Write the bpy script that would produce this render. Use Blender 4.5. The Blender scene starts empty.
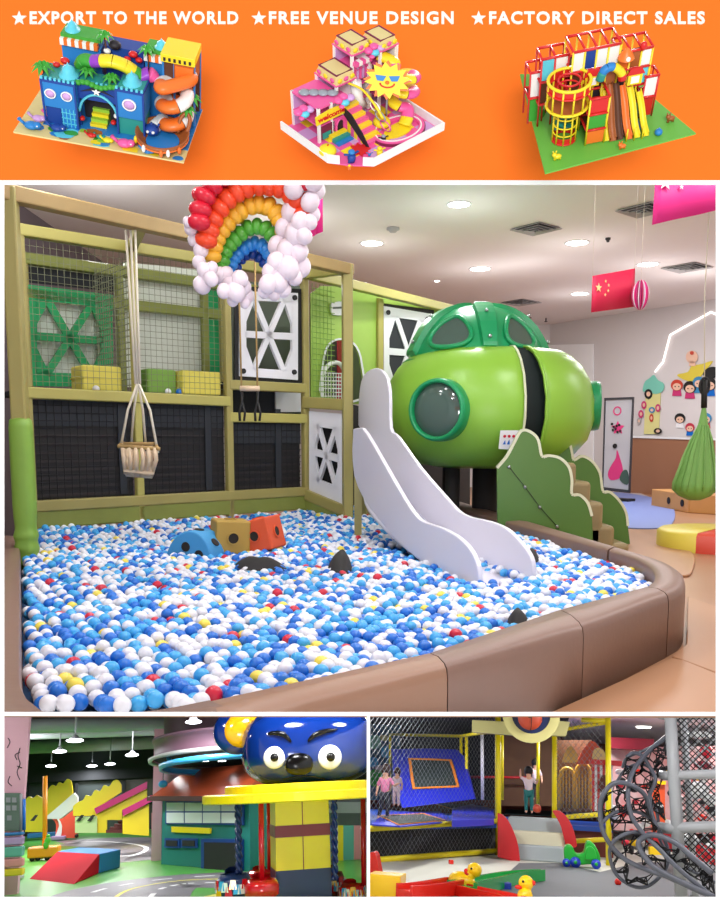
import bpy, bmesh, math, random
import numpy as np
from mathutils import Vector, Matrix
random.seed(7)
V = Vector
SC = bpy.context.scene
COL = SC.collection
PI = math.pi
F = 810.0; CX = 360.0; CY = 540.0; EYE = 1.5
PITCH = math.atan2(CY - 440.0, F)

# ------------------------------------------------------------------ materials
MATS = {}
def lin(c):
    return tuple(((x / 255.0) / 12.92 if x <= 10 else (((x / 255.0) + 0.055) / 1.055) ** 2.4) for x in c)
def mat(name, rgb, rough=0.5, metal=0.0, spec=0.5, emit=0.0, alpha=1.0, var=0.0, vs=6.0, bump=0.0, bs=60.0, coat=0.0, trans=0.0, rgb2=None):
    if name in MATS: return MATS[name]
    m = bpy.data.materials.new(name); m.use_nodes = True
    nt = m.node_tree; b = nt.nodes['Principled BSDF']
    c = lin(rgb)
    b.inputs['Base Color'].default_value = (*c, 1)
    b.inputs['Roughness'].default_value = rough
    b.inputs['Metallic'].default_value = metal
    b.inputs['Specular IOR Level'].default_value = spec
    b.inputs['Coat Weight'].default_value = coat
    b.inputs['Transmission Weight'].default_value = trans
    b.inputs['Alpha'].default_value = alpha
    if emit:
        b.inputs['Emission Color'].default_value = (*c, 1)
        b.inputs['Emission Strength'].default_value = emit
    if var or rgb2:
        tc = nt.nodes.new('ShaderNodeTexCoord'); n = nt.nodes.new('ShaderNodeTexNoise')
        n.inputs['Scale'].default_value = vs; n.inputs['Detail'].default_value = 4
        r = nt.nodes.new('ShaderNodeMix'); r.data_type = 'RGBA'
        c2 = lin(rgb2) if rgb2 else tuple(min(1, x * (1 + var)) for x in c)
        c1 = c if rgb2 else tuple(x * (1 - var) for x in c)
        r.inputs[6].default_value = (*c1, 1); r.inputs[7].default_value = (*c2, 1)
        nt.links.new(tc.outputs['Object'], n.inputs['Vector'])
        nt.links.new(n.outputs['Fac'], r.inputs[0]); nt.links.new(r.outputs[2], b.inputs['Base Color'])
    if bump:
        tc = nt.nodes.new('ShaderNodeTexCoord'); n = nt.nodes.new('ShaderNodeTexNoise')
        n.inputs['Scale'].default_value = bs
        bp = nt.nodes.new('ShaderNodeBump'); bp.inputs['Strength'].default_value = bump; bp.inputs['Distance'].default_value = 0.01
        nt.links.new(tc.outputs['Object'], n.inputs['Vector']); nt.links.new(n.outputs['Fac'], bp.inputs['Height'])
        nt.links.new(bp.outputs['Normal'], b.inputs['Normal'])
    m.diffuse_color = (*c, 1)
    MATS[name] = m
    return m

# ------------------------------------------------------------------ frames
cam_right = V((1, 0, 0)); cam_up = V((0, math.sin(PITCH), math.cos(PITCH))); cam_fwd = V((0, math.cos(PITCH), -math.sin(PITCH)))
CAMC = V((0, 0, EYE))
def w_ray(px, py):
    return cam_right * ((px - CX) / F) + cam_up * ((CY - py) / F) + cam_fwd
def at_axial(px, py, s):            # point at distance s along the optical axis
    return CAMC + w_ray(px, py) * s
class Room:
    """a level room seen from the camera: local z is up, local y runs away from the viewer, eye at (0,0,EYE)"""
    def __init__(self, px=None, py=None, k=0.75):
        if px is None:
            self.M = Matrix.Identity(4)
        else:
            r0 = w_ray(px, py).normalized()
            u0 = (px - CX) / F; v0 = (CY - py) / F
            upc = V((-k * u0 * v0, 1 + k * u0 * u0, -v0))      # right, up, fwd comps
            up = (cam_right * upc.x + cam_up * upc.y + cam_fwd * upc.z).normalized()
            fw = (r0 - up * r0.dot(up)).normalized(); rt = fw.cross(up)
            R = Matrix((rt, fw, up)).transposed().to_4x4()
            self.M = Matrix.Translation(CAMC) @ R @ Matrix.Translation(V((0, 0, -EYE)))
        self.Mi = self.M.inverted(); self.R3 = self.Mi.to_3x3()
    def ray(self, px, py): return self.R3 @ w_ray(px, py)
    def P(self, px, py, d):
        r = self.ray(px, py); return V((0, 0, EYE)) + r * (d / r.y)
    def G(self, px, py, z=0.0):
        r = self.ray(px, py); return V((0, 0, EYE)) + r * ((z - EYE) / r.z)
    def PL(self, px, py, a, b):
        """on the vertical plane through ground points a and b"""
        n = V((-(b[1] - a[1]), b[0] - a[0], 0)); r = self.ray(px, py); o = V((0, 0, EYE))
        return o + r * ((V((a[0], a[1], 0)) - V((0, 0, 0))).dot(n) - o.dot(n)) / r.dot(n) if True else None
    def pp(self, d, py):     # pixels per metre at depth d
        return F / d
MAIN = Room()
BL = Room(186, 792); BR = Room(543, 793)

# ------------------------------------------------------------------ mesh builder
class MB:
    def __init__(s, m=None): s.v = []; s.f = []; s.mi = []; s.sm = []; s.mats = []; s.cur = 0; s.use(m) if m else None
    def use(s, m):
        if isinstance(m, str): m = MATS[m]
        if m not in s.mats: s.mats.append(m)
        s.cur = s.mats.index(m); return s
    def add(s, vs, fs, smooth=False):
        o = len(s.v); s.v.extend([tuple(v) for v in vs])
        for f in fs: s.f.append(tuple(i + o for i in f)); s.mi.append(s.cur); s.sm.append(smooth)
        return s
    def hexa(s, p):   # p: 4 bottom ccw, 4 top
        return s.add(p, [(3, 2, 1, 0), (4, 5, 6, 7), (0, 1, 5, 4), (1, 2, 6, 5), (2, 3, 7, 6), (3, 0, 4, 7)])
    def box(s, c, sz, rz=0.0, R=None):
        c = V(c); hx, hy, hz = sz[0] / 2, sz[1] / 2, sz[2] / 2
        Rm = R if R is not None else Matrix.Rotation(rz, 3, 'Z')
        return s.hexa([c + Rm @ V(q) for q in [(-hx, -hy, -hz), (hx, -hy, -hz), (hx, hy, -hz), (-hx, hy, -hz), (-hx, -hy, hz), (hx, -hy, hz), (hx, hy, hz), (-hx, hy, hz)]])
    def beam(s, a, b, w, h):
        a = V(a); b = V(b); d = (b - a).normalized()
        up = V((0, 0, 1)) if abs(d.z) < .95 else V((0, 1, 0))
        sd = d.cross(up).normalized(); up = sd.cross(d)
        q = []
        for e in (-1, 1):
            for p, sg in ((a, -1), (b, -1), (b, 1), (a, 1)): q.append(p + sd * (w / 2 * sg) + up * (h / 2 * e))
        return s.hexa(q)
    def prism(s, pts, off, smooth=False):
        n = len(pts); off = V(off); pts = [V(p) for p in pts]
        fs = [tuple(range(n - 1, -1, -1)), tuple(range(n, 2 * n))] + [(i, (i + 1) % n, n + (i + 1) % n, n + i) for i in range(n)]
        return s.add(pts + [p + off for p in pts], fs, smooth)
    def ring(s, outer, inner, off):
        n = len(outer); off = V(off); o = [V(p) for p in outer]; i_ = [V(p) for p in inner]
        vs = o + i_ + [p + off for p in o] + [p + off for p in i_]; fs = []
        for k in range(n):
            j = (k + 1) % n
            fs += [(k, n + k, n + j, j), (2 * n + k, 2 * n + j, 3 * n + j, 3 * n + k), (k, j, 2 * n + j, 2 * n + k), (n + k, 3 * n + k, 3 * n + j, n + j)]
        return s.add(vs, fs)
    def tube(s, path, r, n=8, closed=False, caps=True, smooth=True):
        path = [V(p) for p in path]; N = len(path); rs = r if isinstance(r, (list, tuple)) else [r] * N
        vs = []; ref = None
        for i, p in enumerate(path):
            a = path[(i - 1) % N] if (closed or i > 0) else p; b = path[(i + 1) % N] if (closed or i < N - 1) else p
            d = (b - a).normalized()
            if ref is None:
                ref = d.cross(V((0, 0, 1)))
                if ref.length < .05: ref = d.cross(V((0, 1, 0)))
                ref.normalize()
            else:
                ref = (ref - d * ref.dot(d)); ref = ref.normalized() if ref.length > 1e-6 else d.orthogonal().normalized()
            up = d.cross(ref)
            for k in range(n):
                t = 2 * PI * k / n; vs.append(p + (ref * math.cos(t) + up * math.sin(t)) * rs[i])
        fs = []
        for i in range(N if closed else N - 1):
            j = (i + 1) % N
            for k in range(n): fs.append((i * n + k, i * n + (k + 1) % n, j * n + (k + 1) % n, j * n + k))
        if caps and not closed: fs += [tuple(range(n - 1, -1, -1)), tuple((N - 1) * n + k for k in range(n))]
        return s.add(vs, fs, smooth)
    def lathe(s, prof, c=(0, 0, 0), R=None, n=32, a0=0.0, a1=2 * PI, smooth=True):
        c = V(c); R = R or Matrix.Identity(3); full = abs(a1 - a0 - 2 * PI) < 1e-6; m = n if full else n + 1
        vs = []
        for r, z in prof:
            for k in range(m):
                t = a0 + (a1 - a0) * k / n; vs.append(c + R @ V((r * math.cos(t), r * math.sin(t), z)))
        fs = []
        for i in range(len(prof) - 1):
            for k in range(n):
                j = (k + 1) % m; fs.append((i * m + k, i * m + j, (i + 1) * m + j, (i + 1) * m + k))
        return s.add(vs, fs, smooth)
    def ell(s, c, r, R=None, nu=20, nv=12, p=1.0):
        c = V(c); R = R or Matrix.Identity(3); r = r if isinstance(r, (tuple, list)) else (r, r, r)
        g = lambda x: math.copysign(abs(x) ** p, x)
        vs = [c + R @ V((0, 0, r[2]))]
        for i in range(1, nv):
            t = PI * i / nv
            for k in range(nu):
                a = 2 * PI * k / nu
                vs.append(c + R @ V((r[0] * g(math.sin(t)) * g(math.cos(a)), r[1] * g(math.sin(t)) * g(math.sin(a)), r[2] * g(math.cos(t)))))
        vs.append(c + R @ V((0, 0, -r[2]))); fs = []
        for k in range(nu): fs.append((0, 1 + k, 1 + (k + 1) % nu))
        for i in range(nv - 2):
            for k in range(nu):
                a = 1 + i * nu; j = (k + 1) % nu; fs.append((a + k, a + nu + k, a + nu + j, a + j))
        e = len(vs) - 1; a = 1 + (nv - 2) * nu
        for k in range(nu): fs.append((e, a + (k + 1) % nu, a + k))
        return s.add(vs, fs, True)
    def net(s, O, U, W, w, h, sp, r, diag=False):
        """a netting of thin cords in the rectangle O + u*U + v*W"""
        O = V(O); U = V(U).normalized(); W = V(W).normalized(); N = U.cross(W)
        segs = []
        if not diag:
            k = 0.0
            while k <= w: segs.append(((k, 0), (k, h))); k += sp
            k = 0.0
            while k <= h: segs.append(((0, k), (w, k))); k += sp
        else:
            k = -h
            while k < w:
                x0, y0, x1, y1 = k, 0, k + h, h
                if x0 < 0: y0 -= x0; x0 = 0
                if x1 > w: y1 -= (x1 - w); x1 = w
                if x1 > x0: segs.append(((x0, y0), (x1, y1))); segs.append(((x0, h - y0), (x1, h - y1)))
                k += sp
        for (x0, y0), (x1, y1) in segs:
            a = O + U * x0 + W * y0; b = O + U * x1 + W * y1; d = (b - a).normalized(); sd = d.cross(N).normalized()
            q = [a + sd * r, a + N * r, a - sd * r, b + sd * r, b + N * r, b - sd * r]
            s.add(q, [(0, 1, 4, 3), (1, 2, 5, 4), (2, 0, 3, 5)])
        return s
    def mesh(s, name, shift=None, clip=None, M=None):
        me = bpy.data.meshes.new(name)
        vs = s.v if shift is None else [tuple(shift @ V(v)) for v in s.v]
        me.from_pydata(vs, [], s.f)
        for m in s.mats: me.materials.append(m)
        me.polygons.foreach_set('material_index', s.mi); me.polygons.foreach_set('use_smooth', s.sm)
        bm = bmesh.new(); bm.from_mesh(me); bmesh.ops.recalc_face_normals(bm, faces=bm.faces)
        if clip:
            for co, no in clip:      # given in the mesh's own frame; keeps the side the normal points away from
                bmesh.ops.bisect_plane(bm, geom=bm.verts[:] + bm.edges[:] + bm.faces[:], plane_co=co, plane_no=no, clear_outer=True)
        bm.to_mesh(me); bm.free(); me.update()
        return me

def prop(o, label=None, cat=None, group=None, kind=None):
    if label: o['label'] = label
    if cat: o['category'] = cat
    if group: o['group'] = group
    if kind: o['kind'] = kind
    return o
def _mods(o, bevel, sub, seg=2):
    if bevel:
        b = o.modifiers.new('bevel', 'BEVEL'); b.width = bevel; b.segments = seg; b.limit_method = 'ANGLE'; b.angle_limit = math.radians(35)
    if sub:
        q = o.modifiers.new('sub', 'SUBSURF'); q.levels = sub; q.render_levels = sub
def world_clip(Mw, clip):
    if not clip: return None
    Mi = Mw.inverted(); out = []
    for co, no in clip: out.append((Mi @ V(co), (Mw.to_3x3().transposed() @ V(no)).normalized()))
    return out
def solo(room, mb, name, label=None, cat=None, group=None, kind=None, bevel=0, sub=0, seg=2, base=None, clip=None):
    """a thing (or piece of the setting) that is a single mesh, its origin at its base"""
    if base is None:
        a = np.array(mb.v); base = V(((a[:, 0].min() + a[:, 0].max()) / 2, (a[:, 1].min() + a[:, 1].max()) / 2, a[:, 2].min()))
    T = Matrix.Translation(V(base)); Mw = room.M @ T
    o = bpy.data.objects.new(name, mb.mesh(name, T.inverted(), world_clip(Mw, clip)))
    COL.objects.link(o); o.matrix_world = Mw; _mods(o, bevel, sub, seg)
    return prop(o, label, cat, group, kind)
def thing(room, name, label, cat, base=(0, 0, 0), group=None, rz=0.0, kind=None):
    e = bpy.data.objects.new(name, None); COL.objects.link(e); e.empty_display_size = .1
    e.matrix_world = room.M @ Matrix.Translation(V(base)) @ Matrix.Rotation(rz, 4, 'Z')
    e['_'] = 0; del e['_']
    TI[e.name] = (Matrix.Translation(V(base)) @ Matrix.Rotation(rz, 4, 'Z')).inverted(); CUR[e.name] = e.matrix_world.copy()
    return prop(e, label, cat, group, kind)
TI = {}; CUR = {}
def part(mb, name, parent, label=None, bevel=0, sub=0, seg=2, clip=None, kind=None, absolute=True):
    """one part (or sub-part) under its thing; mesh given in room coordinates"""
    root = parent
    while root.parent: root = root.parent
    sh = TI[root.name] if absolute else None
    o = bpy.data.objects.new(name, mb.mesh(name, sh, world_clip(CUR[root.name], clip)))
    COL.objects.link(o); o.parent = parent; _mods(o, bevel, sub, seg)
    return prop(o, label, None, None, kind)
def copy_tree(o, parent=None):
    c = o.copy(); COL.objects.link(c)
    if parent is not None: c.parent = parent
    for ch in list(o.children): copy_tree(ch, c)
    return c
def place(o, room, loc, rz=0.0, sc=1.0):
    o.matrix_world = room.M @ Matrix.Translation(V(loc)) @ Matrix.Rotation(rz, 4, 'Z') @ Matrix.Scale(sc, 4); return o
def frame3(x, y, z): return Matrix((V(x), V(y), V(z))).transposed()
def circ(c, U, W, r, n=24, r2=None, a0=0.0, a1=2 * PI, end=False):
    c = V(c); U = V(U); W = V(W); r2 = r if r2 is None else r2; m = n + 1 if end else n
    return [c + U * (r * math.cos(a0 + (a1 - a0) * k / n)) + W * (r2 * math.sin(a0 + (a1 - a0) * k / n)) for k in range(m)]
def star(c, U, W, r, n=5, q=.4, rot=0.0):
    c = V(c); U = V(U); W = V(W); o = []
    for k in range(2 * n):
        a = PI / 2 + rot + PI * k / n; rr = r if k % 2 == 0 else r * q; o.append(c + U * (rr * math.cos(a)) + W * (rr * math.sin(a)))
    return o
def text_mb(mb, txt, O, U, W, width, height, depth, off=0.0, space=1.0):
    """lettering fitted into width x height with its lower left corner at O"""
    cu = bpy.data.curves.new('t', 'FONT'); cu.body = txt; cu.offset = off; cu.space_character = space; cu.resolution_u = 3
    ob = bpy.data.objects.new('t', cu); COL.objects.link(ob)
    dg = bpy.context.evaluated_depsgraph_get(); me = ob.evaluated_get(dg).to_mesh()
    vs = [v.co.copy() for v in me.vertices]; fs = [tuple(p.vertices) for p in me.polygons]
    ob.evaluated_get(dg).to_mesh_clear(); bpy.data.objects.remove(ob); bpy.data.curves.remove(cu)
    if not vs: return mb
    x0 = min(v.x for v in vs); x1 = max(v.x for v in vs); y0 = min(v.y for v in vs); y1 = max(v.y for v in vs)
    U = V(U).normalized(); W = V(W).normalized(); N = U.cross(W); O = V(O)
    tr = lambda v, e: O + U * ((v.x - x0) / (x1 - x0) * width) + W * ((v.y - y0) / (y1 - y0) * height) + N * e
    mb.add([tr(v, depth) for v in vs], fs)
    # side walls from boundary edges
    cnt = {}
    for f in fs:
        for i in range(len(f)):
            a, b = f[i], f[(i + 1) % len(f)]; k = (min(a, b), max(a, b)); cnt[k] = cnt.get(k, 0) + 1
    be = [k for k, c in cnt.items() if c == 1]
    o = []; q = []
    for a, b in be:
        i = len(o); o += [tr(vs[a], depth), tr(vs[b], depth), tr(vs[b], 0), tr(vs[a], 0)]; q.append((i, i + 1, i + 2, i + 3))
    return mb.add(o, q)
def area(room, loc, size, power, target=None, color=(1, 1, 1), shape='DISK', name='lamp', size_y=None):
    l = bpy.data.lights.new(name, 'AREA'); l.energy = power; l.shape = shape; l.size = size; l.color = color
    if size_y: l.size_y = size_y
    o = bpy.data.objects.new(name, l); COL.objects.link(o)
    d = (V(target) - V(loc)) if target is not None else V((0, 0, -1))
    o.matrix_world = room.M @ Matrix.Translation(V(loc)) @ d.to_track_quat('-Z', 'Y').to_matrix().to_4x4()
    return o
# clipping planes shared with the display board's divider shelf and partition
SHELF = (CAMC, (cam_right.cross(w_ray(360, 713.6))).normalized())       # keep above
if (at_axial(360, 800, 5) - CAMC).dot(SHELF[1]) < 0: SHELF = (CAMC, -SHELF[1])
PART_N = (w_ray(368.5, 500) - w_ray(368.5, 600)).cross(w_ray(368.5, 500)).normalized()
if (at_axial(500, 800, 5) - CAMC).dot(PART_N) < 0: PART_N = -PART_N
KEEP_LEFT = (CAMC, PART_N); KEEP_RIGHT = (CAMC, -PART_N)

# camera
cd = bpy.data.cameras.new('camera'); cam = bpy.data.objects.new('camera', cd); COL.objects.link(cam)
cam.location = CAMC; cam.rotation_euler = (PI / 2 - PITCH, 0, 0)
cd.sensor_width = 36; cd.sensor_fit = 'AUTO'; cd.lens = F * 36 / 900.0; cd.shift_y = (CY - 450) / 900.0
cd.clip_start = .05; cd.clip_end = 300
SC.camera = cam
SC.view_settings.view_transform = 'Standard'; SC.view_settings.look = 'None'; SC.view_settings.gamma = 1; SC.view_settings.use_curve_mapping = False
SC.view_settings.exposure = 0.0
wd = bpy.data.worlds.new('world'); SC.world = wd; wd.use_nodes = True
wd.node_tree.nodes['Background'].inputs[0].default_value = (1, 1, 1, 1); wd.node_tree.nodes['Background'].inputs[1].default_value = 0.7
SC.cycles.max_bounces = 6; SC.cycles.diffuse_bounces = 3; SC.cycles.glossy_bounces = 3; SC.cycles.transparent_max_bounces = 12
SC.cycles.sample_clamp_indirect = 4; SC.cycles.caustics_reflective = False; SC.cycles.caustics_refractive = False

# palette
mat('white_board', (255, 255, 255), .6, spec=.2)
mat('orange_board', (250, 118, 34), .7, spec=.15)
mat('cream_letter', (255, 246, 232), .7, spec=.2)
mat('olive', (156, 146, 84), .45, var=.08, vs=3)
mat('olive_lit', (172, 164, 88), .45)  # lit copy of the olive, the light is put into the colour
mat('olive_green', (130, 138, 62), .5, var=.1)
mat('pad_green', (128, 168, 66), .45, var=.1, vs=5)
mat('panel_green', (14, 158, 90), .45)
mat('panel_white', (226, 226, 232), .4)
mat('black', (18, 18, 20), .6)
mat('net_dark', (20, 20, 24), .8)
mat('net_band', (36, 40, 46), .8)
mat('net_cord', (128, 132, 104), .8)
mat('net_white', (225, 228, 225), .8)
mat('wood_pale', (214, 190, 160), .6, var=.1, vs=10)
mat('rope', (225, 218, 200), .9)
mat('rope_tan', (170, 140, 90), .9)
mat('yellow_cube', (214, 202, 88), .6)
mat('green_cube', (120, 165, 66), .6)
mat('rim_tan', (150, 114, 92), .42, var=.05, vs=2, bump=.08, bs=25); mat('rim', (128, 100, 88), .42, var=.05, vs=2, bump=.08, bs=25)
mat('tan_floor', (168, 124, 92), .35, var=.06, vs=1.2)
mat('slide_white', (222, 220, 232), .3)
mat('pod_green', (138, 190, 62), .34)
mat('pod_dark', (22, 150, 92), .32)
mat('glass_dark', (70, 92, 84), .08, spec=.8)
mat('hedge', (80, 120, 48), .4, var=.06, vs=2)
mat('ply_edge', (216, 220, 190), .6)
mat('ceiling', (240, 232, 230), .8, spec=.1)
mat('wall', (222, 216, 216), .8, spec=.1)
mat('wall_bright', (240, 240, 242), .8, spec=.1)
mat('wains', (160, 112, 84), .5)
mat('ballwhite', (228, 230, 238), .3); mat('ballblue', (24, 110, 206), .28); mat('ballsky', (62, 166, 228), .28)
mat('ballred', (205, 30, 60), .28); mat('ballyellow', (236, 216, 84), .3)
mat('lamp_on', (255, 250, 240), .5, emit=14)
mat('metal', (170, 172, 176), .3, metal=.9)
mat('vent', (176, 172, 172), .6)
mat('vent_dark', (60, 58, 60), .7)
# ================================================================== MAIN ROOM
R = MAIN; P = R.P; G = R.G; PL = R.PL
Z = V((0, 0, 1))
def quad_on(a, b, pix):      # pixel outline on the vertical plane a-b
    return [PL(x, y, a, b) for x, y in pix]
def hn(a, b):                # horizontal normal of plane a-b, towards the viewer
    d = V((b[0] - a[0], b[1] - a[1], 0)).normalized(); n = V((d.y, -d.x, 0))
    return n if n.y < 0 else -n
def smooth(pts, n=4):
    """closed Catmull-Rom through pixel points"""
    o = []; N = len(pts)
    for i in range(N):
        p0, p1, p2, p3 = (pts[(i + k - 1) % N] for k in range(4))
        for k in range(n):
            t = k / n; o.append(tuple(.5 * ((2 * p1[j]) + (-p0[j] + p2[j]) * t + (2 * p0[j] - 5 * p1[j] + 4 * p2[j] - p3[j]) * t * t + (-p0[j] + 3 * p1[j] - 3 * p2[j] + p3[j]) * t ** 3) for j in (0, 1)))
    return o
def smooth_open(pts, n=4):
    o = []; N = len(pts); g = lambda i: pts[max(0, min(N - 1, i))]
    for i in range(N - 1):
        p0, p1, p2, p3 = g(i - 1), g(i), g(i + 1), g(i + 2)
        for k in range(n):
            t = k / n; o.append(tuple(.5 * ((2 * p1[j]) + (-p0[j] + p2[j]) * t + (2 * p0[j] - 5 * p1[j] + 4 * p2[j] - p3[j]) * t * t + (-p0[j] + 3 * p1[j] - 3 * p2[j] + p3[j]) * t ** 3) for j in range(len(p1))))
    return o + [tuple(pts[-1])]

CZ = 5.08
# ---- room shell
f0 = G(360, 713.6).y
m = MB('tan_floor'); m.prism([(-9, f0, 0), (14, f0, 0), (14, 30, 0), (-9, 30, 0)], (0, 0, -.02)); solo(R, m, 'floor', kind='structure')
m = MB('ceiling'); m.prism([(-9, 2.6, CZ), (14, 2.6, CZ), (14, 34, CZ), (-9, 34, CZ)], (0, 0, .1)); solo(R, m, 'ceiling', kind='structure')
wa = P(547, 440, 25.9); wb = P(760, 440, 20.2); wn = hn(wa, wb)
m = MB('wall'); m.prism([(wa.x, wa.y, 0), (wb.x, wb.y, 0), (wb.x, wb.y, CZ), (wa.x, wa.y, CZ)], -wn * .1); solo(R, m, 'wall_right', kind='structure')
wc = (wb.x, wb.y, 0); 
m = MB('wall'); m.prism([(wb.x, wb.y, 0), (11.8, 4.5, 0), (11.8, 4.5, CZ), (wb.x, wb.y, CZ)], (.1, 0, 0)); solo(R, m, 'wall_far_right', kind='structure')
m = MB('wall'); m.prism([(-9, 26.3, 0), (wa.x, 25.9, 0), (wa.x, 25.9, CZ), (-9, 26.3, CZ)], (0, .1, 0)); solo(R, m, 'wall_back', kind='structure')
# left wall: dark plum strip beside the frame
mat('wall_plum', (104, 92, 98), .8)
m = MB('wall_plum'); m.prism([(-5.2, f0, 0), (-5.2, 26.2, 0), (-5.2, 26.2, CZ), (-5.2, f0, CZ)], (-.1, 0, 0)); solo(R, m, 'wall_left', kind='structure')
# bright doorway recess in the back wall
mat('door_white', (250, 250, 252), .7)
m = MB('door_white'); a = wa + wn * .02; b = wb + wn * .02
m.prism(quad_on(a, b, [(548.5, 345), (594, 344), (594, 493), (548.5, 497)]), wn * .04); solo(R, m, 'door_1', kind='structure')
# brown wainscot
m = MB('wains'); q = quad_on(wa + wn * .12, wb + wn * .12, [(627, 437.5), (755, 441), (755, 505), (627, 492)]); m.prism(q, wn * .08)
m.use('wall_bright'); q = quad_on(wa + wn * .12, wb + wn * .12, [(627, 435.5), (755, 439.5), (755, 441.5), (627, 437.6)]); m.prism(q, wn * .12)
solo(R, m, 'trim_1', kind='structure')
# mouldings: ceiling line
mat('lit_strip', (255, 248, 244), .5, emit=1.2)
m = MB('lit_strip'); pts = quad_on(wa + wn * .03, wb + wn * .03, [(655, 372), (663, 362), (670, 335), (711, 312), (750, 330)])
for i in range(4): m.beam(pts[i], pts[i + 1], .035, .04)
solo(R, m, 'wall_light', 'thin white lit strip on the wall tracing a house outline above the stickers', 'light strip')

# ---- ceiling lamps
def plight(x, y, e):  # added point fill hung below the ceiling to brighten it
    l = bpy.data.lights.new('added_glow', 'POINT'); l.energy = e; l.shadow_soft_size = .16; o = bpy.data.objects.new('added_glow', l); COL.objects.link(o); o.location = (x, y, CZ - .95)
def dl(px, py, r=.16): p = G(px, py, CZ); return (p.x, p.y)
spots = [(459, 204), (577, 242.5), (648, 264), (372, 243), (480, 268.5), (580, 293.5)]
names = ['round recessed ceiling lamp nearest the top, left of the square vents', 'round recessed ceiling lamp just below the nearest square vent', 'round recessed ceiling lamp above the red flag with stars', 'round recessed ceiling lamp just right of the timber swing frame',
         'round recessed ceiling lamp casting light above the green pod dome', 'small round recessed ceiling lamp left of the red flag']
for (px, py), lb in zip(spots, names):
    x, y = dl(px, py); rr = 10.5 / F * y / 1.0 * .97
    rr = min(rr, .2)
    t = thing(R, 'ceiling_lamp', lb, 'lamp', (x, y, CZ - .012), 'recessed ceiling lamps')
    m = MB('wall_bright'); m.ring(circ((x, y, CZ - .012), (1, 0, 0), (0, 1, 0), rr * 1.2, 28), circ((x, y, CZ - .012), (1, 0, 0), (0, 1, 0), rr, 28), (0, 0, .012)); part(m, 'rim_ring', t)
    m = MB('lamp_on'); m.prism(circ((x, y, CZ - .01), (1, 0, 0), (0, 1, 0), rr, 28), (0, 0, .008)); part(m, 'lens', t)
    area(R, (x, y, CZ - .03), .36, 56, name='lamp_light'); plight(x, y, 20)
x, y = dl(437, 281); m = MB('lamp_on'); m.prism(circ((x, y, CZ - .01), (1, 0, 0), (0, 1, 0), .05, 16), (0, 0, .008)); solo(R, m, 'small_ceiling_lamp', 'tiny ceiling spot lamp above the white panel behind the pod', 'lamp')
for x, y, e in ((-3.6, 11.6, 34), (-1.2, 13.6, 34), (-4.6, 9.0, 26)): plight(x, y, e)  # added fills that lift the ceiling above the climbing structure, no fixtures here
# lamps of the same ceiling outside the picture, over the pit and behind the viewer
for x, y, e in [(-2.4, 4.2, 100), (1.0, 4.0, 110), (-.6, 6.6, 90), (-3.0, 8.2, 70), (3.6, 5.2, 110), (2.6, 8.5, 90), (6.2, 8.6, 110), (8.3, 13, 110), (7.2, 18, 120), (3.4, 17, 70), (-.4, 9.4, 60)]:
    area(R, (x, y, CZ - .03), .5, e * .55, name='lamp_light'); plight(x, y, e * .24)
# ---- vents
def vent(px, py, w, hx, lb, grp='square ceiling vents'):
    c = G(px, py, CZ); t = thing(R, 'ceiling_vent', lb, 'vent', (c.x, c.y, CZ - .03), grp)
    ax = V((.77, .64, 0)); ay = V((-.64, .77, 0)); s = w / 2
    m = MB('vent'); zz = CZ - .03
    for k, (r1, r2) in enumerate([(1, .86), (.74, .62), (.5, .4), (.28, .2)]):
        o = [c + ax * (s * r1 * i) + ay * (s * r1 * j) for i, j in ((-1, -1), (1, -1), (1, 1), (-1, 1))]; i2 = [c + ax * (s * r2 * i) + ay * (s * r2 * j) for i, j in ((-1, -1), (1, -1), (1, 1), (-1, 1))]
        for q in o: q.z = zz - .012 * k
        for q in i2: q.z = zz - .012 * k + .02
        m.ring(o, i2, (0, 0, .01))
    part(m, 'louver', t)
    m = MB('vent_dark'); m.prism([V((q.x, q.y, CZ - .006)) for q in [c + ax * (s * .9 * i) + ay * (s * .9 * j) for i, j in ((-1, -1), (1, -1), (1, 1), (-1, 1))]], (0, 0, .005)); part(m, 'duct_opening', t)
vent(536, 228, .62, 0, 'square ceiling vent between the two nearest round lamps')
vent(644, 209, .62, 0, 'square ceiling vent partly behind the large pink flag')
vent(687, 267, .75, 0, 'square ceiling vent right of the red flag and ornament')
vent(521, 302, .75, 0, 'square ceiling vent above the dome of the green pod')
for px, py, lb in [(393, 228, 'round white smoke detector on the ceiling by the balloon rainbow'), (608, 238, 'small dark sprinkler head on the ceiling above the red flag')]:
    c = G(px, py, CZ); m = MB('vent' if px < 500 else 'vent_dark'); r_ = .11 if px < 500 else .045
    m.lathe([(0, -.07), (r_ * .5, -.07), (r_ * .7, -.04), (r_, -.03), (r_, 0), (0, 0)], (c.x, c.y, CZ), n=20); solo(R, m, 'smoke_detector' if px < 500 else 'sprinkler_head', lb, 'detector' if px < 500 else 'sprinkler')
# small sprinklers near the dome
for px, py in [(530, 314), (546, 318), (552, 326)]:
    c = G(px, py, CZ); m = MB('vent_dark'); m.tube([(c.x, c.y, CZ), (c.x, c.y, CZ - .1)], .02, 6); m.lathe([(0, -.12), (.05, -.11), (.05, -.1), (0, -.1)], (c.x, c.y, CZ), n=10)
    solo(R, m, 'sprinkler_head', 'tiny dark sprinkler head on the ceiling right of the pod dome', 'sprinkler', 'sprinklers by the pod dome')

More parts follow.
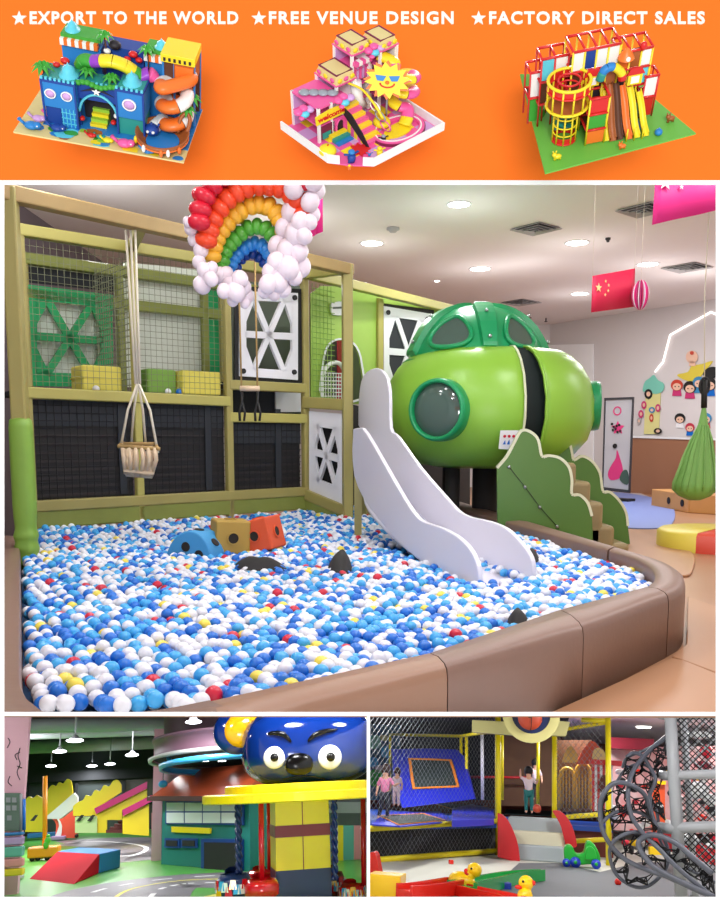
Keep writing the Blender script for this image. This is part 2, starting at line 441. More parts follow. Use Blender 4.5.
# ---- soft play frame
FL = V((P(27.5, 560, 7.96).x, 7.96, 0)); FR = V((P(347.5, 440, 11.36).x, 11.36, 0))
A = V((P(27, 440, 9.35).x, 9.35, 0)); B = V((P(305, 440, 11.85).x, 11.85, 0)); AB = (B - A).normalized(); NB = V((-AB.y, AB.x, 0))
A2 = A + NB * 1.25; B2 = B + NB * 1.25
def W(px, py, off=0.0): return PL(px, py, A + NB * off, B + NB * off)
FT = 3.86
frame = thing(R, 'climbing_structure', 'olive padded soft play structure with netting and lattice panels behind the ball pit', 'play structure', (A.x + 1.8, A.y + 1.9, 0))
def vpost(name, x, y, z0, z1, w, m_, rz=0): mm = MB(m_); mm.box((x, y, (z0 + z1) / 2), (w, w, z1 - z0), rz); return part(mm, name, frame, bevel=.018)
rz = math.atan2(AB.y, AB.x); frz = math.atan2(FR.y - FL.y, FR.x - FL.x)
vpost('post', FL.x, FL.y, 0, FT, .145, 'olive', .1); vpost('post', FR.x, FR.y, 0, FT, .14, 'olive', .2)
# wrinkled green pad round the left post
m = MB('pad_green'); zs = [.2, .3, .36, .44, .5, .56, .62, .72, 1.0, 1.3, 1.68, 1.72]; prof = []
base = []
for i, z in enumerate(zs):
    r = .1 + (.02 * (1 if i % 2 else -1) if z < .65 else 0) + (-.012 if z > 1.7 else 0)
    base.append([(FL.x + r * sx, FL.y + r * sy, z) for sx, sy in ((-1, -1), (0, -1.08), (1, -1), (1.08, 0), (1, 1), (0, 1.08), (-1, 1), (-1.08, 0))])
vs = [p for b_ in base for p in b_]; fs = []
for i in range(len(base) - 1):
    for k in range(8): fs.append((i * 8 + k, i * 8 + (k + 1) % 8, i * 8 + 8 + (k + 1) % 8, i * 8 + 8 + k))
fs.append(tuple(range(len(vs) - 8, len(vs)))); m.add(vs, fs, True); part(m, 'post_pad', frame, 'green wrinkled pad', sub=1)
# top beams
def beam(name, a, b, w, h, m_='olive', bevel=.015): mm = MB(m_); mm.beam(a, b, w, h); return part(mm, name, frame, bevel=bevel)
mat('olive_brown', (168, 142, 92), .5, var=.1)
e = (FR - FL).normalized()
beam('beam', FL + Z * (FT - .06) - e * .12, FR + Z * (FT - .06) + e * .07, .15, .15, 'olive_brown')
pm = W(136, 440); 
wx = {x: V((W(x, 440).x, W(x, 440).y, 0)) for x in (27, 138, 229, 305)}
for x, wd_ in ((29, .1), (138, .1), (229, .1), (305.5, .1)):
    p = W(x, 440); vpost('post', p.x, p.y, 0, 3.86, wd_, 'olive' if x != 138 else 'olive_lit', rz)
beam('beam', A + Z * 3.82, B + Z * 3.82, .12, .13, 'olive_lit')
fm = PL(150, 440, FL, FR); beam('beam', wx[138] + Z * 3.82, V((fm.x, fm.y, 3.82)), .12, .1, 'olive_lit')
beam('beam', B + Z * 3.82, FR + Z * 3.8, .12, .12, 'olive_lit')
# deck beams
za = W(60, 394).z; zb = W(265, 386.5).z; zc = W(265, 418).z; zd = W(130, 501.5).z; zm = W(60, 411).z
beam('deck_beam', A + Z * za, wx[229] + Z * (za - .02), .14, .13, 'olive_lit')
beam('deck_beam', wx[229] + Z * zb, B + Z * zb, .12, .13); beam('deck_beam', wx[229] + Z * zc, B + Z * zc, .12, .13, 'olive_lit')
beam('deck_beam', B + Z * 2.04, FR + Z * 1.98, .13, .16)
beam('low_beam', A + Z * zd, B + Z * (zd + .02), .13, .13, 'olive'); beam('low_beam', A + Z * (zd - .16), B + Z * (zd - .14), .1, .2, 'olive_green')
beam('low_beam', B + Z * .72, FR + Z * .5, .13, .15, 'olive'); beam('low_beam', B + Z * .5, FR + Z * .3, .1, .3, 'olive_green')
# deck
m = MB('net_band'); dz = za + .045; m.prism([A + Z * dz, wx[229] + Z * dz, wx[229] + NB * 1.3 + Z * dz, A + NB * 1.3 + Z * dz], (0, 0, -.05)); part(m, 'deck', frame, 'dark deck floor')
dz2 = zb + .05
m = MB('net_band'); m.prism([wx[229] + AB * .05 + Z * dz2, B + Z * dz2, B + NB * 1.3 + Z * dz2, wx[229] + AB * .05 + NB * 1.3 + Z * dz2], (0, 0, -.05)); part(m, 'deck', frame, 'dark deck floor')
# inner frame behind the nets
for x in (27, 121, 205, 222, 305): p = W(x, 340, 1.25); vpost('inner_post', p.x, p.y, dz, 3.8, .1, 'olive_green' if x in (121, 205) else 'olive', rz)
beam('inner_beam', V((A2.x, A2.y, 3.35)), V((W(228, 440, 1.25).x, W(228, 440, 1.25).y, 3.35)), .1, .14, 'olive_green')
beam('inner_beam', V((A2.x, A2.y, 3.78)), V((B2.x, B2.y, 3.78)), .12, .14, 'olive_green')
# dark filler between the inner beams
m = MB('net_band'); m.prism(quad_on(A2 + NB * .05, B2 + NB * .05, [(24, 262), (118, 274), (118, 292), (24, 282)]), NB * .02); part(m, 'shade_panel', frame)
# lattice panels (snowflake of triangles)
def lattice(pix, m_, off, thick=.05, border=.14, label=None, spoke=.045, tilt=0):
    """square panel with six triangular openings; pix = bl, br, tr, tl"""
    q = [W(x, y, off) for x, y in pix] if not isinstance(off, tuple) else quad_on(off[0], off[1], pix)
    O = q[0]; U = (q[1] - q[0]); Wv = (q[3] - q[0]); n = U.cross(Wv).normalized()
    def at(u, v): return q[0] * ((1 - u) * (1 - v)) + q[1] * (u * (1 - v)) + q[2] * (u * v) + q[3] * ((1 - u) * v)
    mm = MB(m_); b = border
    mm.ring([at(0, 0), at(1, 0), at(1, 1), at(0, 1)], [at(b, b), at(1 - b, b), at(1 - b, 1 - b), at(b, 1 - b)], -n * thick)
    hw = .035 * (1 + b)
    def bar(u0, v0, u1, v1, h=hw):
        d = V((u1 - u0, v1 - v0)); d.normalize(); s_ = V((-d.y, d.x)) * h
        mm.prism([at(u0 + s_.x, v0 + s_.y), at(u0 - s_.x, v0 - s_.y), at(u1 - s_.x, v1 - s_.y), at(u1 + s_.x, v1 + s_.y)], -n * thick)
    bar(b * .8, .5, 1 - b * .8, .5); bar(.24, b * .8, .76, 1 - b * .8); bar(.76, b * .8, .24, 1 - b * .8)
    # solid corners outside the hexagon
    for su, sv in ((0, 0), (1, 0), (1, 1), (0, 1)):
        f = lambda u, v: at(abs(su - u), abs(sv - v)); k = b * .9
        mm.prism([f(k, k), f(k + .15, k), f(k, k + .28)], -n * thick)
    return mm, q, n
lm, q, n = lattice([(24, 386), (113, 387), (113, 295), (24, 284)], 'panel_green', 1.2); part(lm, 'green_lattice_panel', frame, 'bright green panel')
m = MB('net_white'); m.prism([q_ - NB * -.06 for q_ in q], NB * .01); 
mat('window_pale', (226, 232, 222), .9)
m = MB('window_pale'); m.prism(quad_on(A2 + NB * .1, B2 + NB * .1, [(26, 384), (112, 386), (112, 296), (26, 286)]), NB * .02); part(m, 'pale_screen', frame)
m = MB('window_pale'); m.prism(quad_on(A2 + NB * .1, B2 + NB * .1, [(124, 387), (203, 389), (203, 270), (124, 262)]), NB * .02); part(m, 'pale_screen', frame)
m = MB('panel_green'); m.prism(quad_on(A2, B2, [(207, 389), (221, 390), (221, 288), (207, 284)]), NB * .05); part(m, 'green_side_panel', frame, 'bright green strip panel')
# white lattice panel with black border, bay three
lm, q, n = lattice([(240, 376), (298, 380), (298, 293), (240, 291)], 'panel_white', -.03, border=.105); part(lm, 'white_lattice_panel', frame, 'white panel with triangle openings')
m = MB('black'); oo = quad_on(A - NB * .0, B - NB * .0, [(235, 379.5), (304, 383), (304, 289), (235, 286)]); ii = quad_on(A, B, [(241, 375), (297, 378), (297, 294), (241, 292)]); m.ring(oo, ii, NB * .04); part(m, 'panel_border', frame, 'black border')
m = MB('black')
for x, y in ((245, 296), (295.5, 297.5), (244, 371), (295, 372)):
    c = W(x, y, -.06); m.prism(circ(c, AB, Z, .035, 14), NB * .03)
part(m, 'bolt', frame, 'black round bolts')
mat('inner_grey', (96, 104, 96), .8)
m = MB('inner_grey'); m.prism(quad_on(B2 - AB * 2, B2, [(232, 384), (303, 386), (303, 286), (232, 280)]), NB * .03); part(m, 'back_screen', frame)
m = MB('net_band'); m.prism(quad_on(A + NB * .5, B + NB * .5, [(232, 416), (303, 416), (303, 386), (232, 386)]), NB * .03); part(m, 'back_screen', frame)
m = MB('panel_white'); m.prism(quad_on(A + NB * .4, B + NB * .4, [(276, 412), (302, 412), (302, 391), (276, 391)]), NB * .03); part(m, 'white_side_panel', frame)
# front nets
m = MB('net_cord'); o = W(33, 385, .02); m.net(V((A.x, A.y, za + .06)) + AB * .06, AB, Z, (wx[138] - A).length - .1, 3.75 - za, .075, .0028); part(m, 'netting', frame, kind='stuff')
m = MB('net_cord'); m.net(V((wx[138].x, wx[138].y, za + .06)) + AB * .06, AB, Z, (wx[229] - wx[138]).length - .1, 3.75 - za, .075, .0028); part(m, 'netting', frame, kind='stuff')
m = MB('net_cord'); m.net(wx[138] + Z * za + NB * .05, NB, Z, 1.2, 3.75 - za, .075, .006); part(m, 'netting', frame, kind='stuff')
# black net bays below
mat('slat_dark', (34, 28, 30), .7)
for (x0, x1) in ((A, wx[138]), (wx[138], wx[229]), (wx[229], B)):
    a = x0 + AB * .06; b = x1 - AB * .06; zt = (za - .07) if x1 is not B else zc - .06
    m = MB('black'); m.prism([a + Z * (zd) + NB * .05, b + Z * zd + NB * .05, b + Z * zt + NB * .05, a + Z * zt + NB * .05], NB * .02)
    m.use('net_band'); m.prism([a + Z * (zt - .3) + NB * .03, b + Z * (zt - .3) + NB * .03, b + Z * zt + NB * .03, a + Z * zt + NB * .03], NB * .01)
    m.use('slat_dark'); k = zd + .1
    while k < zt - .35: m.prism([a + Z * k + NB * .04, b + Z * k + NB * .04, b + Z * (k + .03) + NB * .045, a + Z * (k + .03) + NB * .045], NB * .01); k += .1
    m.use('net_dark'); m.net(a + Z * zd + NB * .02, AB, Z, (b - a).length, zt - zd, .09, .004); part(m, 'black_net_panel', frame, 'black netting panel')
m = MB('net_band'); p = W(123, 440); 
for xx in (122, 208, 278):
    m = MB('net_band'); p0 = W(xx, 440, .02); m.box((p0.x, p0.y, (zd + za) / 2), (.09, .02, za - zd - .2), rz); part(m, 'inner_upright', frame, 'dim upright behind the black netting')

# side of the frame: netted green wall with arch and the lower white lattice door
mat('lime_wall', (158, 192, 84), .45, var=.05)
lm, q, n = lattice([(309, 490), (344, 506), (344, 414), (309, 411)], 'panel_white', (B, FR), border=.18); part(lm, 'white_lattice_panel', frame, 'white panel on the pit side with hexagon openings')
m = MB('net_dark'); m.prism(quad_on(B + V((.06, .12, 0)), FR + V((.06, .12, 0)), [(309, 490), (344, 506), (344, 414), (309, 411)]), (.02, .03, 0)); part(m, 'back_screen', frame)
# continuing lime wall to the right, in line with the back beam
E1 = P(312, 440, 12.5); E2 = P(376, 440, 13.6); E3 = P(460, 440, 15.3)
mm = MB('lime_wall')
inn = smooth([(324, 398), (324, 365), (328, 348), (336, 341), (347, 341), (356, 348), (361, 365), (361, 398)], 3)
out = [(311, 404), (311, 281), (378, 292), (378, 404)]
def outer_for(inn_, box):   # same-count outer loop: push each point to the box edge
    x0, x1 = min(b[0] for b in box), max(b[0] for b in box); yt = lambda x: box[1][1] + (box[2][1] - box[1][1]) * (x - x0) / (x1 - x0); yb = box[0][1]
    cx = sum(p[0] for p in inn_) / len(inn_); cy = sum(p[1] for p in inn_) / len(inn_); o = []
    for x, y in inn_:
        dx, dy = x - cx, y - cy; k = 1e9
        if dx > 0: k = min(k, (x1 - cx) / dx)
        if dx < 0: k = min(k, (x0 - cx) / dx)
        if dy > 0: k = min(k, (yb - cy) / dy)
        if dy < 0: k = min(k, (yt(cx) - cy) / dy)
        o.append((cx + dx * k, cy + dy * k))
    return o
mm.ring(quad_on(E1, E2, outer_for(inn, out)), quad_on(E1, E2, inn), (-.02, .05, 0)); part(mm, 'arch_wall', frame, 'lime green wall with an arched opening')
m = MB('panel_white'); o = quad_on(E1, E2, [(342 + (x - 342) * 1.1, 370 + (y - 370) * 1.06) for x, y in inn]); m.ring([p + V((0, -.02, 0)) for p in o], [p + V((0, -.02, 0)) for p in quad_on(E1, E2, inn)], (0, -.02, 0)); part(m, 'arch_trim', frame, 'white trim round the arch')
m = MB('inner_grey'); m.prism(quad_on(E1 + NB * .9, E2 + NB * .9, [(318, 402), (380, 402), (380, 330), (318, 330)]), NB * .03); part(m, 'back_screen', frame)
mat('pinkred', (196, 48, 72), .5)
m = MB('pinkred'); m.prism(quad_on(E1 + NB * .8, E2 + NB * .8, [(338, 402), (346, 402), (346, 340), (338, 340)]), NB * .03); part(m, 'red_curtain', frame)
m = MB('net_white'); c = PL(334, 385, E1 + NB * .3, E2 + NB * .3); pts = smooth_open([(322, 400), (322, 376), (330, 364), (340, 364), (345, 376), (345, 400)], 4)
m.tube(quad_on(E1 + NB * .2, E2 + NB * .2, pts), .035, 6)
oo = quad_on(E1 + NB * .2, E2 + NB * .2, [(323, 400), (344, 400), (344, 372), (323, 372)]); m.net(oo[0], oo[1] - oo[0], Z, (oo[1] - oo[0]).length, .42, .06, .008); part(m, 'round_top_gate', frame, 'white netted rounded gate')
# netting over the lime wall left half
m = MB('pad_green'); o = PL(313, 402, E1 - NB * .05, E2 - NB * .05); m.net(o, (E2 - E1), Z, .48, 1.75, .08, .006); part(m, 'netting', frame, kind='stuff')
# little sign
m = MB('wall_bright'); m.prism(quad_on(E1 - NB * .02, E2 - NB * .02, smooth([(331, 303), (344, 302), (345, 309), (343, 315), (332, 315), (330, 309)], 2)), -NB * .03)
m.use('inner_grey'); m.prism(quad_on(E1 - NB * .05, E2 - NB * .05, [(333, 307), (343, 306.5), (343, 308.5), (333, 309)]), -NB * .01); part(m, 'small_sign', frame, 'small white sign')
# right bays
C1 = PL(377, 440, E2, E3); 
for x in (378.5,): p = PL(x, 440, E2, E3); vpost('post', p.x, p.y, 0, 3.8, .12, 'olive_lit', rz)
beam('beam', V((B.x, B.y, 3.84)) + AB * .1, V((E3.x, E3.y, 3.84)), .12, .14, 'olive_lit')
m = MB('lime_wall'); m.prism(quad_on(E2 + NB * .05, E3 + NB * .05, [(374, 440), (455, 440), (455, 306), (374, 292)]), NB * .04); part(m, 'lime_wall_panel', frame, 'lime green wall panel')
m = MB('black'); m.prism(quad_on(E2, E3, [(382, 402), (434, 402), (434, 310), (382, 303)]), NB * .04); part(m, 'panel_border', frame, 'black border')
lm, q, n = lattice([(384, 395), (432, 395), (432, 314), (384, 306)], 'panel_white', (E2 - NB * .03, E3 - NB * .03), border=.105); part(lm, 'white_lattice_panel', frame, 'white panel partly behind the pod')
m = MB('net_band'); m.prism(quad_on(E2 - NB * .01, E3 - NB * .01, [(386, 395), (430, 395), (430, 314), (386, 308)]), NB * .02); part(m, 'back_screen', frame)
m = MB('black')
for x, y in ((388, 312.5), (427, 319)): c = PL(x, y, E2 - NB * .05, E3 - NB * .05); m.prism(circ(c, AB, Z, .04, 12), -NB * .02)
part(m, 'bolt', frame, 'black round bolts')
m = MB('olive'); pp_ = [(317, 260, 10.8), (345, 262, 11.3)]; 
# lower screen closing the frame under the arch, behind the slide
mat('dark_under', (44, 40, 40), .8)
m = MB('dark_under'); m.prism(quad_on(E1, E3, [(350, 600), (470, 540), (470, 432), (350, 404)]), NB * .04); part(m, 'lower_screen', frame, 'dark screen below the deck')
vpost('post', P(367, 440, 11.7).x, 11.7, 0, 1.5, .14, 'olive', rz)

# ---- soft blocks on the deck and stray balls
def soft_block(px0, px1, py0, py1, off, m_, lb):
    a = W(px0, py1, off); b = W(px1, py1, off); h = W(px0, py0, off).z - W(px0, py1, off).z
    c = (a + b) / 2; w = (b - a).length
    t = thing(R, 'foam_block', lb, 'foam block', (c.x, c.y, dz), rz=rz)
    mm = MB(m_); mm.box((c.x, c.y, dz + h / 2 + .01), (w, w * .8, h), rz); b_ = part(mm, 'block', t, bevel=.03, seg=3)
    mm = MB(m_); mm.box((c.x, c.y, dz + h * .55), (w + .012, w * .8 + .012, .012), rz); part(mm, 'seam', t)
soft_block(77, 116, 362, 388, .35, 'yellow_cube', 'yellow foam block on the deck in front of the green lattice panel')
soft_block(142, 171, 364, 389, .35, 'green_cube', 'green foam block on the deck between two yellow ones')
soft_block(175, 213, 367, 391, .25, 'yellow_cube', 'yellow foam block on the deck right of the green block')
for px, m_, lb in ((179.5, 'ballblue', 'blue ball lying on the netted deck before the yellow block'), (168, 'ballwhite', 'white ball lying on the netted deck before the green block'), (96, 'ballwhite', 'white ball lying on the netted deck at the left')):
    p = W(px, 388, .12); m = MB(m_); m.ell((p.x, p.y, dz + .04), .042 if px != 179.5 else .05); solo(R, m, 'plastic_ball', lb, 'ball')

# ---- padded rim round the pit
def gi(px, py, z=.45): p = G(px, py, z); return (p.x, p.y)
inner_r = [gi(20, 536), gi(20.5, 600), gi(21, 668), gi(25, 690), gi(36, 703), gi(62, 714), (-.85, 3.06), (-.62, 3.2)]
fr_in = [gi(200, 712), gi(300, 684.5), gi(430, 652.5), gi(588, 600.5)]
cor_in = [gi(588, 600.5), gi(638, 589), gi(652, 581), gi(656, 573), gi(650, 565), gi(635, 557), gi(608, 550)]
bk_in = [gi(608, 550), gi(500, 520.5), gi(440, 503)]
def offs(pts, w):
    o = []
    for i, p in enumerate(pts):
        a = pts[max(0, i - 1)]; b = pts[min(len(pts) - 1, i + 1)]; d = V((b[0] - a[0], b[1] - a[1])).normalized(); o.append((p[0] + d.y * w, p[1] - d.x * w))
    return o
def dens(pts, n=4): return smooth_open(pts, n)
RW = .29; RH = .45
def rim_seg(pts_in, lb, clip=None, w=RW, name='padded_rim_block', outer=None, h=RH, m_='rim'):
    po = outer or offs(pts_in, w); mm = MB(m_); sec = []
    for (ix, iy), (ox, oy) in zip(pts_in, po):
        I = V((ix, iy, 0)); O = V((ox, oy, 0)); d = O - I; ring_ = []
        for u, z in ((0, 0), (0, h - .05), (.015, h - .02), (.05, h), (.5, h + .012), (.82, h), (.94, h - .02), (.99, h - .06), (1, h - .14), (1, 0)): ring_.append(I + d * u + Z * z)
        sec.append(ring_)
    k = len(sec[0]); vs = [p for s_ in sec for p in s_]; fs = []
    for i in range(len(sec) - 1):
        for j in range(k): fs.append((i * k + j, i * k + (j + 1) % k, (i + 1) * k + (j + 1) % k, (i + 1) * k + j))
    mm.add(vs, fs, True); mm.add(vs, [tuple(range(k)), tuple((len(sec) - 1) * k + j for j in range(k))])
    return solo(R, mm, name, lb, 'rim block', 'padded blocks round the ball pit', clip=clip)
cl = [SHELF]
if True:
    def cutlerp(a, b, t): return (a[0] + (b[0] - a[0]) * t, a[1] + (b[1] - a[1]) * t)
    g_ = .006
    left = dens(inner_r, 5)
    rim_seg(left, 'padded taupe pit rim block along the left side and front left corner', cl)
    def lerp2(a, b, n=6, e=.003): return [cutlerp(a, b, e + (1 - 2 * e) * k / n) for k in range(n + 1)]
    I = [(-.61, 3.19), gi(429, 652.5), gi(559, 609), gi(646, 586.5)]; O = [(-.52, 2.92), gi(448, 666), gi(584, 625.5), gi(669, 594)]
    for k, lb in enumerate(['long padded tan pit rim block at the front, left of the first seam', 'padded grey brown pit rim block at the front between the two seams', 'padded brown pit rim block at the front ending at the curved corner']):
        rim_seg(lerp2(I[k], I[k + 1]), lb, cl, outer=lerp2(O[k], O[k + 1]), m_=['rim_tan', 'rim', 'rim'][k])
    ci = dens([gi(*q) for q in [(646.5, 586.3), (653, 580.5), (654, 573), (648, 565.5), (634, 558), (609, 550.2)]], 5); co = dens([gi(*q) for q in [(669.5, 593.7), (683, 587), (686, 578), (680, 569), (660, 559.5), (620, 547.3)]], 5)
    rim_seg(ci, 'curved padded taupe corner block at the right end of the pit', outer=co)
    rim_seg(lerp2(gi(608, 550), gi(440, 503)), 'long straight padded rim block at the back right, below the scalloped green stairs', outer=lerp2(gi(619.5, 547), gi(452, 498)))

# ---- balls
PIT = [gi(20, 536), gi(20.5, 668), gi(25, 690), gi(36, 703), gi(62, 714), (-.85, 3.06), (-.62, 3.2), gi(430, 652.5), gi(638, 588.5), gi(654, 580), gi(655, 573), gi(640, 559), gi(608, 550), gi(440, 503), (E1.x + .3, E1.y), (B.x, B.y), (A.x, A.y), (-3.75, 9.0)]
def inside(x, y, poly):
    c = False; j = len(poly) - 1
    for i in range(len(poly)):
        xi, yi = poly[i]; xj, yj = poly[j]
        if (yi > y) != (yj > y) and x < (xj - xi) * (y - yi) / (yj - yi) + xi: c = not c
        j = i
    return c
def near_edge(x, y, poly, r):
    for i in range(len(poly)):
        a = poly[i]; b = poly[(i + 1) % len(poly)]; dx, dy = b[0] - a[0], b[1] - a[1]; L = dx * dx + dy * dy + 1e-9
        t = max(0, min(1, ((x - a[0]) * dx + (y - a[1]) * dy) / L))
        if (a[0] + dx * t - x) ** 2 + (a[1] + dy * t - y) ** 2 < r * r: return True
    return False
rnd = random.Random(3)
def height(x, y):
    dB = max(0, 2.2 - abs((V((x, y, 0)) - A).dot(NB))) / 2.2
    h = .325 + .14 * dB * dB + .016 * math.sin(x * 2.1 + 1) * math.cos(y * 1.7) + .012 * math.sin(5 * x + 3 * y) * math.sin(4 * y - x)
    if x < -1.2 - .15 * (y - 3): h += .0
    return h
BRD = .0415; SPC = .086
balls = []
_a = P(359, 433, 9.5); _b = G(477, 584, .34); _r = (V((_b.x, _b.y, 0)) - V((_a.x, _a.y, 0))).normalized(); _l = V((-_r.y, _r.x, 0)); _l = _l if _l.x > 0 else -_l
def in_slide(x, y):
    q = V((x, y, 0)) - V((_b.x, _b.y, 0)); return -.02 < q.dot(_l) < .5 and -2.6 < q.dot(_r) < -.02
for layer in (0, 1):
    y = 3.0; row = 0
    while y < 13.6:
        x = -4.2 + (SPC / 2 if row % 2 else 0) + (.5 * SPC if layer else 0)
        while x < 2.6:
            jx = x + rnd.uniform(-.011, .011); jy = y + rnd.uniform(-.011, .011)
            if inside(jx, jy, PIT) and not in_slide(jx, jy) and not near_edge(jx, jy, PIT, .034):
                z = height(jx, jy) + rnd.uniform(-.018, .02) - (.062 if layer else 0) - (rnd.random() < .08) * .02
                balls.append((jx, jy, z, layer))
            x += SPC
        y += SPC * .866; row += 1
def wc2(p):
    v = V(p) - CAMC; s = v.dot(cam_fwd); return CX + v.dot(cam_right) / s * F, CY - v.dot(cam_up) / s * F, s
BC = ['ballwhite', 'ballblue', 'ballsky', 'ballyellow', 'ballred']; CN = ['white', 'deep blue', 'sky blue', 'yellow', 'red']
def bcol(x, y):
    n = math.sin(x * 9.1 + 2 * math.sin(y * 5)) * math.sin(y * 8.3 + x) * .13
    r = rnd.random(); w = .46 + n
    return 0 if r < w else (1 if r < w + .22 else (2 if r < .945 else (3 if r < .972 else 4)))
balls = [b + (bcol(b[0], b[1]),) for b in balls]
vis = []
for b in balls:
    px, py, s = wc2(b[:3]); hide = py + F * BRD / s > 716.3
    if hide: continue
    vis.append((b, px, py, s))
top = sorted([q for q in vis if q[0][3] == 0 and 2 < q[1] < 718 and q[2] < 711], key=lambda q: q[3])[:300]
tset = set(id(q[0]) for q in top)
def ico(sub):
    bm = bmesh.new(); bmesh.ops.create_icosphere(bm, subdivisions=sub, radius=BRD)
    v = np.array([q.co[:] for q in bm.verts]); f = np.array([[w.index for w in q.verts] for q in bm.faces]); bm.free(); return v, f
proto = {}
for b, px, py, s in top:
    c = b[4]
    if c not in proto:
        bm = bmesh.new(); bmesh.ops.create_icosphere(bm, subdivisions=3, radius=BRD); me = bpy.data.meshes.new('pit_ball'); bm.to_mesh(me); bm.free()
        me.materials.append(MATS[BC[c]]); me.polygons.foreach_set('use_smooth', [True] * len(me.polygons))
        proto[c] = bpy.data.objects.new('pit_ball', me); o = proto[c]
        prop(o, CN[c] + ' plastic ball among the nearest balls of the ball pit, by the front rim', 'ball', CN[c] + ' balls along the front of the pit'); COL.objects.link(o)
    else: o = proto[c].copy(); COL.objects.link(o)
    o.location = b[:3]
def ball_mass(sel, sub):
    v, f = ico(sub); N = len(sel); pos = np.array([q[0][:3] for q in sel]); col = np.array([q[0][4] for q in sel])
    vv = (v[None] + pos[:, None]).reshape(-1, 3); ff = (f[None] + (np.arange(N) * len(v))[:, None, None]).reshape(-1, 3); cc = np.repeat(col, len(f))
    return vv, ff, cc
rest = [q for q in vis if id(q[0]) not in tset and -30 < q[1] < 750]
nearb = [q for q in rest if q[0][3] == 0]; farb = [q for q in rest if q[0][3] == 1]
parts_ = [ball_mass(nearb, 2)] + [ball_mass(farb, 1)]
VV = np.concatenate([p_[0] for p_ in parts_]); o1 = len(parts_[0][0]); FF = np.concatenate([parts_[0][1], parts_[1][1] + o1]); CC = np.concatenate([parts_[0][2], parts_[1][2]])
me = bpy.data.meshes.new('pit_balls'); me.vertices.add(len(VV)); me.vertices.foreach_set('co', VV.astype(np.float32).ravel())
me.loops.add(len(FF) * 3); me.loops.foreach_set('vertex_index', FF.astype(np.int32).ravel()); me.polygons.add(len(FF))
me.polygons.foreach_set('loop_start', (np.arange(len(FF)) * 3).astype(np.int32)); me.polygons.foreach_set('loop_total', np.full(len(FF), 3, np.int32))
for c in BC: me.materials.append(MATS[c])
me.polygons.foreach_set('material_index', CC.astype(np.int32)); me.polygons.foreach_set('use_smooth', [True] * len(FF)); me.update(); me.validate()
o = bpy.data.objects.new('pit_balls', me); COL.objects.link(o); prop(o, 'sea of small blue, white, yellow and red plastic balls filling the pit', 'balls', None, 'stuff')
print('BALLS', len(balls), len(vis), len(nearb), len(farb))
mat('pit_base', (70, 110, 160), .8)
m = MB('pit_base'); m.prism([(x, y, .2) for x, y in PIT], (0, 0, -.18)); solo(R, m, 'pit_floor_mat', 'blue mat on the floor under the balls of the pit', 'mat', clip=cl)

# ---- slide
slide = thing(R, 'slide', 'pale lavender plastic slide running from the green pod down into the balls', 'slide', (.75, 8.0, 0))
s_top_l = P(359, 433, 9.5); sb = G(477, 584, .34); SLa = V((s_top_l.x, s_top_l.y, 0)); SLb = V((sb.x, sb.y, 0))
sr = G(530, 577, .34); SRb = V((sr.x, sr.y, 0)); run = (SLb - SLa).normalized(); lat = V((-run.y, run.x, 0)); lat = lat if lat.x > 0 else -lat
wd_ = (SRb - SLb).dot(lat); SRa = SLa + lat * wd_
print('slide', SLa, SLb, SRb, wd_)
def lp(pix): return [PL(x, y, SLa, SLb) for x, y in pix]
def rp(pix): return [PL(x, y, SLa + lat * wd_, SLb + lat * wd_) for x, y in pix]
lo = smooth_open([(353, 429), (359, 428), (366, 433), (392, 478), (408, 505), (419, 519), (430, 524), (444, 529), (459, 538), (470, 550), (477, 566), (479, 590)], 3) + smooth_open([(466, 592), (448, 582), (428, 568), (410, 553), (393, 536), (376, 516), (363, 498), (354, 476), (352, 450)], 2)
m = MB('slide_white'); m.prism(lp(lo), lat * .045); part(m, 'side_wall', slide, bevel=.012)
ro = smooth_open([(358, 425), (359, 395), (363, 376), (375, 368), (385, 375), (389, 392), (390, 428), (398, 437), (420, 468), (446, 498), (458, 511), (470, 517), (488, 521), (505, 528), (518, 540), (528, 553), (532, 566), (532, 590)], 3) + smooth_open([(505, 592), (470, 572), (435, 540), (400, 490), (372, 450)], 2)
m = MB('slide_white'); m.prism(rp(ro), lat * .045); part(m, 'side_wall', slide, bevel=.012)
bed = smooth_open([(366, 434), (380, 458), (392, 478), (408, 503), (427, 524), (452, 544), (482, 564), (511, 580), (518, 592)], 3)
br = rp(bed); m = MB('slide_white')
k = len(br); vs = []
for i, p in enumerate(br):
    f_ = min(1, .3 + .7 * i / (k * .38)); a = p + lat * .01; b = p - lat * (wd_ - .02) * f_
    vs += [a, (a * .75 + b * .25) - Z * .02, (a + b) / 2 - Z * .025, (a * .25 + b * .75) - Z * .02, b]
fs = []
for i in range(k - 1):
    for j in range(4): fs.append((i * 5 + j, i * 5 + j + 1, (i + 1) * 5 + j + 1, (i + 1) * 5 + j))
m.add(vs, fs, True); o_ = part(m, 'bed', slide); so = o_.modifiers.new('s', 'SOLIDIFY'); so.thickness = .03
# ---- small dark support under slide top
m = MB('olive'); p = P(358, 500, 9.9); m.box((p.x, p.y, .75), (.09, .09, 1.5)); part(m, 'support_post', slide, 'olive support post')

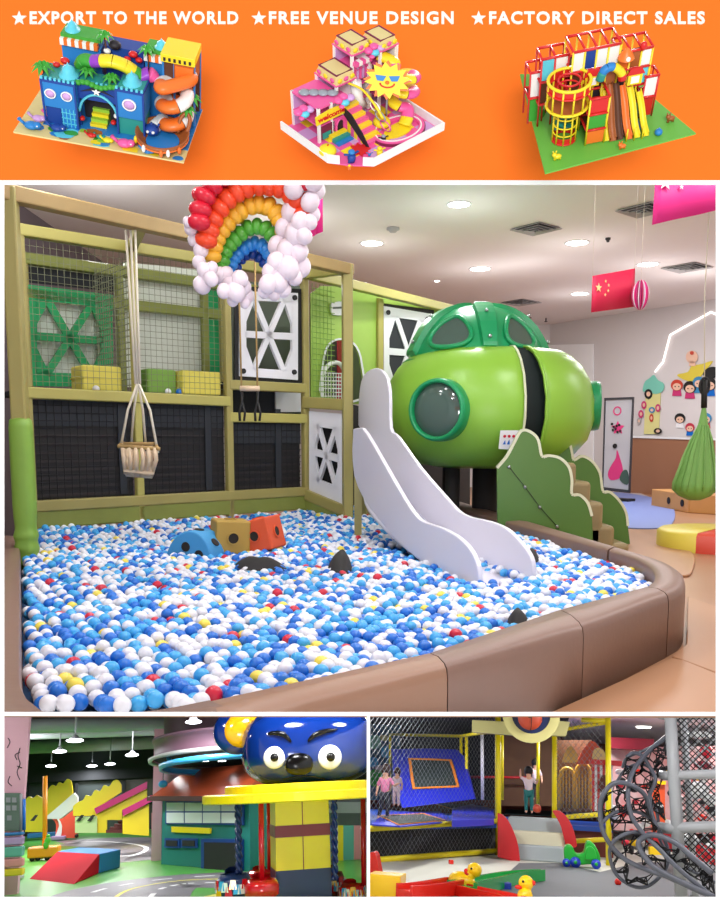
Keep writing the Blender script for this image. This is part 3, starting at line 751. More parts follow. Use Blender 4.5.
# ---- green pod
PD = 12.4; PXc = 487; pc = P(PXc, 440, PD); ppm = F / PD
pod = thing(R, 'play_pod', 'big lime green plastic play pod with dark green dome and portholes beside the slide', 'play pod', (pc.x, pc.y, 0))
def zz(py): return P(PXc, py, PD).z
def zf(py, r): # height as seen on the front surface
    return P(PXc, py, PD - r).z
prof = []
for py, rpx in [(468, 48), (465, 66), (455, 84), (440, 96), (420, 102), (400, 102), (380, 97), (366, 89), (357, 80), (352.5, 72), (351, 60)]:
    r = rpx / ppm; prof.append((r, P(PXc, py, PD - r * .6).z if py > 440 else P(PXc, py, PD - r * .3).z))
m = MB('pod_green'); az = lambda px: math.asin(max(-1, min(1, (px - PXc) / 102.0)))
# angles measured from the direction towards the viewer (-Y) growing to the right (+X)
def arc(m_, a_from, a_to, pr, n=60): m_.lathe(pr, (pc.x, pc.y, 0), n=n, a0=-PI / 2 + a_from, a1=-PI / 2 + a_to)
g1 = math.radians(9.5); g2 = math.radians(21)
arc(m, g2, 2 * PI + g1, prof, 96); o_ = part(m, 'body', pod, 'lime green shell with a gap for the entrance'); so = o_.modifiers.new('s', 'SOLIDIFY'); so.thickness = .04; so.offset = -1
mat('dark_gap', (22, 34, 34), .8)
m = MB('dark_gap'); arc(m, g1 - .25, g2 + .25, [(r * .9, z) for r, z in prof], 10); part(m, 'dark_inside', pod, 'dark sheet standing in for the shaded inside')  # dark curved sheet paints the shaded interior behind the entrance gap
# pale edge lips at the gap
m = MB('ply_edge')
for a in (g1,):
    m.tube([(pc.x + r * 1.005 * math.sin(a), pc.y - r * 1.005 * math.cos(a), z) for r, z in prof], .018, 6)
part(m, 'edge_lip', pod, 'pale edge of the shell')
m = MB('pod_green'); m.tube([(pc.x + r * 1.0 * math.sin(g2), pc.y - r * 1.0 * math.cos(g2), z) for r, z in prof], .02, 6); part(m, 'edge_lip', pod)
# dome
dprof = []
zb_ = zz(358)
for px_r, py in [(71, 366), (71, 361), (68, 353), (63, 343), (56, 332), (46, 322), (33, 314), (18, 309), (0, 307)]:
    dprof.append((px_r * .93 / ppm, P(PXc, py, PD).z + .02))
DX = pc.x - 12 / ppm
m = MB('pod_dark'); m.lathe([(r * 1.02, z) for r, z in dprof], (DX, pc.y, 0), n=72); part(m, 'dome', pod, 'dark green dome')
def dome_pt(ax, t, lift=0.0):       # ax angle from viewer, t along profile 0..1
    i = t * (len(dprof) - 1); k = min(int(i), len(dprof) - 2); f = i - k; r = dprof[k][0] * (1 - f) + dprof[k + 1][0] * f; z = dprof[k][1] * (1 - f) + dprof[k + 1][1] * f
    r = r * 1.02 + lift; return V((DX + r * math.sin(ax), pc.y - r * math.cos(ax), z + lift * .5))
# broad ribs on the dome
for a in (2, 74, -70, 146, 218):
    a = math.radians(a); m = MB('pod_dark'); vs = []; N = 14
    for i in range(N + 1):
        t = .12 + .85 * i / N; wv = .17 / max(.3, (1 - t) * 1.6 + .1)
        hw = math.radians(7) / max(.25, (1.05 - t))
        for k, (w_, l_) in enumerate(((-1, .0), (-.8, .075), (.8, .075), (1, .0))): vs.append(dome_pt(a + hw * w_ * .75, t, l_ if i > 0 else -.02))
    fs = [(i * 4 + j, i * 4 + j + 1, (i + 1) * 4 + j + 1, (i + 1) * 4 + j) for i in range(N) for j in range(3)] + [(0, 1, 2, 3)]
    m.add(vs, fs); rb = part(m, 'dome_rib', pod)
    m = MB('metal')
    for t in (.3, .62): c = dome_pt(a, t, .085); m.ell(c, .028, nu=10, nv=6)
    part(m, 'bolt', rb, 'steel bolts')
for a, sw in ((-32, 19), (33, 15), (-100, 19), (110, 19), (180, 19)):
    a = math.radians(a); sw = math.radians(sw)
    m = MB('glass_dark'); N = 28; c0 = [(a + sw * math.cos(2 * PI * k / N) * (1 - .25 * math.sin(2 * PI * k / N)), .40 + .19 * math.sin(2 * PI * k / N)) for k in range(N)]
    cen = dome_pt(a, .40, .012); vs = [cen] + [dome_pt(*c, .018) for c in c0]; m.add(vs, [(0, 1 + k, 1 + (k + 1) % N) for k in range(N)], True); wn_ = part(m, 'dome_window', pod, 'dark tinted window')
    m = MB('pod_dark'); m.tube([dome_pt(*c, .02) for c in c0], .035, 8, closed=True); part(m, 'window_rim', wn_, 'green rim')
m = MB('pod_dark'); m.lathe([(dprof[0][0] * 1.0, dprof[0][1] - .06), (dprof[0][0] * 1.10, dprof[0][1] - .04), (dprof[0][0] * 1.10, dprof[0][1] + .03), (dprof[0][0] * 1.02, dprof[0][1] + .08)], (DX, pc.y, 0), n=72); part(m, 'dome_flange', pod)
# front and side portholes
def port(pxx, py, d_out, rad, a, squash=1.0):
    ca = V((math.sin(a), -math.cos(a), 0)); sx = V((math.cos(a), math.sin(a), 0))
    Rm = frame3(sx, Z, ca); rr = 1.5
    # centre on the body
    zc_ = None
    r_at = 101 / ppm; c = V((pc.x, pc.y, 0)) + ca * (r_at - .18); c.z = P(pxx, py, PD - r_at * math.cos(a)).z
    m = MB('pod_dark'); m.lathe([(rad * 1.02, 0), (rad * 1.1, .1), (rad * 1.1, d_out * .8), (rad * 1.05, d_out), (rad * .97, d_out), (rad * .93, d_out * .9), (rad * .9, .05)], c, Rm, 40); w_ = part(m, 'porthole', pod, 'dark green porthole ring')
    m = MB('glass_dark'); m.lathe([(0, d_out * .95), (rad * .45, d_out * .93), (rad * .75, d_out * .88), (rad * .94, d_out * .75)], c, Rm, 40); part(m, 'pane', w_, 'smoky clear bubble window')
port(437, 410, .34, .385, math.radians(-33)); port(588, 406, .26, .33, math.radians(80)); port(500, 410, .34, .42, math.radians(180))
# sticker
a = math.radians(3); ca = V((math.sin(a), -math.cos(a), 0)); sx = V((math.cos(a), math.sin(a), 0)); zs_ = P(490, 440, PD - 1.5).z
c = V((pc.x, pc.y, zs_)) + ca * (98 / ppm + .03)
m = MB('wall_bright'); tl = (Z * .98 + ca * .2).normalized(); m.prism([c - sx * .16 - tl * .12, c + sx * .16 - tl * .14, c + sx * .17 + tl * .13, c - sx * .15 + tl * .13], ca * .012)
m.use('ballred')
for k in range(4): m.prism(circ(c + ca * .014 + sx * (-.09 + .06 * k) + tl * .05, sx, tl, .02, 10), ca * .004)
m.use('ballblue')
for k in range(4): m.prism([c + ca * .014 + sx * (-.11 + .055 * k) - tl * .06, c + ca * .014 + sx * (-.07 + .055 * k) - tl * .06, c + ca * .014 + sx * (-.08 + .055 * k) + tl * (.0 + .01 * (k % 2))], ca * .004)
part(m, 'sticker', pod, 'small white sticker with red dots')
for i, (dx, dy) in enumerate(((-.55, -.3), (.5, -.4), (-.5, .6), (.5, .6), (0, .1))):
    m = MB('dark_under'); m.tube([(pc.x + dx, pc.y + dy, 0), (pc.x + dx, pc.y + dy, 1.2)], .11 if i < 4 else .2, 14); part(m, 'leg', pod, 'dark post under the pod')

# ---- scalloped green stairs
st = thing(R, 'scalloped_stairs', 'dark green play stairs with scalloped bush shaped sides next to the pod', 'stairs', (P(560, 440, 10.8).x, 10.8, 0))
fp = [(497, 600), (497, 468), (507, 456), (515, 441), (521, 431), (529, 431), (538, 439), (542, 456), (549, 455.5), (560, 458), (569, 467), (572, 480), (572, 494), (580, 495), (588, 503), (592, 516), (592, 600)]
Pa, Pb = V((0, 10.75, 0)), V((1, 10.62, 0)); Qa, Qb = V((0, 11.45, 0)), V((1, 11.45, 0))
def hedge(pix, a, b, lb):
    sm = smooth_open(pix[1:-1], 4); mm = MB('hedge'); full = [pix[0]] + sm + [pix[-1]]
    q = quad_on(a, b, full)
    for p in (q[0], q[-1]): p.z = 0
    mm.prism(q, V((0, .05, 0))); o = part(mm, 'side_panel', st, lb)
    m2 = MB('ply_edge'); t = quad_on(a, b, sm)
    vs = []; 
    for p in t: vs += [p + V((0, -.004, 0)), p + V((0, .055, 0))]
    for i in range(len(t) - 1):
        d = (t[i + 1] - t[i]); up = V((-d.z, 0, d.x)); up = up.normalized() * .016 if up.length > 1e-6 else Z * .016
        if up.z < 0 and abs(up.z) > abs(up.x): up = -up
        m2.hexa([t[i] + V((0, -.005, 0)) - up * 1.2, t[i + 1] + V((0, -.005, 0)) - up * 1.2, t[i + 1] + V((0, .055, 0)) - up * 1.2, t[i] + V((0, .055, 0)) - up * 1.2, t[i] + V((0, -.005, 0)) + up, t[i + 1] + V((0, -.005, 0)) + up, t[i + 1] + V((0, .055, 0)) + up, t[i] + V((0, .055, 0)) + up])
    part(m2, 'panel_edge', o, 'pale plywood edge')
    return o
fo = hedge(fp, Pa, Pb, 'front green side panel')
bp_ = [(535, 600), (535, 440), (541, 431), (551, 430), (561, 433), (569, 442), (572, 452), (574, 460), (582, 456), (592, 461), (600, 473), (603, 491), (610, 492), (619, 500), (626, 512), (628, 526), (628, 600)]
hedge(bp_, Qa, Qb, 'back green side panel')
m = MB('metal')
bp = [(509, 467), (525, 487), (539.5, 507), (557, 526.5)]; bq = quad_on(Pa, Pb, bp)
for p in bq: m.ell(p + V((0, -.01, 0)), .022, nu=10, nv=6)
part(m, 'bolt', fo, 'steel bolts'); m = MB('black'); m.tube([p + V((0, -.008, 0)) for p in bq], .004, 5); part(m, 'groove', fo)
mat('tread_tan', (150, 132, 92), .5)
for i, (x, y) in enumerate([(617, 540), (603, 523), (592, 500), (580, 480), (566, 462)]):
    p = P(x, y, 11.1); m = MB('tread_tan'); h = max(.12, p.z); x0 = p.x - .42; m.box((p.x - .2, 11.05, h / 2), (.5, .68, h)); part(m, 'tread', st, 'tan padded step', bevel=.06, seg=4)

# ---- mats and floor things at right
def gmat(pix, z, th, m_, name, lb, cat, bevel=.01, grp=None):
    mm = MB(m_); mm.prism([G(x, y, z) for x, y in pix], (0, 0, -th)); return solo(R, mm, name, lb, cat, grp, bevel=bevel)
mat('mat_tan', (178, 132, 98), .38, var=.05, vs=1.5)
gmat([(549, 712.5), (672, 657.5), (684, 660), (760, 690), (760, 712.5)], .035, .033, 'mat_tan', 'floor_mat', 'tan floor mat in the bottom right corner in front of the pit rim', 'mat')
gmat([(672, 656), (686, 644), (688, 596), (760, 622), (760, 687), (716, 672)], .032, .03, 'mat_tan', 'floor_mat', 'tan floor mat at the right edge beside the curved rim corner', 'mat')
gmat(smooth([(625, 528), (668, 541), (692, 552), (694, 565), (684, 575), (640, 560), (600, 540)], 4), .03, .028, 'mat_tan', 'floor_mat', 'tan rounded floor mat behind the curved rim corner', 'mat')
gmat(smooth([(610, 513), (628, 505), (655, 507), (672, 514), (668, 524), (640, 526), (615, 524)], 4), .02, .018, 'ballblue', 'round_mat', 'round blue floor mat beyond the green stairs', 'mat', 0) if False else None
mat('mat_blue', (120, 138, 198), .5); mat('mat_grey', (198, 192, 196), .5)
gmat(smooth([(600, 494), (640, 495), (672, 506), (668, 526), (620, 527), (600, 520)], 5), .02, .018, 'mat_blue', 'round_mat', 'dusty blue round floor mat beyond the green stairs', 'mat', 0)
gmat([(560, 492), (640, 493), (665, 503), (640, 505), (600, 505), (560, 500)], .012, .01, 'mat_grey', 'floor_mat', 'pale grey strip of floor mat along the foot of the brown wall', 'mat', 0)
# round two colour podium
mat('pod_yellow', (226, 206, 84), .4); mat('pod_red', (206, 70, 50), .4)
pc2 = G(716, 530, .25); t = thing(R, 'round_podium', 'low round soft podium in yellow and orange red at the right edge', 'podium', (pc2.x, pc2.y, 0))
rr = (716 - 660) / F * pc2.y
m = MB('pod_yellow'); m.lathe([(0, .27), (rr * .93, .27), (rr, .23), (rr, 0)], (pc2.x, pc2.y, 0), n=36, a0=PI * .02, a1=PI * 1.27); part(m, 'yellow_section', t, 'yellow section')
m = MB('pod_red'); m.lathe([(0, .265), (rr * .94, .265), (rr * 1.0, .22), (rr * 1.0, 0)], (pc2.x, pc2.y, 0), n=24, a0=PI * 1.27, a1=PI * 2.02); part(m, 'red_section', t, 'orange red section')
# wooden step boxes with holes
mat('box_wood', (196, 142, 84), .5, var=.08, vs=4)
a = G(650, 507); b = G(691, 515); 
for i, (x0, x1, yb0, yb1, yt0, yt1, lb) in enumerate([(651, 688, 506, 513, 489, 493, 'tan wooden play box with two round holes under the hanging pod swing'), (689, 735, 513, 516, 494, 494, 'plain tan wooden play box at the right edge beside the one with holes')]):
    g0 = G(x0, yb0); g1_ = G(x1, yb1); h = P(x0, yt0, g0.y).z; n_ = -hn(g0, g1_)
    t = thing(R, 'wooden_box', lb, 'box', ((g0 + g1_) / 2))
    m = MB('box_wood'); m.prism([g0, g1_, g1_ + Z * h, g0 + Z * h], n_ * .7); part(m, 'body', t, bevel=.02)
    if i == 0:
        for x, y in ((669, 500.5), (682.5, 503)):
            c = PL(x, y, g0, g1_) - n_ * .005; m = MB('black'); m.prism(circ(c, (g1_ - g0).normalized(), Z, .075, 18), -n_ * .01); part(m, 'hole', t, 'dark round hole')
# hanging pod swing
sc_ = P(694, 440, 12.5); t = thing(R, 'pod_swing', 'green fabric teardrop pod swing hanging at the right edge', 'swing', (sc_.x, sc_.y, P(694, 500, 12.5).z))
mat('swing_green', (122, 172, 88), .6, bump=.1, bs=8)
m = MB('swing_green'); prof2 = [(704, 408, 2), (703, 425, 4.5), (701, 440, 10), (698.5, 455, 14), (697, 470, 17.5), (695, 483, 20.5), (694, 490, 20), (694, 496, 15), (694, 500, 6)]
vs = []; N = 40; kk = F / 12.5
for (x, y, r) in prof2:
    c = P(x, y, 12.5); 
    for k in range(N):
        an = 2 * PI * k / N; r_ = r / kk * (1 + .05 * (1 if k % 4 < 2 else -1) * (y > 415) * (y < 492)); vs.append((c.x + r_ * math.cos(an), c.y + r_ * math.sin(an), c.z))
fs = [(i * N + k, i * N + (k + 1) % N, (i + 1) * N + (k + 1) % N, (i + 1) * N + k) for i in range(len(prof2) - 1) for k in range(N)]
m.add(vs, fs + [tuple((len(prof2) - 1) * N + k for k in range(N))], True); part(m, 'fabric_pod', t)
m = MB('swing_green'); 
for k in range(9):
    an = PI + PI * (k + .5) / 9; m.tube([(P(x, y, 12.5).x + (r / kk * 1.05) * math.cos(an), 12.5 + (r / kk * 1.05) * math.sin(an), P(x, y, 12.5).z) for x, y, r in prof2[1:7]], .012, 5)
part(m, 'pleat', t)
m = MB('black'); m.tube([P(704, 408, 12.5), P(704.5, 380, 12.5)], .045, 10); m.tube(circ(P(704.5, 386, 12.5), (1, 0, 0), Z, .07, 16, .12), .022, 8, closed=True); part(m, 'carabiner', t, 'black carabiner')
m = MB('rope'); m.tube([P(704.5, 382, 12.5), P(704.5, 300, 12.5), V((P(704.5, 300, 12.5).x, 12.5, CZ))], .008, 6); part(m, 'cord', t)

# ---- banner stand and wall stickers
ba = P(603, 490, 20.2); bb = P(634, 490, 19.6); bn = hn(ba, bb)
mat('banner_face', (178, 178, 184), .5, var=.08, vs=2); mat('magenta', (206, 54, 118), .5); mat('banner_frame', (52, 52, 58), .5)
t = thing(R, 'banner_stand', 'tall framed grey banner with pink figure drawings beside the doorway', 'banner stand', ((ba.x + bb.x) / 2, ba.y, 0))
m = MB('banner_frame'); q0 = quad_on(ba, bb, [(603, 490), (630.5, 493), (634.5, 397), (605.5, 398)]); q1 = quad_on(ba, bb, [(604, 487), (629.5, 490), (633.3, 399), (606.5, 400)]); m.ring(q0, q1, bn * .06); part(m, 'frame', t, 'dark frame')
m = MB('banner_face'); m.prism(quad_on(ba, bb, [(604, 487), (629.5, 490), (633.3, 399), (606.5, 400)]), bn * .03); fc = part(m, 'banner_sheet', t, 'pale grey sheet')
BU = (V((bb.x, bb.y, 0)) - V((ba.x, ba.y, 0))).normalized()
m = MB('magenta')
def dec(mm, px, py, r, a, b, off, n, U, r2=None): mm.prism(circ(PL(px, py, a, b) + n * off, U, Z, r, 14, r2), n * .01)
m.ring(circ(PL(618, 411, ba, bb) + bn * .03, BU, Z, .11, 16), circ(PL(618, 411, ba, bb) + bn * .03, BU, Z, .08, 16), bn * .01)
part(m, 'pink_print', fc, 'pink printed ring'); m = MB('magenta'); m.prism(quad_on(ba + bn * .03, bb + bn * .03, star((0, 0, 0), (1, 0, 0), (0, 1, 0), 1, 5) and [(618 + 7 * math.cos(t_ * PI / 5 + .3) * (1 if t_ % 2 else .5), 428 + 7 * math.sin(t_ * PI / 5 + .3) * (1 if t_ % 2 else .5)) for t_ in range(10)]), bn * .01)
part(m, 'pink_print', fc, 'pink printed star'); m = MB('magenta'); m.prism(quad_on(ba + bn * .03, bb + bn * .03, smooth([(611, 480), (608, 474), (611, 466), (616, 458), (617, 450), (620, 458), (623, 470), (620, 478)], 3)), bn * .01); part(m, 'pink_print', fc, 'pink printed figures')
m = MB('black'); dec(m, 616, 446, .06, ba, bb, .05, bn, BU)
for k in range(8): dec(m, 613 + 10 * ((k * 37) % 11) / 11, 424 + (k * 5) % 9, .03, ba, bb, .045, bn, BU)
part(m, 'black_print', fc, 'black printed dots')
m = MB('glass_dark'); m.prism(quad_on(ba + bn * .035, bb + bn * .035, smooth([(620, 480), (622, 472), (627, 470), (629, 479), (627, 485)], 3)), bn * .01); part(m, 'green_print', fc)
m = MB('black'); q = quad_on(ba, bb, [(602, 492), (632, 495)]); m.beam(V((q[0].x, q[0].y, .04)), V((q[1].x, q[1].y, .04)), .35, .08); part(m, 'foot', t, 'dark foot')
# stickers: tower
WA = wa + wn * .02; WB = wb + wn * .02; WU = (wb - wa).normalized()
def wpoly(mm, pix, off=0.0, th=.012): mm.prism(quad_on(WA + wn * off, WB + wn * off, pix), wn * th)
mat('st_mint', (126, 206, 186), .6); mat('st_cream', (228, 222, 150), .6); mat('st_yellow', (226, 206, 70), .6); mat('st_skin', (240, 196, 170), .6); mat('st_blue', (60, 140, 190), .6)
t = thing(R, 'wall_sticker', 'cream tower sticker with mint roof and small figures on the right wall', 'sticker', PL(654, 405, WA, WB))
m = MB('st_cream'); wpoly(m, [(644, 434), (659, 434), (661, 392), (646, 392)]); wpoly(m, [(661, 388.5), (646, 388.5), (646, 392.5), (661, 392.5)]); part(m, 'tower', t)
m = MB('st_mint'); wpoly(m, smooth([(643, 391), (645, 382), (650, 378), (654, 375), (658, 380), (664, 384), (663, 391), (656, 394), (649, 392)], 3), .014); part(m, 'roof', t, 'mint roof')
for i, (x, y, w, h, c1) in enumerate([(648.5, 394, 4, 5, 'black'), (644, 405, 2.5, 4, 'magenta'), (641, 414, 2.5, 4, 'magenta'), (658, 408, 2.5, 4, 'magenta'), (652, 410, 3, 3, 'st_blue'), (651.5, 418, 2, 4, 'pod_red'), (639, 421, 2, 3, 'vent'), (658, 431, 4, 3, 'black')]):
    m = MB(c1); wpoly(m, [(x + w * math.cos(k * PI / 6), y + h * math.sin(k * PI / 6)) for k in range(12)], .028); m.use('st_skin'); wpoly(m, [(x + w * .5 * math.cos(k * PI / 6), y + h * .5 * math.sin(k * PI / 6)) for k in range(12)], .041, .008); part(m, 'figure', t)
def kid(x, y, s, hair, body, lb):
    t = thing(R, 'wall_sticker', lb, 'sticker', PL(x, y, WA, WB))
    m = MB(body); wpoly(m, [(x - s * .9, y + s * 1.9), (x + s * .9, y + s * 1.9), (x + s * .7, y + s * .6), (x - s * .7, y + s * .6)]); part(m, 'torso', t)
    m = MB(hair); wpoly(m, [(x + s * 1.15 * math.cos(k * PI / 8), y - s * .15 + s * 1.1 * math.sin(k * PI / 8)) for k in range(16)], .014); part(m, 'hair', t)
    m = MB('st_skin'); wpoly(m, [(x + s * .8 * math.cos(k * PI / 8), y + s * .15 + s * .7 * math.sin(k * PI / 8)) for k in range(16)], .028); f_ = part(m, 'face', t)
    m = MB('black')
    for e in (-1, 1): wpoly(m, [(x + e * s * .35 + s * .12 * math.cos(k * PI / 4), y + s * .1 + s * .12 * math.sin(k * PI / 4)) for k in range(8)], .041, .006)
    part(m, 'eye', f_)
kid(677, 386, 5.2, 'pod_red', 'magenta', 'sticker of a child with red hair on the wall, left of the row of four')
kid(690, 388, 5.6, 'black', 'magenta', 'sticker of a child with black hair in pink, second in the row of four')
kid(699, 383, 5.2, 'st_blue', 'st_blue', 'sticker of a child in a blue hood, third in the row of four')
kid(710, 385, 5.8, 'black', 'ballblue', 'sticker of a black haired child in dark blue behind the swing carabiner')
kid(680, 419, 4.6, 'black', 'wall_bright', 'sticker of a tumbling child in white and black below the row of four')
kid(690, 428, 4, 'pinkred', 'ballblue', 'sticker of a child in a pink hat left of the pod swing')
kid(706, 419, 5, 'st_blue', 'pinkred', 'sticker of a child in a blue hat above the pod swing')
t = thing(R, 'wall_sticker', 'sticker of a round headed child flying on a yellow leaf on the right wall', 'sticker', PL(692, 365, WA, WB))
m = MB('st_yellow'); wpoly(m, smooth([(677, 375), (688, 372), (692, 366), (702, 364), (713, 361), (706, 370), (698, 379), (688, 381)], 3)); part(m, 'leaf', t)
m = MB('st_skin'); wpoly(m, [(692 + 6 * math.cos(k * PI / 8), 357 + 6.5 * math.sin(k * PI / 8)) for k in range(16)], .014); wpoly(m, [(689, 366), (696, 366), (695, 361), (690, 361)], .014); part(m, 'head', t)
m = MB('pod_red'); wpoly(m, [(692 + 2 * math.cos(k * PI / 4), 353 + 2 * math.sin(k * PI / 4)) for k in range(8)], .03, .008); part(m, 'hair_tuft', t, 'red hair tuft')
m = MB('black'); wpoly(m, smooth([(703, 374), (708, 368), (716, 367), (722, 372), (716, 377), (709, 380)], 3), .016); solo(R, m, 'wall_sticker', 'black hat shaped sticker at the right edge beside the yellow leaf', 'sticker')
# small black camera on the bright wall
m = MB('black'); p = P(590.5, 383, 24.6); m.box(p, (.16, .1, .2)); solo(R, m, 'wall_speaker', 'small black speaker box high beside the white doorway', 'speaker', bevel=.02)

# ---- flags, ornament
mat('flag_red', (218, 34, 76), .6); mat('flag_pink', (240, 44, 140), .6); mat('st_gold', (240, 220, 150), .6)
def flag(pix, d0, d1, m_, lb, stars):
    t = thing(R, 'hanging_flag', lb, 'flag', P(pix[0][0], pix[0][1], d0), 'hanging flags')
    a = P(pix[0][0], 440, d0); b = P(pix[1][0], 440, d1); n = hn(a, b); U = (V((b.x, b.y, 0)) - V((a.x, a.y, 0))).normalized()
    q = quad_on(a, b, pix); bl, br_, tr, tl = q; N = 10; vs = []
    for i in range(N + 1):
        u = i / N; w = n * (.02 * math.sin(u * 7)); vs += [bl.lerp(br_, u) + w, tl.lerp(tr, u) + w * .5]
    m = MB(m_); m.add(vs, [(2 * i, 2 * i + 2, 2 * i + 3, 2 * i + 1) for i in range(N)], True); o = part(m, 'cloth', t); s_ = o.modifiers.new('s', 'SOLIDIFY'); s_.thickness = .004
    m = MB('st_gold' if m_ == 'flag_red' else 'wall_bright')
    for x, y, r in stars: m.prism(star(PL(x, y, a, b) + n * .025, U, Z, r), n * .004)
    part(m, 'star_print', t, 'pale stars')
    m = MB('rope'); m.tube([tl + Z * 0, V((tl.x, tl.y, CZ))], .0018, 5); m.tube([tr, V((tr.x, tr.y, CZ))], .0018, 5); part(m, 'string', t)
flag([(591, 312.5), (633, 307), (634.5, 268.5), (592.5, 276)], 10, 10.4, 'flag_red', 'red flag with pale stars hanging beside the pink and white ornament', [(597, 288, .055), (604, 281.5, .02), (607, 285.5, .02), (606.5, 291, .02), (603.5, 295, .02)])
flag([(652, 225), (722, 209), (722, 172), (655.5, 176)], 6, 6.2, 'flag_pink', 'large pink flag with white stars hanging in the top right corner', [(663, 183, .06), (679, 188, .02)])
flag([(309, 238), (322, 232), (322, 180), (309, 180)], 7.2, 7.3, 'flag_pink', 'pink flag mostly hidden behind the balloon rainbow', [])
# honeycomb ornament
c = P(640.5, 295, 10.2); t = thing(R, 'hanging_ornament', 'pink and white honeycomb paper ball hanging right of the red flag', 'ornament', c)
for k in range(12):
    an = PI * k / 12; U = V((math.cos(an), math.sin(an), 0)); m = MB(['magenta', 'wall_bright', 'flag_pink'][k % 3]); m.prism(circ(c, U, Z, .105, 20, .18), V((-U.y, U.x, 0)) * .006); part(m, 'paper_leaf', t)
m = MB('rope'); m.tube([c, V((c.x, c.y, CZ))], .0022, 5); part(m, 'string', t)

# ---- balloon rainbow
bal = thing(R, 'balloon_rainbow', 'balloon arch in rainbow colours with white balloon clouds hanging from the ceiling', 'balloons', P(252, 300, 6.6))
mat('bl_red', (214, 30, 56), .3); mat('bl_orange', (240, 76, 38), .3); mat('bl_yellow', (240, 182, 52), .3); mat('bl_green', (84, 172, 60), .3); mat('bl_blue', (48, 136, 220), .3); mat('bl_navy', (24, 66, 150), .3); mat('bl_white', (232, 220, 230), .35)
rows = [('bl_navy', [(234, 272), (240, 260), (250, 253), (261, 258), (268, 270)], 5.2, 8, 7.0),
        ('bl_blue', [(229, 270), (235, 257), (246, 247), (256, 243), (266, 249), (272, 262)], 6.2, 11, 6.9),
        ('bl_green', [(221, 268), (225, 252), (236, 238), (249, 228), (262, 227), (272, 235), (280, 250)], 7.2, 12, 6.8),
        ('bl_yellow', [(212, 256), (216, 240), (226, 224), (238, 212), (252, 205), (266, 205), (278, 215), (284, 230)], 8.4, 13, 6.7),
        ('bl_orange', [(206, 240), (211, 222), (220, 206), (232, 194), (248, 186), (266, 184), (284, 188), (298, 200), (304, 214)], 10, 13, 6.6),
        ('bl_orange', [(214, 212), (226, 196), (244, 180), (264, 174), (286, 178), (304, 192)], 10, 9, 6.65),
        ('bl_red', [(199, 222), (201, 206), (208, 190), (220, 176), (240, 164), (266, 160), (292, 166), (308, 180)], 10, 12, 6.5),
        ('bl_red', [(206, 204), (214, 188), (228, 174), (246, 168)], 9, 5, 6.6)]
for m_, pth, rpx, n, d in rows:
    dense = smooth_open(pth, 10); L = [0]
    for i in range(1, len(dense)): L.append(L[-1] + math.dist(dense[i], dense[i - 1]))
    for k in range(n):
        s_ = L[-1] * k / (n - 1); i = max(j for j in range(len(L)) if L[j] <= s_ + 1e-6); x, y = dense[i]
        i2 = min(i + 1, len(dense) - 1); i1 = max(0, i2 - 1); tx, ty = dense[i2][0] - dense[i1][0], dense[i2][1] - dense[i1][1]; an = math.atan2(-ty, tx)
        for s2 in (0, 1):
            c = P(x + s2 * rpx * .3 * random.uniform(-1, 1), y, d + s2 * .16); r = rpx / F * d
            m = MB(m_); Rm = Matrix.Rotation(-an, 3, 'Y'); m.ell(c, (r * .82, r * .9, r * 1.12), Rm, 14, 9); part(m, 'balloon', bal)
wh = [(191, 228, 6.5), (188, 222, 5), (195, 239, 7), (201, 250, 7.5), (199, 262, 6.5), (204, 270, 7), (202, 285, 8.5), (211, 279, 7), (212, 268, 6), (221, 276, 8), (226, 274, 7), (229, 286, 9), (236, 292, 9.5), (240, 279, 8), (243, 288, 8), (247, 296, 7), (245, 303, 5), (224, 291, 7), (233, 300, 6),
      (302, 182, 12), (314, 180, 10), (294, 188, 10), (316, 190, 9), (310, 202, 9), (312, 214, 8), (310, 222, 7), (292, 212, 10.5), (300, 222, 9), (284, 228, 9), (296, 234, 11), (304, 236, 8), (277, 246, 9), (288, 250, 11), (299, 252, 9), (300, 266, 10.5), (288, 268, 11), (276, 262, 9), (270, 272, 8), (268, 284, 9), (278, 282, 10), (284, 290, 7), (265, 291, 7), (274, 293, 7), (294, 277, 8)]
for x, y, r in wh:
    d = 6.55 + random.uniform(-.12, .12); c = P(x, y, d); rr_ = r / F * d; m = MB('bl_white'); m.ell(c, (rr_, rr_, rr_ * 1.1), Matrix.Rotation(random.uniform(-.6, .6), 3, 'Y'), 16, 10); part(m, 'white_balloon', bal, 'white cloud balloon')
m = MB('rope'); 
for x in (215, 258, 300): p = P(x, 190, 6.8); m.tube([p, V((p.x, p.y, CZ))], .004, 5)
part(m, 'string', bal)

# ---- swings
fmid = PL(137, 240, FL, FR); SD = fmid.y
t = thing(R, 'stick_seat_swing', 'toddler swing with a seat of pale wooden sticks hanging on white ropes', 'swing', P(139, 478, SD))
m = MB('rope'); kt = P(138, 384, SD); tp = V((P(136, 230, SD).x, SD, 3.72))
for x in (133, 137.5, 142): m.tube([V((P(x, 440, SD).x, SD, 3.72)), P((x + 138) / 2, 384, SD)], .014, 6)
for x, y, dd in ((121, 446, 0), (131, 446, .28), (146, 447, .25), (158, 453, -.02)): m.tube([kt + V(((x - 138) * .0005, 0, 0)), P(x * .6 + 138 * .4, 410, SD + dd * .4), P(x, y, SD + dd)], .014, 6)
part(m, 'rope', t, 'white ropes')
m = MB('rope_tan')
for x0, x1, y, dd in ((118, 160, 446, -.22), (120, 156, 444, .2)): m.tube([P(x0, y, SD + dd), P(x1, y + (3 if dd < 0 else 0), SD + dd)], .022, 8)
m.tube([P(119, 446, SD - .24), P(123, 443, SD + .24)], .02, 8); m.tube([P(158, 449, SD - .24), P(155, 443, SD + .24)], .02, 8); part(m, 'top_bar', t, 'wooden top bars')
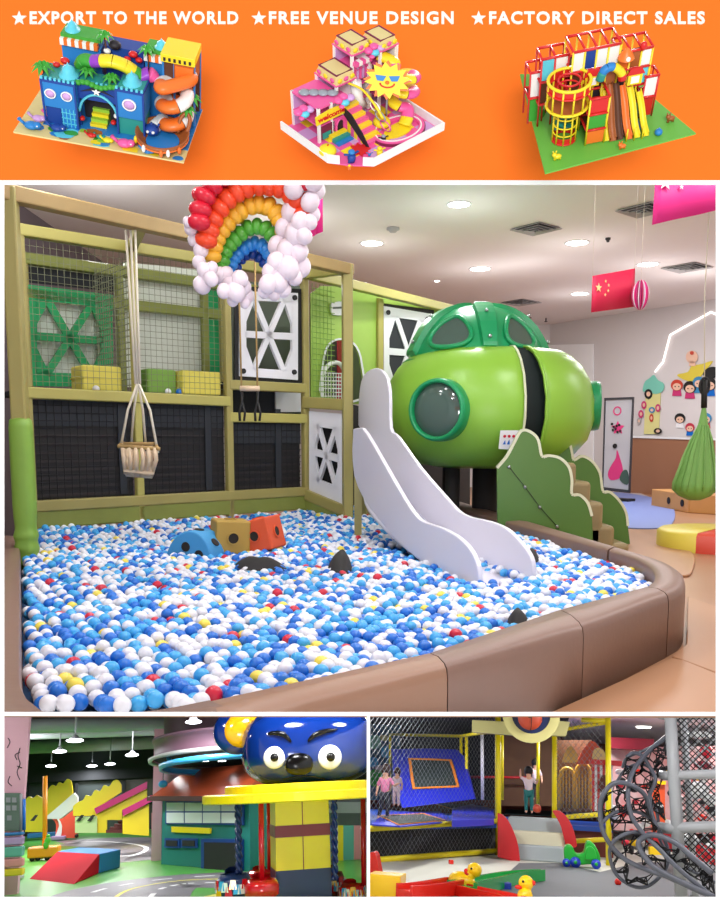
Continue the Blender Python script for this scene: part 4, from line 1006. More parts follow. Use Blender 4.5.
for k in range(6):
    x = 123 + k * 6.4; m = MB('wood_pale'); m.tube([P(x, 448, SD - .22), P(x + 1, 460, SD - .24), P(126 + k * 5.2, 473 + 3 * math.sin(k * .6), SD - .12)], .025, 8); part(m, 'slat', t)
for k in range(4):
    x = 127 + k * 8; m = MB('wood_pale'); m.tube([P(x, 446, SD + .2), P(x, 470, SD + .12)], .022, 8); part(m, 'slat', t)
m = MB('wood_pale'); m.prism([P(124, 469, SD - .18), P(154, 472, SD - .18), P(152, 476, SD + .15), P(126, 474, SD + .15)], (0, 0, -.03)); part(m, 'seat', t, 'wooden seat')
m = MB('wood_pale'); m.prism([P(123, 450, SD + .16), P(133, 448, SD + .2), P(133, 470, SD + .12), P(127, 470, SD + .12)], (0, .03, 0)); part(m, 'cloth_pad', t); m = MB('wood_pale'); m.prism([P(141, 451, SD - .24), P(153, 452, SD - .24), P(151, 476, SD - .16), P(141, 474, SD - .16)], (0, .03, 0)); part(m, 'cloth_pad', t)
SD2 = PL(250, 440, FL, FR).y
t = thing(R, 'trapeze_swing', 'trapeze swing with short wooden bar and black loops before the white lattice panel', 'swing', P(250, 420, SD2))
m = MB('rope_tan')
for x in (241.5, 257.5): m.tube([V((P(x, 440, SD2).x, SD2, 3.72)), P(x, 389, SD2)], .011, 6)
part(m, 'rope', t)
m = MB('wood_pale'); m.tube([P(240, 388.5, SD2), P(259.5, 388.5, SD2)], .035, 12); part(m, 'bar', t, 'pale wooden bar')
for x in (242, 257.5):
    m = MB('black'); m.tube([P(x, 390, SD2), P(x, 402, SD2), P(x - 2.5, 413, SD2), P(x - 2, 421, SD2)], .016, 6); m.tube([P(x, 402, SD2), P(x + 3, 413, SD2), P(x + 2, 421, SD2)], .016, 6); part(m, 'hand_loop', t, 'black strap loop')
# short rope of rainbow string post
# ---- foam shapes in the balls
mat('foam_sky', (66, 150, 206), .6); mat('foam_mustard', (172, 140, 62), .6); mat('foam_orange', (214, 84, 44), .6); mat('hole_dark', (40, 34, 30), .9)
def foam_cube(cx, cy, d, s, rzz, tilt, m_, lb):
    c = P(cx, cy, d); t = thing(R, 'foam_cube', lb, 'foam cube', (c.x, c.y, c.z - s / 2)); Rm = Matrix.Rotation(rzz, 3, 'Z') @ Matrix.Rotation(tilt, 3, 'Y')
    m = MB(m_); m.box(c, (s, s, s), R=Rm); b_ = part(m, 'block', t, bevel=.02, seg=3)
    for ax in range(3):
        for sg in (-1, 1):
            n = V((0, 0, 0)); n[ax] = sg; u = V((0, 0, 0)); u[(ax + 1) % 3] = 1; w = V((0, 0, 0)); w[(ax + 2) % 3] = 1
            cc = c + Rm @ (n * (s / 2 + .002)); m = MB('hole_dark'); m.prism(circ(cc, Rm @ u, Rm @ w, s * .15, 16), (Rm @ n) * .004)
            m.use(m_); m.ring(circ(cc, Rm @ u, Rm @ w, s * .185, 16), circ(cc, Rm @ u, Rm @ w, s * .15, 16), (Rm @ n) * .012); part(m, 'round_hole', t, 'round hole')
foam_cube(230, 536.5, 8.45, .36, .35, .05, 'foam_mustard', 'mustard foam cube with round holes half sunk in the balls')
foam_cube(262, 534.5, 8.5, .345, -.35, -.25, 'foam_orange', 'tilted orange foam cube with round holes in the balls')
# blue half disc
a0 = P(193, 549, 8.2); t = thing(R, 'foam_arch', 'sky blue curved foam block with round holes left of the foam cubes', 'foam block', (a0.x, a0.y, .3))
Ux = V((.93, -.37, 0)).normalized(); Un = V((.37, .93, 0)).normalized(); tl_ = (Z * .96 + Ux * .25).normalized(); tu = (Ux * .96 - Z * .25).normalized()
m = MB('foam_sky'); pts = circ(a0 - Z * .14 - Un * .1, tu, tl_, .27, 20, .34, -.1, PI + .1, True); m.prism(pts, Un * .3); part(m, 'block', t, bevel=.015)
for an, (ux) in ((.9, 0), (1.7, 0), (2.5, 0)):
    dirn = tu * (.27 * math.cos(an)) + tl_ * (.34 * math.sin(an)); cc = a0 - Z * .14 + Un * .05 + dirn; n = dirn.normalized(); tt = n.cross(Un); m = MB('hole_dark'); m.prism(circ(cc - n * .0, Un, tt, .05, 14), n * .006); part(m, 'round_hole', t, 'round hole')
for an in (.8, 2.0):
    cc = a0 - Z * .14 - Un * .1 + tu * (.15 * math.cos(an)) + tl_ * (.18 * math.sin(an)); m = MB('hole_dark'); m.prism(circ(cc, tu, tl_, .05, 14), -Un * .006); part(m, 'round_hole', t, 'round hole')
# black cloth pieces
mat('cloth_black', (26, 24, 26), .8)
def blob(pts, lb, name='black_cloth', h=.05, z=.37, seed=1):
    rn = random.Random(seed); g = [G(x, y, z) for x, y in pts]; c = sum(g, V((0, 0, 0))) / len(g); N = len(g); vs = [c + Z * h]
    for f_, hh in ((.55, h * .8), (1.0, -.02)):
        for p in g: q = c.lerp(p, f_); vs.append(V((q.x, q.y, z + hh * (1 + rn.uniform(-.5, .5)))))
    fs = [(0, 1 + k, 1 + (k + 1) % N) for k in range(N)] + [(1 + k, 1 + N + k, 1 + N + (k + 1) % N, 1 + (k + 1) % N) for k in range(N)]
    mm = MB('cloth_black'); mm.add(vs, fs, True); o = solo(R, mm, name, lb, 'cloth'); sm = o.modifiers.new('sub', 'SUBSURF'); sm.levels = 1; sm.render_levels = 1
blob([(233, 563), (240, 558), (252, 556), (262, 558), (275, 559), (287, 563), (288, 569), (270, 568), (250, 569), (238, 567)], 'flat black cloth lying on the balls below the foam cubes', seed=2, h=.05)
blob([(324, 569), (330, 562), (338, 556), (345, 552), (352, 560), (353, 570), (345, 575), (334, 574)], 'crumpled black bag standing up among the balls in mid pit', 'black_bag', h=.1, seed=5)
blob([(505, 619), (510, 611), (517, 608), (524, 614), (532, 619), (526, 624), (514, 624)], 'small black cloth among the balls near the front rim', h=.06, seed=4)
blob([(524, 556), (530, 550), (537, 552), (541, 558), (535, 562), (527, 561)], 'small black cloth by the foot of the slide at the back rim', h=.07, seed=6)
blob([(248, 521), (256, 516), (266, 516), (270, 521), (262, 525), (252, 525)], 'black cloth against the back of the pit behind the foam cubes', h=.05, seed=7, z=.45)
# ================================================================== LOWER LEFT ROOM
R = BL; P = R.P; G = R.G; PL = R.PL; KL = [KEEP_LEFT]
mat('bl_green', (104, 184, 30), .75, spec=.15, var=.08, vs=.6); mat('bl_asphalt', (112, 108, 116), .4, var=.1, vs=4); mat('bl_line', (232, 232, 232), .5); mat('bl_yline', (228, 218, 70), .5)
mat('bl_ceil', (46, 48, 52), .9); mat('bl_duct', (150, 152, 158), .6); mat('bl_pink', (226, 172, 190), .6); mat('bl_mauve', (122, 88, 106), .5)
mat('yellow_soft', (236, 212, 40), .4); mat('magenta_soft', (190, 32, 110), .4); mat('stair_red', (92, 34, 30), .6); mat('coral', (232, 84, 66), .4)
mat('teal', (22, 120, 112), .5); mat('roof_brown', (176, 76, 44), .3, var=.12, vs=.8); mat('eave', (74, 34, 30), .5); mat('house_blue', (24, 66, 140), .4); mat('pane_white', (226, 230, 230), .4)
mat('bear_blue', (10, 44, 122), .1, coat=.4); mat('bear_yellow', (244, 180, 20), .15, coat=.5); mat('gloss_black', (6, 6, 8), .2, spec=.3); mat('gloss_white', (240, 240, 236), .15, coat=.5)
mat('lacq_yellow', (244, 222, 20), .3); mat('dark_red', (124, 18, 24), .3); mat('navy', (20, 42, 92), .3); mat('red_gloss', (204, 20, 34), .15, coat=.5)
mat('violet', (74, 44, 132), .5); mat('stone', (188, 190, 190), .5, var=.08, vs=3); mat('lav', (178, 150, 200), .5); mat('salmon', (226, 150, 150), .5); mat('tealpale', (96, 178, 160), .5); mat('board_grey', (96, 118, 104), .6); mat('glass_wall', (70, 78, 80), .2, var=.3, vs=.6)
mat('bl_lamp', (244, 248, 255), .5, emit=9); mat('mat_red', (186, 18, 38), .8, spec=.1); mat('mat_bluetop', (40, 116, 178), .6); mat('float_orange', (240, 146, 24), .4); mat('pale_green', (190, 214, 150), .5)
BH = 3.6
def fl(mm, pix, z=.004, th=.003): mm.prism([G(x, y, z) for x, y in pix], (0, 0, -th))
def poly(mm, pix, d, th): mm.prism([P(x, y, d) for x, y in pix], (0, th, 0))
m = MB('bl_green'); g1_ = G(-60, 915); m.prism([(-7, 9.5, 0), (3.4, 9.5, 0), (11, 40, 0), (-16, 40, 0)], (0, 0, -.1)); solo(R, m, 'floor', kind='structure', clip=KL)
m = MB('bl_ceil'); m.prism([(-16, 10, BH), (11, 10, BH), (11, 40, BH), (-16, 40, BH)], (0, 0, .1)); solo(R, m, 'ceiling', kind='structure', clip=KL)
m = MB('glass_wall'); m.prism([(-16, 39, 0), (11, 39, 0), (11, 39, BH), (-16, 39, BH)], (0, .1, 0)); solo(R, m, 'wall_back', kind='structure', clip=KL)
m = MB('bl_ceil'); m.prism([(-7, 9.5, 0), (-16, 40, 0), (-16, 40, BH), (-7, 9.5, BH)], (-.1, 0, 0)); solo(R, m, 'wall_left', kind='structure')
# glazing bars and upper band of the far wall
m = MB('bl_ceil'); 
for x in range(-15, 11, 2): m.box((x + .3, 38.9, 1.6), (.12, .1, 3.2))
for z in (1.1, 2.2): m.box((-2.5, 38.9, z), (27, .1, .12))
solo(R, m, 'window_frame_far', kind='structure', clip=KL)
m = MB('bl_ceil'); m.box((-2.5, 38.8, 2.9), (27, .2, 1.4)); solo(R, m, 'wall_upper_band', kind='structure', clip=KL)
# roads
def road(name, lb, path, w, lines):
    dn = smooth_open(path, 6); pts = [G(x, y, .004) for x, y in dn]
    def strip(o0, o1, z, m_, dash=None):
        mm = MB(m_); L = 0; prev = None; k = 0
        vs = []; fs = []
        for i, p in enumerate(pts):
            a = pts[max(0, i - 1)]; b = pts[min(len(pts) - 1, i + 1)]; d = (b - a).normalized(); n = V((-d.y, d.x, 0)); vs += [p + n * o0 + Z * z, p + n * o1 + Z * z]
            if i and (dash is None or (i // dash) % 2 == 0): fs.append((2 * i - 2, 2 * i, 2 * i + 1, 2 * i - 1))
        mm.add(vs, fs); return mm
    t = thing(R, name, lb, 'road marking', pts[len(pts) // 2])
    o = part(strip(-w / 2, w / 2, 0, 'bl_asphalt'), 'asphalt', t)
    for off, m_, lw, dash in lines: part(strip(off - lw / 2, off + lw / 2, .004, m_, dash), 'painted_line', t, 'yellow line' if m_ == 'bl_yline' else 'white line', kind='stuff' if dash else None)
road('play_road', 'grey play road with a yellow middle line curving across the near green floor', [(100, 912), (122, 893), (150, 885), (185, 880.5), (225, 879), (262, 879)], 2.3, [(.0, 'bl_yline', .07, None), (.55, 'bl_line', .09, 2), (-.55, 'bl_line', .09, 2)])
road('play_road', 'grey looped play road with a white line in front of the yellow ramps', [(62, 843), (95, 841), (130, 842.5), (152, 846.5), (150, 852), (132, 856.5), (110, 857)], 3.4, [(-.2, 'bl_line', .14, None)])
# lamps
for px, py, d, lb in [(75, 740.5, 19.5, 'round hanging lamp nearest the pink pillar, largest on the left'), (59.5, 751.5, 25, 'round hanging lamp below and left of the largest left lamp'), (132, 755, 25, 'round hanging lamp above the magenta rails'), (110, 764, 31, 'round hanging lamp left of the one above the magenta rails'),
                      (51, 766, 33, 'far round hanging lamp beside the pink pillar'), (92, 766, 38, 'far tiny round hanging lamp in the middle of the ceiling'), (193.5, 722, 16, 'round hanging lamp above the round canopy left of the blue head')]:
    c = P(px, py, d); t = thing(R, 'hanging_lamp', lb, 'lamp', c, 'round hanging lamps'); r = (8.2 if d < 20 else 6.5 if d < 30 else 5) / F * d
    m = MB('bl_lamp'); m.ell(c, (r * .95, r * .95, r * .22), nu=24, nv=10); part(m, 'diffuser', t, 'glowing disc')
    m = MB('bl_duct'); m.lathe([(r * .6, .02), (r * .55, .05), (r * .2, .12), (0, .13)], c, n=24); part(m, 'shade', t)
    m = MB('bl_duct'); m.tube([c + Z * .1, V((c.x, c.y, BH))], .02, 6); part(m, 'stem', t)
    area(R, c - Z * .12, .5, 50 if d < 26 else 80, name='lamp_light')
# ducts and pipes
for (a, b, r, lb) in [((-14, 21, 3.3), (8, 24, 3.3), .2, 'grey pipe crossing the dark ceiling, nearest'), ((-14, 26, 3.35), (9, 27, 3.35), .14, 'grey pipe crossing the dark ceiling, second'), ((-4, 14, 3.4), (-7, 38, 3.4), .16, 'grey pipe running away along the dark ceiling on the left'), ((1.5, 14, 3.45), (1.2, 38, 3.45), .1, 'thin grey pipe running away along the dark ceiling'), ((-14, 32, 3.3), (9, 31, 3.3), .25, 'grey duct crossing the dark ceiling, farthest')]:
    m = MB('bl_duct'); m.tube([a, b], r, 10); solo(R, m, 'ceiling_pipe', lb, 'pipe', clip=KL)
m = MB('bl_ceil'); 
for y in range(14, 39, 3): m.box((-2.5, y, BH - .08), (27, .14, .14))
solo(R, m, 'trim_2', kind='structure', clip=KL)
# pink pillar with vine drawing
d = 15.5; pc = P(4, 800, d); xr = P(23.5, 800, d).x; m = MB('bl_pink'); m.box((xr - .6, d + .1, 1.8), (1.2, .2, 3.6)); solo(R, m, 'pillar', kind='structure')
t = thing(R, 'vine_drawing', 'dark curly vine drawing on the pink pillar', 'wall drawing', P(14, 760, d - .01)); m = MB('cloth_black')
for q in [[(8, 738), (10, 742), (7, 748)], [(20, 748), (18, 756), (20, 764), (17, 772), (20, 780)], [(20, 752), (15, 755), (17, 760)], [(17, 766), (22, 768)], [(10, 776), (8, 782), (12, 786)]]:
    m = MB('cloth_black'); m.tube([P(x, y, d - .01) for x, y in smooth_open(q, 4)], .007, 5); part(m, 'stem', t)
# notice board
t = thing(R, 'notice_board', 'grey green notice board with small frames at the foot of the pink pillar', 'board', P(13, 831, d - .1))
m = MB('board_grey'); poly(m, [(3, 831), (20.5, 831), (20.5, 793), (3, 793)], d - .12, .06); part(m, 'panel', t)
m = MB('bl_duct'); m.tube([P(21, 794, d - .12), P(21, 832, d - .12)], .025, 6); m.use('ballblue'); m.tube([P(24, 799, d - .1), P(24, 830, d - .1)], .03, 6); part(m, 'edge_post', t, 'blue edge')
for x, y in ((8, 800), (14, 800), (8, 808), (14, 808), (9, 818)):
    m = MB('bl_duct'); poly(m, [(x - 2, y + 2.5), (x + 2.4, y + 2.5), (x + 2.4, y - 2.5), (x - 2, y - 2.5)], d - .14, .02); part(m, 'small_frame', t)
# stacked colour blocks
for y0, y1, m_, nm in [(832, 836.5, 'mat_bluetop', 'blue'), (836.5, 846, 'lav', 'lavender'), (846, 858, 'tealpale', 'teal'), (858, 868, 'salmon', 'pink'), (868, 877, 'yellow_soft', 'yellow')]:
    d2 = 14.9; a = P(2, y1, d2); b = P(23, y0, d2); m = MB('teal' if nm == 'teal' and False else m_); m.box(((a.x + b.x) / 2 - .2, d2 + .1, (a.z + b.z) / 2), (b.x - a.x + .4, .2, abs(b.z - a.z) - .006)); solo(R, m, 'foam_block', nm + ' foam block in the stack below the notice board', 'foam block', 'stack of coloured foam blocks', bevel=.02)
m = MB('pane_white'); c = G(12, 879.5); m.box((c.x, c.y, .05), (.35, .5, .06), rz=.4); solo(R, m, 'white_box', 'small white box on the floor in front of the stack of coloured blocks', 'box', bevel=.01)
# orange float toy
c = G(42, 861); t = thing(R, 'float_toy', 'orange wheeled float toy with a tall orange mast', 'toy', c); dd = c.y
m = MB('float_orange'); h0 = P(42, 858, dd).z; h1 = P(42, 847, dd).z; m.box((c.x, dd + .3, (h0 + h1) / 2), (26 / F * dd, .6, h1 - h0)); m.box((c.x + .03, dd + .3, h0 + .02), (22 / F * dd, .5, .1)); part(m, 'body', t, bevel=.04)
m = MB('float_orange'); m.tube([(c.x, dd + .3, h1 - .02), (P(41.7, 800, dd).x, dd + .3, P(41.7, 776, dd).z)], .06, 10); part(m, 'mast', t)
for x in (33, 38, 46, 51): m = MB('black'); q = G(x, 861); m.tube([(q.x, dd + .02, .06), (q.x, dd + .12, .06)], .06, 12); part(m, 'wheel', t, 'black wheel')
for x, y in ((48, 840), (46, 845)):
    m = MB('bl_green'); q = P(x, y, dd); m.ell(q, (.07, .07, .1), nu=12, nv=8); m.ell(q + Z * .1, (.05, .05, .05), nu=10, nv=6); part(m, 'frog_figure', t, 'small green figure')
# wedge and block mats
E = G(29, 879); Fq = G(74, 884.5); C_ = G(98.6, 873.5); D_ = E + (C_ - Fq); h = P(98.6, 854, C_.y).z
m = MB('mat_red'); m.add([E, Fq, C_, D_, C_ + Z * h, D_ + Z * h], [(3, 2, 1, 0), (0, 1, 4, 5), (1, 2, 4), (0, 5, 3), (2, 3, 5, 4)]); solo(R, m, 'wedge_mat', 'red foam wedge mat on the green floor', 'foam mat', bevel=.015)
K_ = G(120, 867.5); dv = K_ - C_; m = MB('mat_bluetop'); e_ = dv * .012; m.prism([C_ + e_, K_, D_ + dv, D_ + e_], Z * h); solo(R, m, 'block_mat', 'blue square foam block behind the red wedge', 'foam mat', bevel=.015)
# cloud topped yellow walls and slide
def scal(t, nm, pix, d, th, m_='yellow_soft', lb=None): m = MB(m_); poly(m, pix, d, th); return part(m, nm, t, lb, bevel=.01)
t = thing(R, 'ramp_slide', 'yellow cloud edged play slide with a white chute at the far left', 'slide', G(50, 834))
s1 = smooth_open([(25, 800), (29, 796.5), (33, 798), (37, 795), (41, 797), (46, 796), (48.5, 789), (52, 785), (56, 786), (59, 782), (63, 783.5), (67, 779), (71, 781), (72.5, 788)], 3)
scal(t, 'back_panel', [(25, 832)] + s1 + [(73, 795), (60, 806), (44, 818), (44, 832)], 31.0, .15)
scal(t, 'chute', [(43, 819), (53, 811), (73.6, 793), (77, 797), (77, 806), (60, 819)], 30.0, .5, 'panel_white', 'white chute')
s2 = smooth_open([(73, 806), (78, 802), (83, 800), (86, 795), (91, 796), (95, 790), (100, 791), (104, 785), (109, 786.5), (113, 781), (118, 780), (121.5, 785)], 3)
scal(t, 'front_panel', [(73, 816)] + s2 + [(121.6, 792), (97, 808), (97, 816)], 29.5, .15)
m = MB('pale_green'); poly(m, [(75, 833), (97, 833), (97, 817), (75, 817)], 29.3, .5); part(m, 'green_base', t, 'pale green base')
for x in (30, 76, 87): m = MB('black'); poly(m, [(x, 821), (x + 5, 815), (x + 8, 815), (x + 4, 821)], 29.2, .05); part(m, 'black_chevron', t, 'black chevron')
t = thing(R, 'ramp_stairs', 'yellow play ramp with magenta rails and dark stairs in the distance', 'ramp', G(122, 835))
scal(t, 'side_panel', [(97, 833), (97, 813), (122, 800), (147, 788), (147, 797), (122, 811), (122, 820), (107, 820), (107, 833)], 29.4, .15)
scal(t, 'side_panel', [(122.5, 834), (122.5, 815), (149, 804), (149, 836)], 28.6, .15)
m = MB('magenta_soft'); poly(m, [(94, 808.6), (147, 781.6), (147, 788.5), (96, 814)], 29.2, .2); part(m, 'rail', t, 'magenta rail')
m = MB('magenta_soft'); poly(m, [(122, 810), (151.5, 795), (151.5, 801.5), (123, 816)], 28.4, .2); part(m, 'rail', t, 'magenta rail')
for k in range(4): m = MB('stair_red'); poly(m, [(106 + k * 4, 833 - k * 3), (122, 833 - k * 3), (122, 830 - k * 3), (106 + k * 4, 830 - k * 3)], 29 + k * .25, .3); part(m, 'stair', t, 'dark red stair')
# toy cluster left
for px0, px1, y0, y1, m_, lb in [(28, 51, 824, 832, 'violet', 'violet foam block behind the orange float toy'), (27, 60, 832, 838.5, 'mat_bluetop', 'dark blue foam bench behind the orange float toy'), (50, 65, 836, 840.5, 'lav', 'pale pink low mat beside the coral tunnel')]:
    d2 = G(40, y1 + 1.5).y; a = P(px0, y1, d2); b = P(px1, y0, d2); m = MB(m_); m.box(((a.x + b.x) / 2, d2 + .3, (a.z + b.z) / 2), (b.x - a.x, .6, b.z - a.z)); solo(R, m, 'foam_block', lb, 'foam block', bevel=.02)
t = thing(R, 'play_tunnel', 'coral arched play tunnel beside the blue foam bench', 'tunnel', G(66, 840)); d2 = G(66, 840).y
oo = smooth_open([(55, 838), (56, 824), (51, 817), (58, 815), (64, 810), (69, 808.5), (74, 813), (76, 824), (77, 838)], 3); m = MB('coral'); poly(m, oo, d2, .5); part(m, 'arch', t)
m = MB('gloss_white'); poly(m, smooth_open([(55, 836), (59, 826), (57, 819), (53, 817), (58, 818), (62, 826), (61, 836)], 2), d2 - .05, .06); part(m, 'face_panel', t, 'white panel')
m = MB('black'); m.ell(P(76.5, 836, d2 - .1), .07); part(m, 'wheel', t)
# stripes panels beside house
for i, (x0, x1, m_) in enumerate([(151.5, 155, 'salmon'), (155, 157, 'bl_yline'), (157, 161, 'pale_green')]):
    m = MB(m_); poly(m, [(x0, 843), (x1, 843), (x1, 813), (x0, 813)], 24, .15); solo(R, m, 'foam_board', ['pink', 'yellow', 'pale green'][i] + ' upright foam board left of the teal play house', 'foam board')
# mauve round pillar and ring canopy
d = 20.0; cx = P(203, 800, d + 1).x; rr = 45 / F * d
m = MB('bl_mauve'); m.lathe([(rr, 0), (rr, 2.55), (rr * 1.02, BH)], (cx + .15, d + 1.6, 0), n=48); solo(R, m, 'round_pillar', kind='structure')
m = MB('bl_pink'); m.box((P(156, 800, d - .2).x, d + .9, 1.5), (.22, .3, 3.0)); solo(R, m, 'pillar_lit_edge', kind='structure')  # pink strip paints the lit left edge of the mauve pillar
t = thing(R, 'ring_canopy', 'round white rimmed canopy with a blue band above the brown roof', 'canopy', P(240, 760, 18.5)); cr = P(243, 757.5, 18.5)
Rt = Matrix.Rotation(math.radians(-4), 3, 'X')
m = MB('stone'); m.lathe([(1.94, -.03), (2.0, -.05), (2.02, .02), (1.94, .05), (1.8, .03)], cr, Rt, 64); part(m, 'white_rim', t, 'white rim', clip=KL)
m = MB('bl_mauve'); m.lathe([(1.93, .0), (1.88, .05), (1.9, .34), (1.94, .36), (1.94, .42), (1.2, .5)], cr, Rt, 64); part(m, 'upper_drum', t, 'mauve drum', clip=KL)
m = MB('bl_ceil'); m.lathe([(1.9, .02), (0, .03)], cr, Rt, 48); part(m, 'underside', t, 'dark underside', clip=KL)
for x in (205, 222): m = MB('bl_lamp'); q = P(x, 760.5, 18.0); m.lathe([(0, -.02), (.08, -.02), (.08, .0)], q, n=14); part(m, 'small_light', t, 'small lit lamp')
m = MB('ballsky'); cr2 = P(243, 764.5, 17.9); m.lathe([(1.66, -.04), (1.72, -.06), (1.74, .05), (1.66, .07)], cr2, Rt, 64); part(m, 'blue_band', t, 'blue band', clip=KL)
m = MB('ballsky'); m.tube([P(169, 750, 18.4), P(168.6, 758, 18.2), P(170, 764, 18.1)], .05, 8); m.ell(P(163, 784, 19), (.1, .08, .08)); part(m, 'blue_bracket', t, 'blue bracket')
# play house
Ha = G(161, 864.5); Hb = G(247, 871.5); Hn = hn(Ha, Hb); HU = (Hb - Ha).normalized()
t = thing(R, 'play_house', 'teal play house with a glossy brown roof, white panes and a garage opening', 'play house', (Ha + Hb) / 2)
ztop = PL(205, 797, Ha, Hb).z
m = MB('teal'); 
def hp(pix, off=0.0): return [PL(x, y, Ha, Hb) + Hn * off for x, y in pix]
m.prism([Ha, Hb + HU * .1, Hb + HU * .1 + Z * ztop, Ha + Z * ztop], -Hn * 1.8); part(m, 'wall', t, bevel=.01)
m = MB('roof_brown'); e0 = hp([(159, 797.5), (250, 797.5)], .25); rp0 = [e0[0] - Hn * .9 + HU * .1, e0[1] - Hn * .9 - HU * .1]; zr = PL(205, 768, Ha - Hn * .65, Hb - Hn * .65).z
r0 = V((rp0[0].x, rp0[0].y, zr)); r1 = V((rp0[1].x, rp0[1].y, zr)); bk0 = e0[0] - Hn * 2.3; bk1 = e0[1] - Hn * 2.3
m.add([e0[0], e0[1], r1, r0, bk0, bk1], [(0, 1, 2, 3), (3, 2, 5, 4), (0, 3, 4), (1, 5, 2), (0, 4, 5, 1)]); part(m, 'roof', t, 'glossy brown roof')
m = MB('eave'); m.prism([e0[0] - Z * .06, e0[1] - Z * .06, e0[1] + Z * .04, e0[0] + Z * .04], Hn * .05); part(m, 'eave', t, 'dark eave')
w_ = MB('house_blue'); w_.prism(hp([(167, 824), (245, 825), (245, 801), (167, 801)], .01), Hn * .03); wo = part(w_, 'window', t, 'wide blue framed window')
xs = [168.5, 187, 205, 223.5, 243.5]
for i in range(4):
    for (y0, y1) in ((802.5, 811), (812.5, 822.8)): m = MB('pane_white'); m.prism(hp([(xs[i], y1), (xs[i + 1] - 1.2, y1), (xs[i + 1] - 1.2, y0), (xs[i], y0)], .042), Hn * .01); part(m, 'pane', wo, 'white pane')
m = MB('lacq_yellow'); m.prism(hp([(173.5, 832), (212, 833.5), (212, 828), (173.5, 826.5)], .01), Hn * .04); part(m, 'yellow_sign', t, 'blank yellow sign strip')
for x0, x1 in ((166, 181), (182.5, 198.5)):
    m = MB('house_blue'); m.prism(hp([(x0, 847.5), (x1, 848), (x1, 838.5), (x0, 838)], .01), Hn * .03); q = part(m, 'small_window', t, 'small blue framed window'); m = MB('black'); m.prism(hp([(x0 + 1.8, 845.7), (x1 - 1.8, 846), (x1 - 1.8, 840.3), (x0 + 1.8, 840)], .042), Hn * .01); part(m, 'pane', q, 'dark pane')
m = MB('house_blue'); m.prism(hp([(203.5, 868.5), (244.5, 871.5), (244.5, 839), (203.5, 838.5)], .01), Hn * .05); q = part(m, 'garage_frame', t, 'blue garage frame'); m = MB('black'); m.prism(hp([(207, 868.6), (241, 871), (241, 842.5), (207, 842)], .062), Hn * .01); part(m, 'garage_opening', q, 'dark opening')
# stone column right of house
m = MB('stone'); a = G(251, 868); b = G(266.5, 868); m.box(((a.x + b.x) / 2, a.y + .2, 1.8), (b.x - a.x, .4, 3.6)); solo(R, m, 'column', kind='structure')
# right hand back wall and fence stripes
m = MB('pane_white'); poly(m, [(318, 813), (372, 813), (372, 802), (318, 802)], 23.4, .05); solo(R, m, 'window_1', kind='structure', clip=KL)
m = MB('bl_duct'); poly(m, [(262, 838), (372, 838), (372, 790), (262, 790)], 23.6, .1); solo(R, m, 'wall_far_right', kind='structure', clip=KL)
sx = [(268, 300, 'mat_bluetop', 'blue'), (300, 321, 'tealpale', 'mint'), (321, 327.5, 'lav', 'lavender'), (327.5, 333, 'mat_bluetop', 'blue'), (333, 338, 'pane_white', 'white'), (338, 343.5, 'lacq_yellow', 'yellow'), (343.5, 354, 'tealpale', 'mint'), (354, 362, 'salmon', 'pink'), (362, 368.3, 'lav', 'lavender')]
for x0, x1, m_, nm in sx:
    m = MB(m_); poly(m, [(x0, 864), (x1 - .15, 864), (x1 - .15, 825.5), (x0, 825.5)], 17.6, .12); solo(R, m, 'fence_board', nm + ' foam fence board behind the carousel column', 'fence board', 'coloured fence boards behind the carousel', clip=KL)

# bear headed carousel
D = 11.6; pcx = P(298.5, 800, D).x; u = D / F
t = thing(R, 'carousel', 'swing carousel with a glossy blue animal head on a yellow disc roof', 'carousel', (pcx, D, 0))
def zc(y, d=D): return P(300, y, d).z
q = zc(800) ; m = MB('lacq_yellow')
m.box((pcx, D, (zc(823.5) + zc(799)) / 2), (50 * u, 50 * u, zc(799) - zc(823.5))); part(m, 'column_section', t, 'yellow column section')
m = MB('dark_red'); m.box((pcx, D, (zc(835) + zc(823.5)) / 2), (51 * u, 51 * u, zc(823.5) - zc(835))); part(m, 'column_section', t, 'dark red column band')
m = MB('lacq_yellow'); m.box((pcx, D, (zc(867) + zc(835)) / 2), (50 * u, 50 * u, zc(835) - zc(867))); part(m, 'column_section', t, 'yellow column section')
m = MB('navy'); m.box((pcx, D, zc(867) / 2), (50.5 * u, 50.5 * u, zc(867))); part(m, 'column_section', t, 'navy column base')
m = MB('dark_red'); m.box((pcx, D - .36 * .99, (zc(799) + zc(867)) / 2), (.012, .012, zc(799) - zc(867))); part(m, 'groove', t)
rx = 93 * u
m = MB('lacq_yellow'); cxr = P(301, 800, D).x; m.lathe([(0, zc(800)), (rx * .98, zc(800)), (rx, zc(799)), (rx, zc(792)), (rx * .98, zc(791)), (0, zc(791))], (cxr, D, 0), n=64, smooth=False); part(m, 'roof_disc', t, 'yellow roof disc', clip=KL)
m = MB('lacq_yellow'); cxr2 = P(304, 800, D).x; rx2 = 75 * u; m.lathe([(rx2, zc(791)), (rx2, zc(784)), (rx2 * .98, zc(783)), (0, zc(783))], (cxr2, D, 0), n=64, smooth=False); part(m, 'roof_disc', t, 'smaller upper yellow disc', clip=KL)
hcx = P(308, 750, D).x; hz0 = zc(783); hz1 = zc(708); hc = V((hcx, D, (hz0 + hz1) / 2 - .03)); hr = (64.5 * u, .78, (hz1 - hz0) / 2 + .03)
m = MB('bear_blue'); m.ell(hc, hr, nu=48, nv=32, p=.72); part(m, 'head', t, 'glossy blue head', clip=KL)
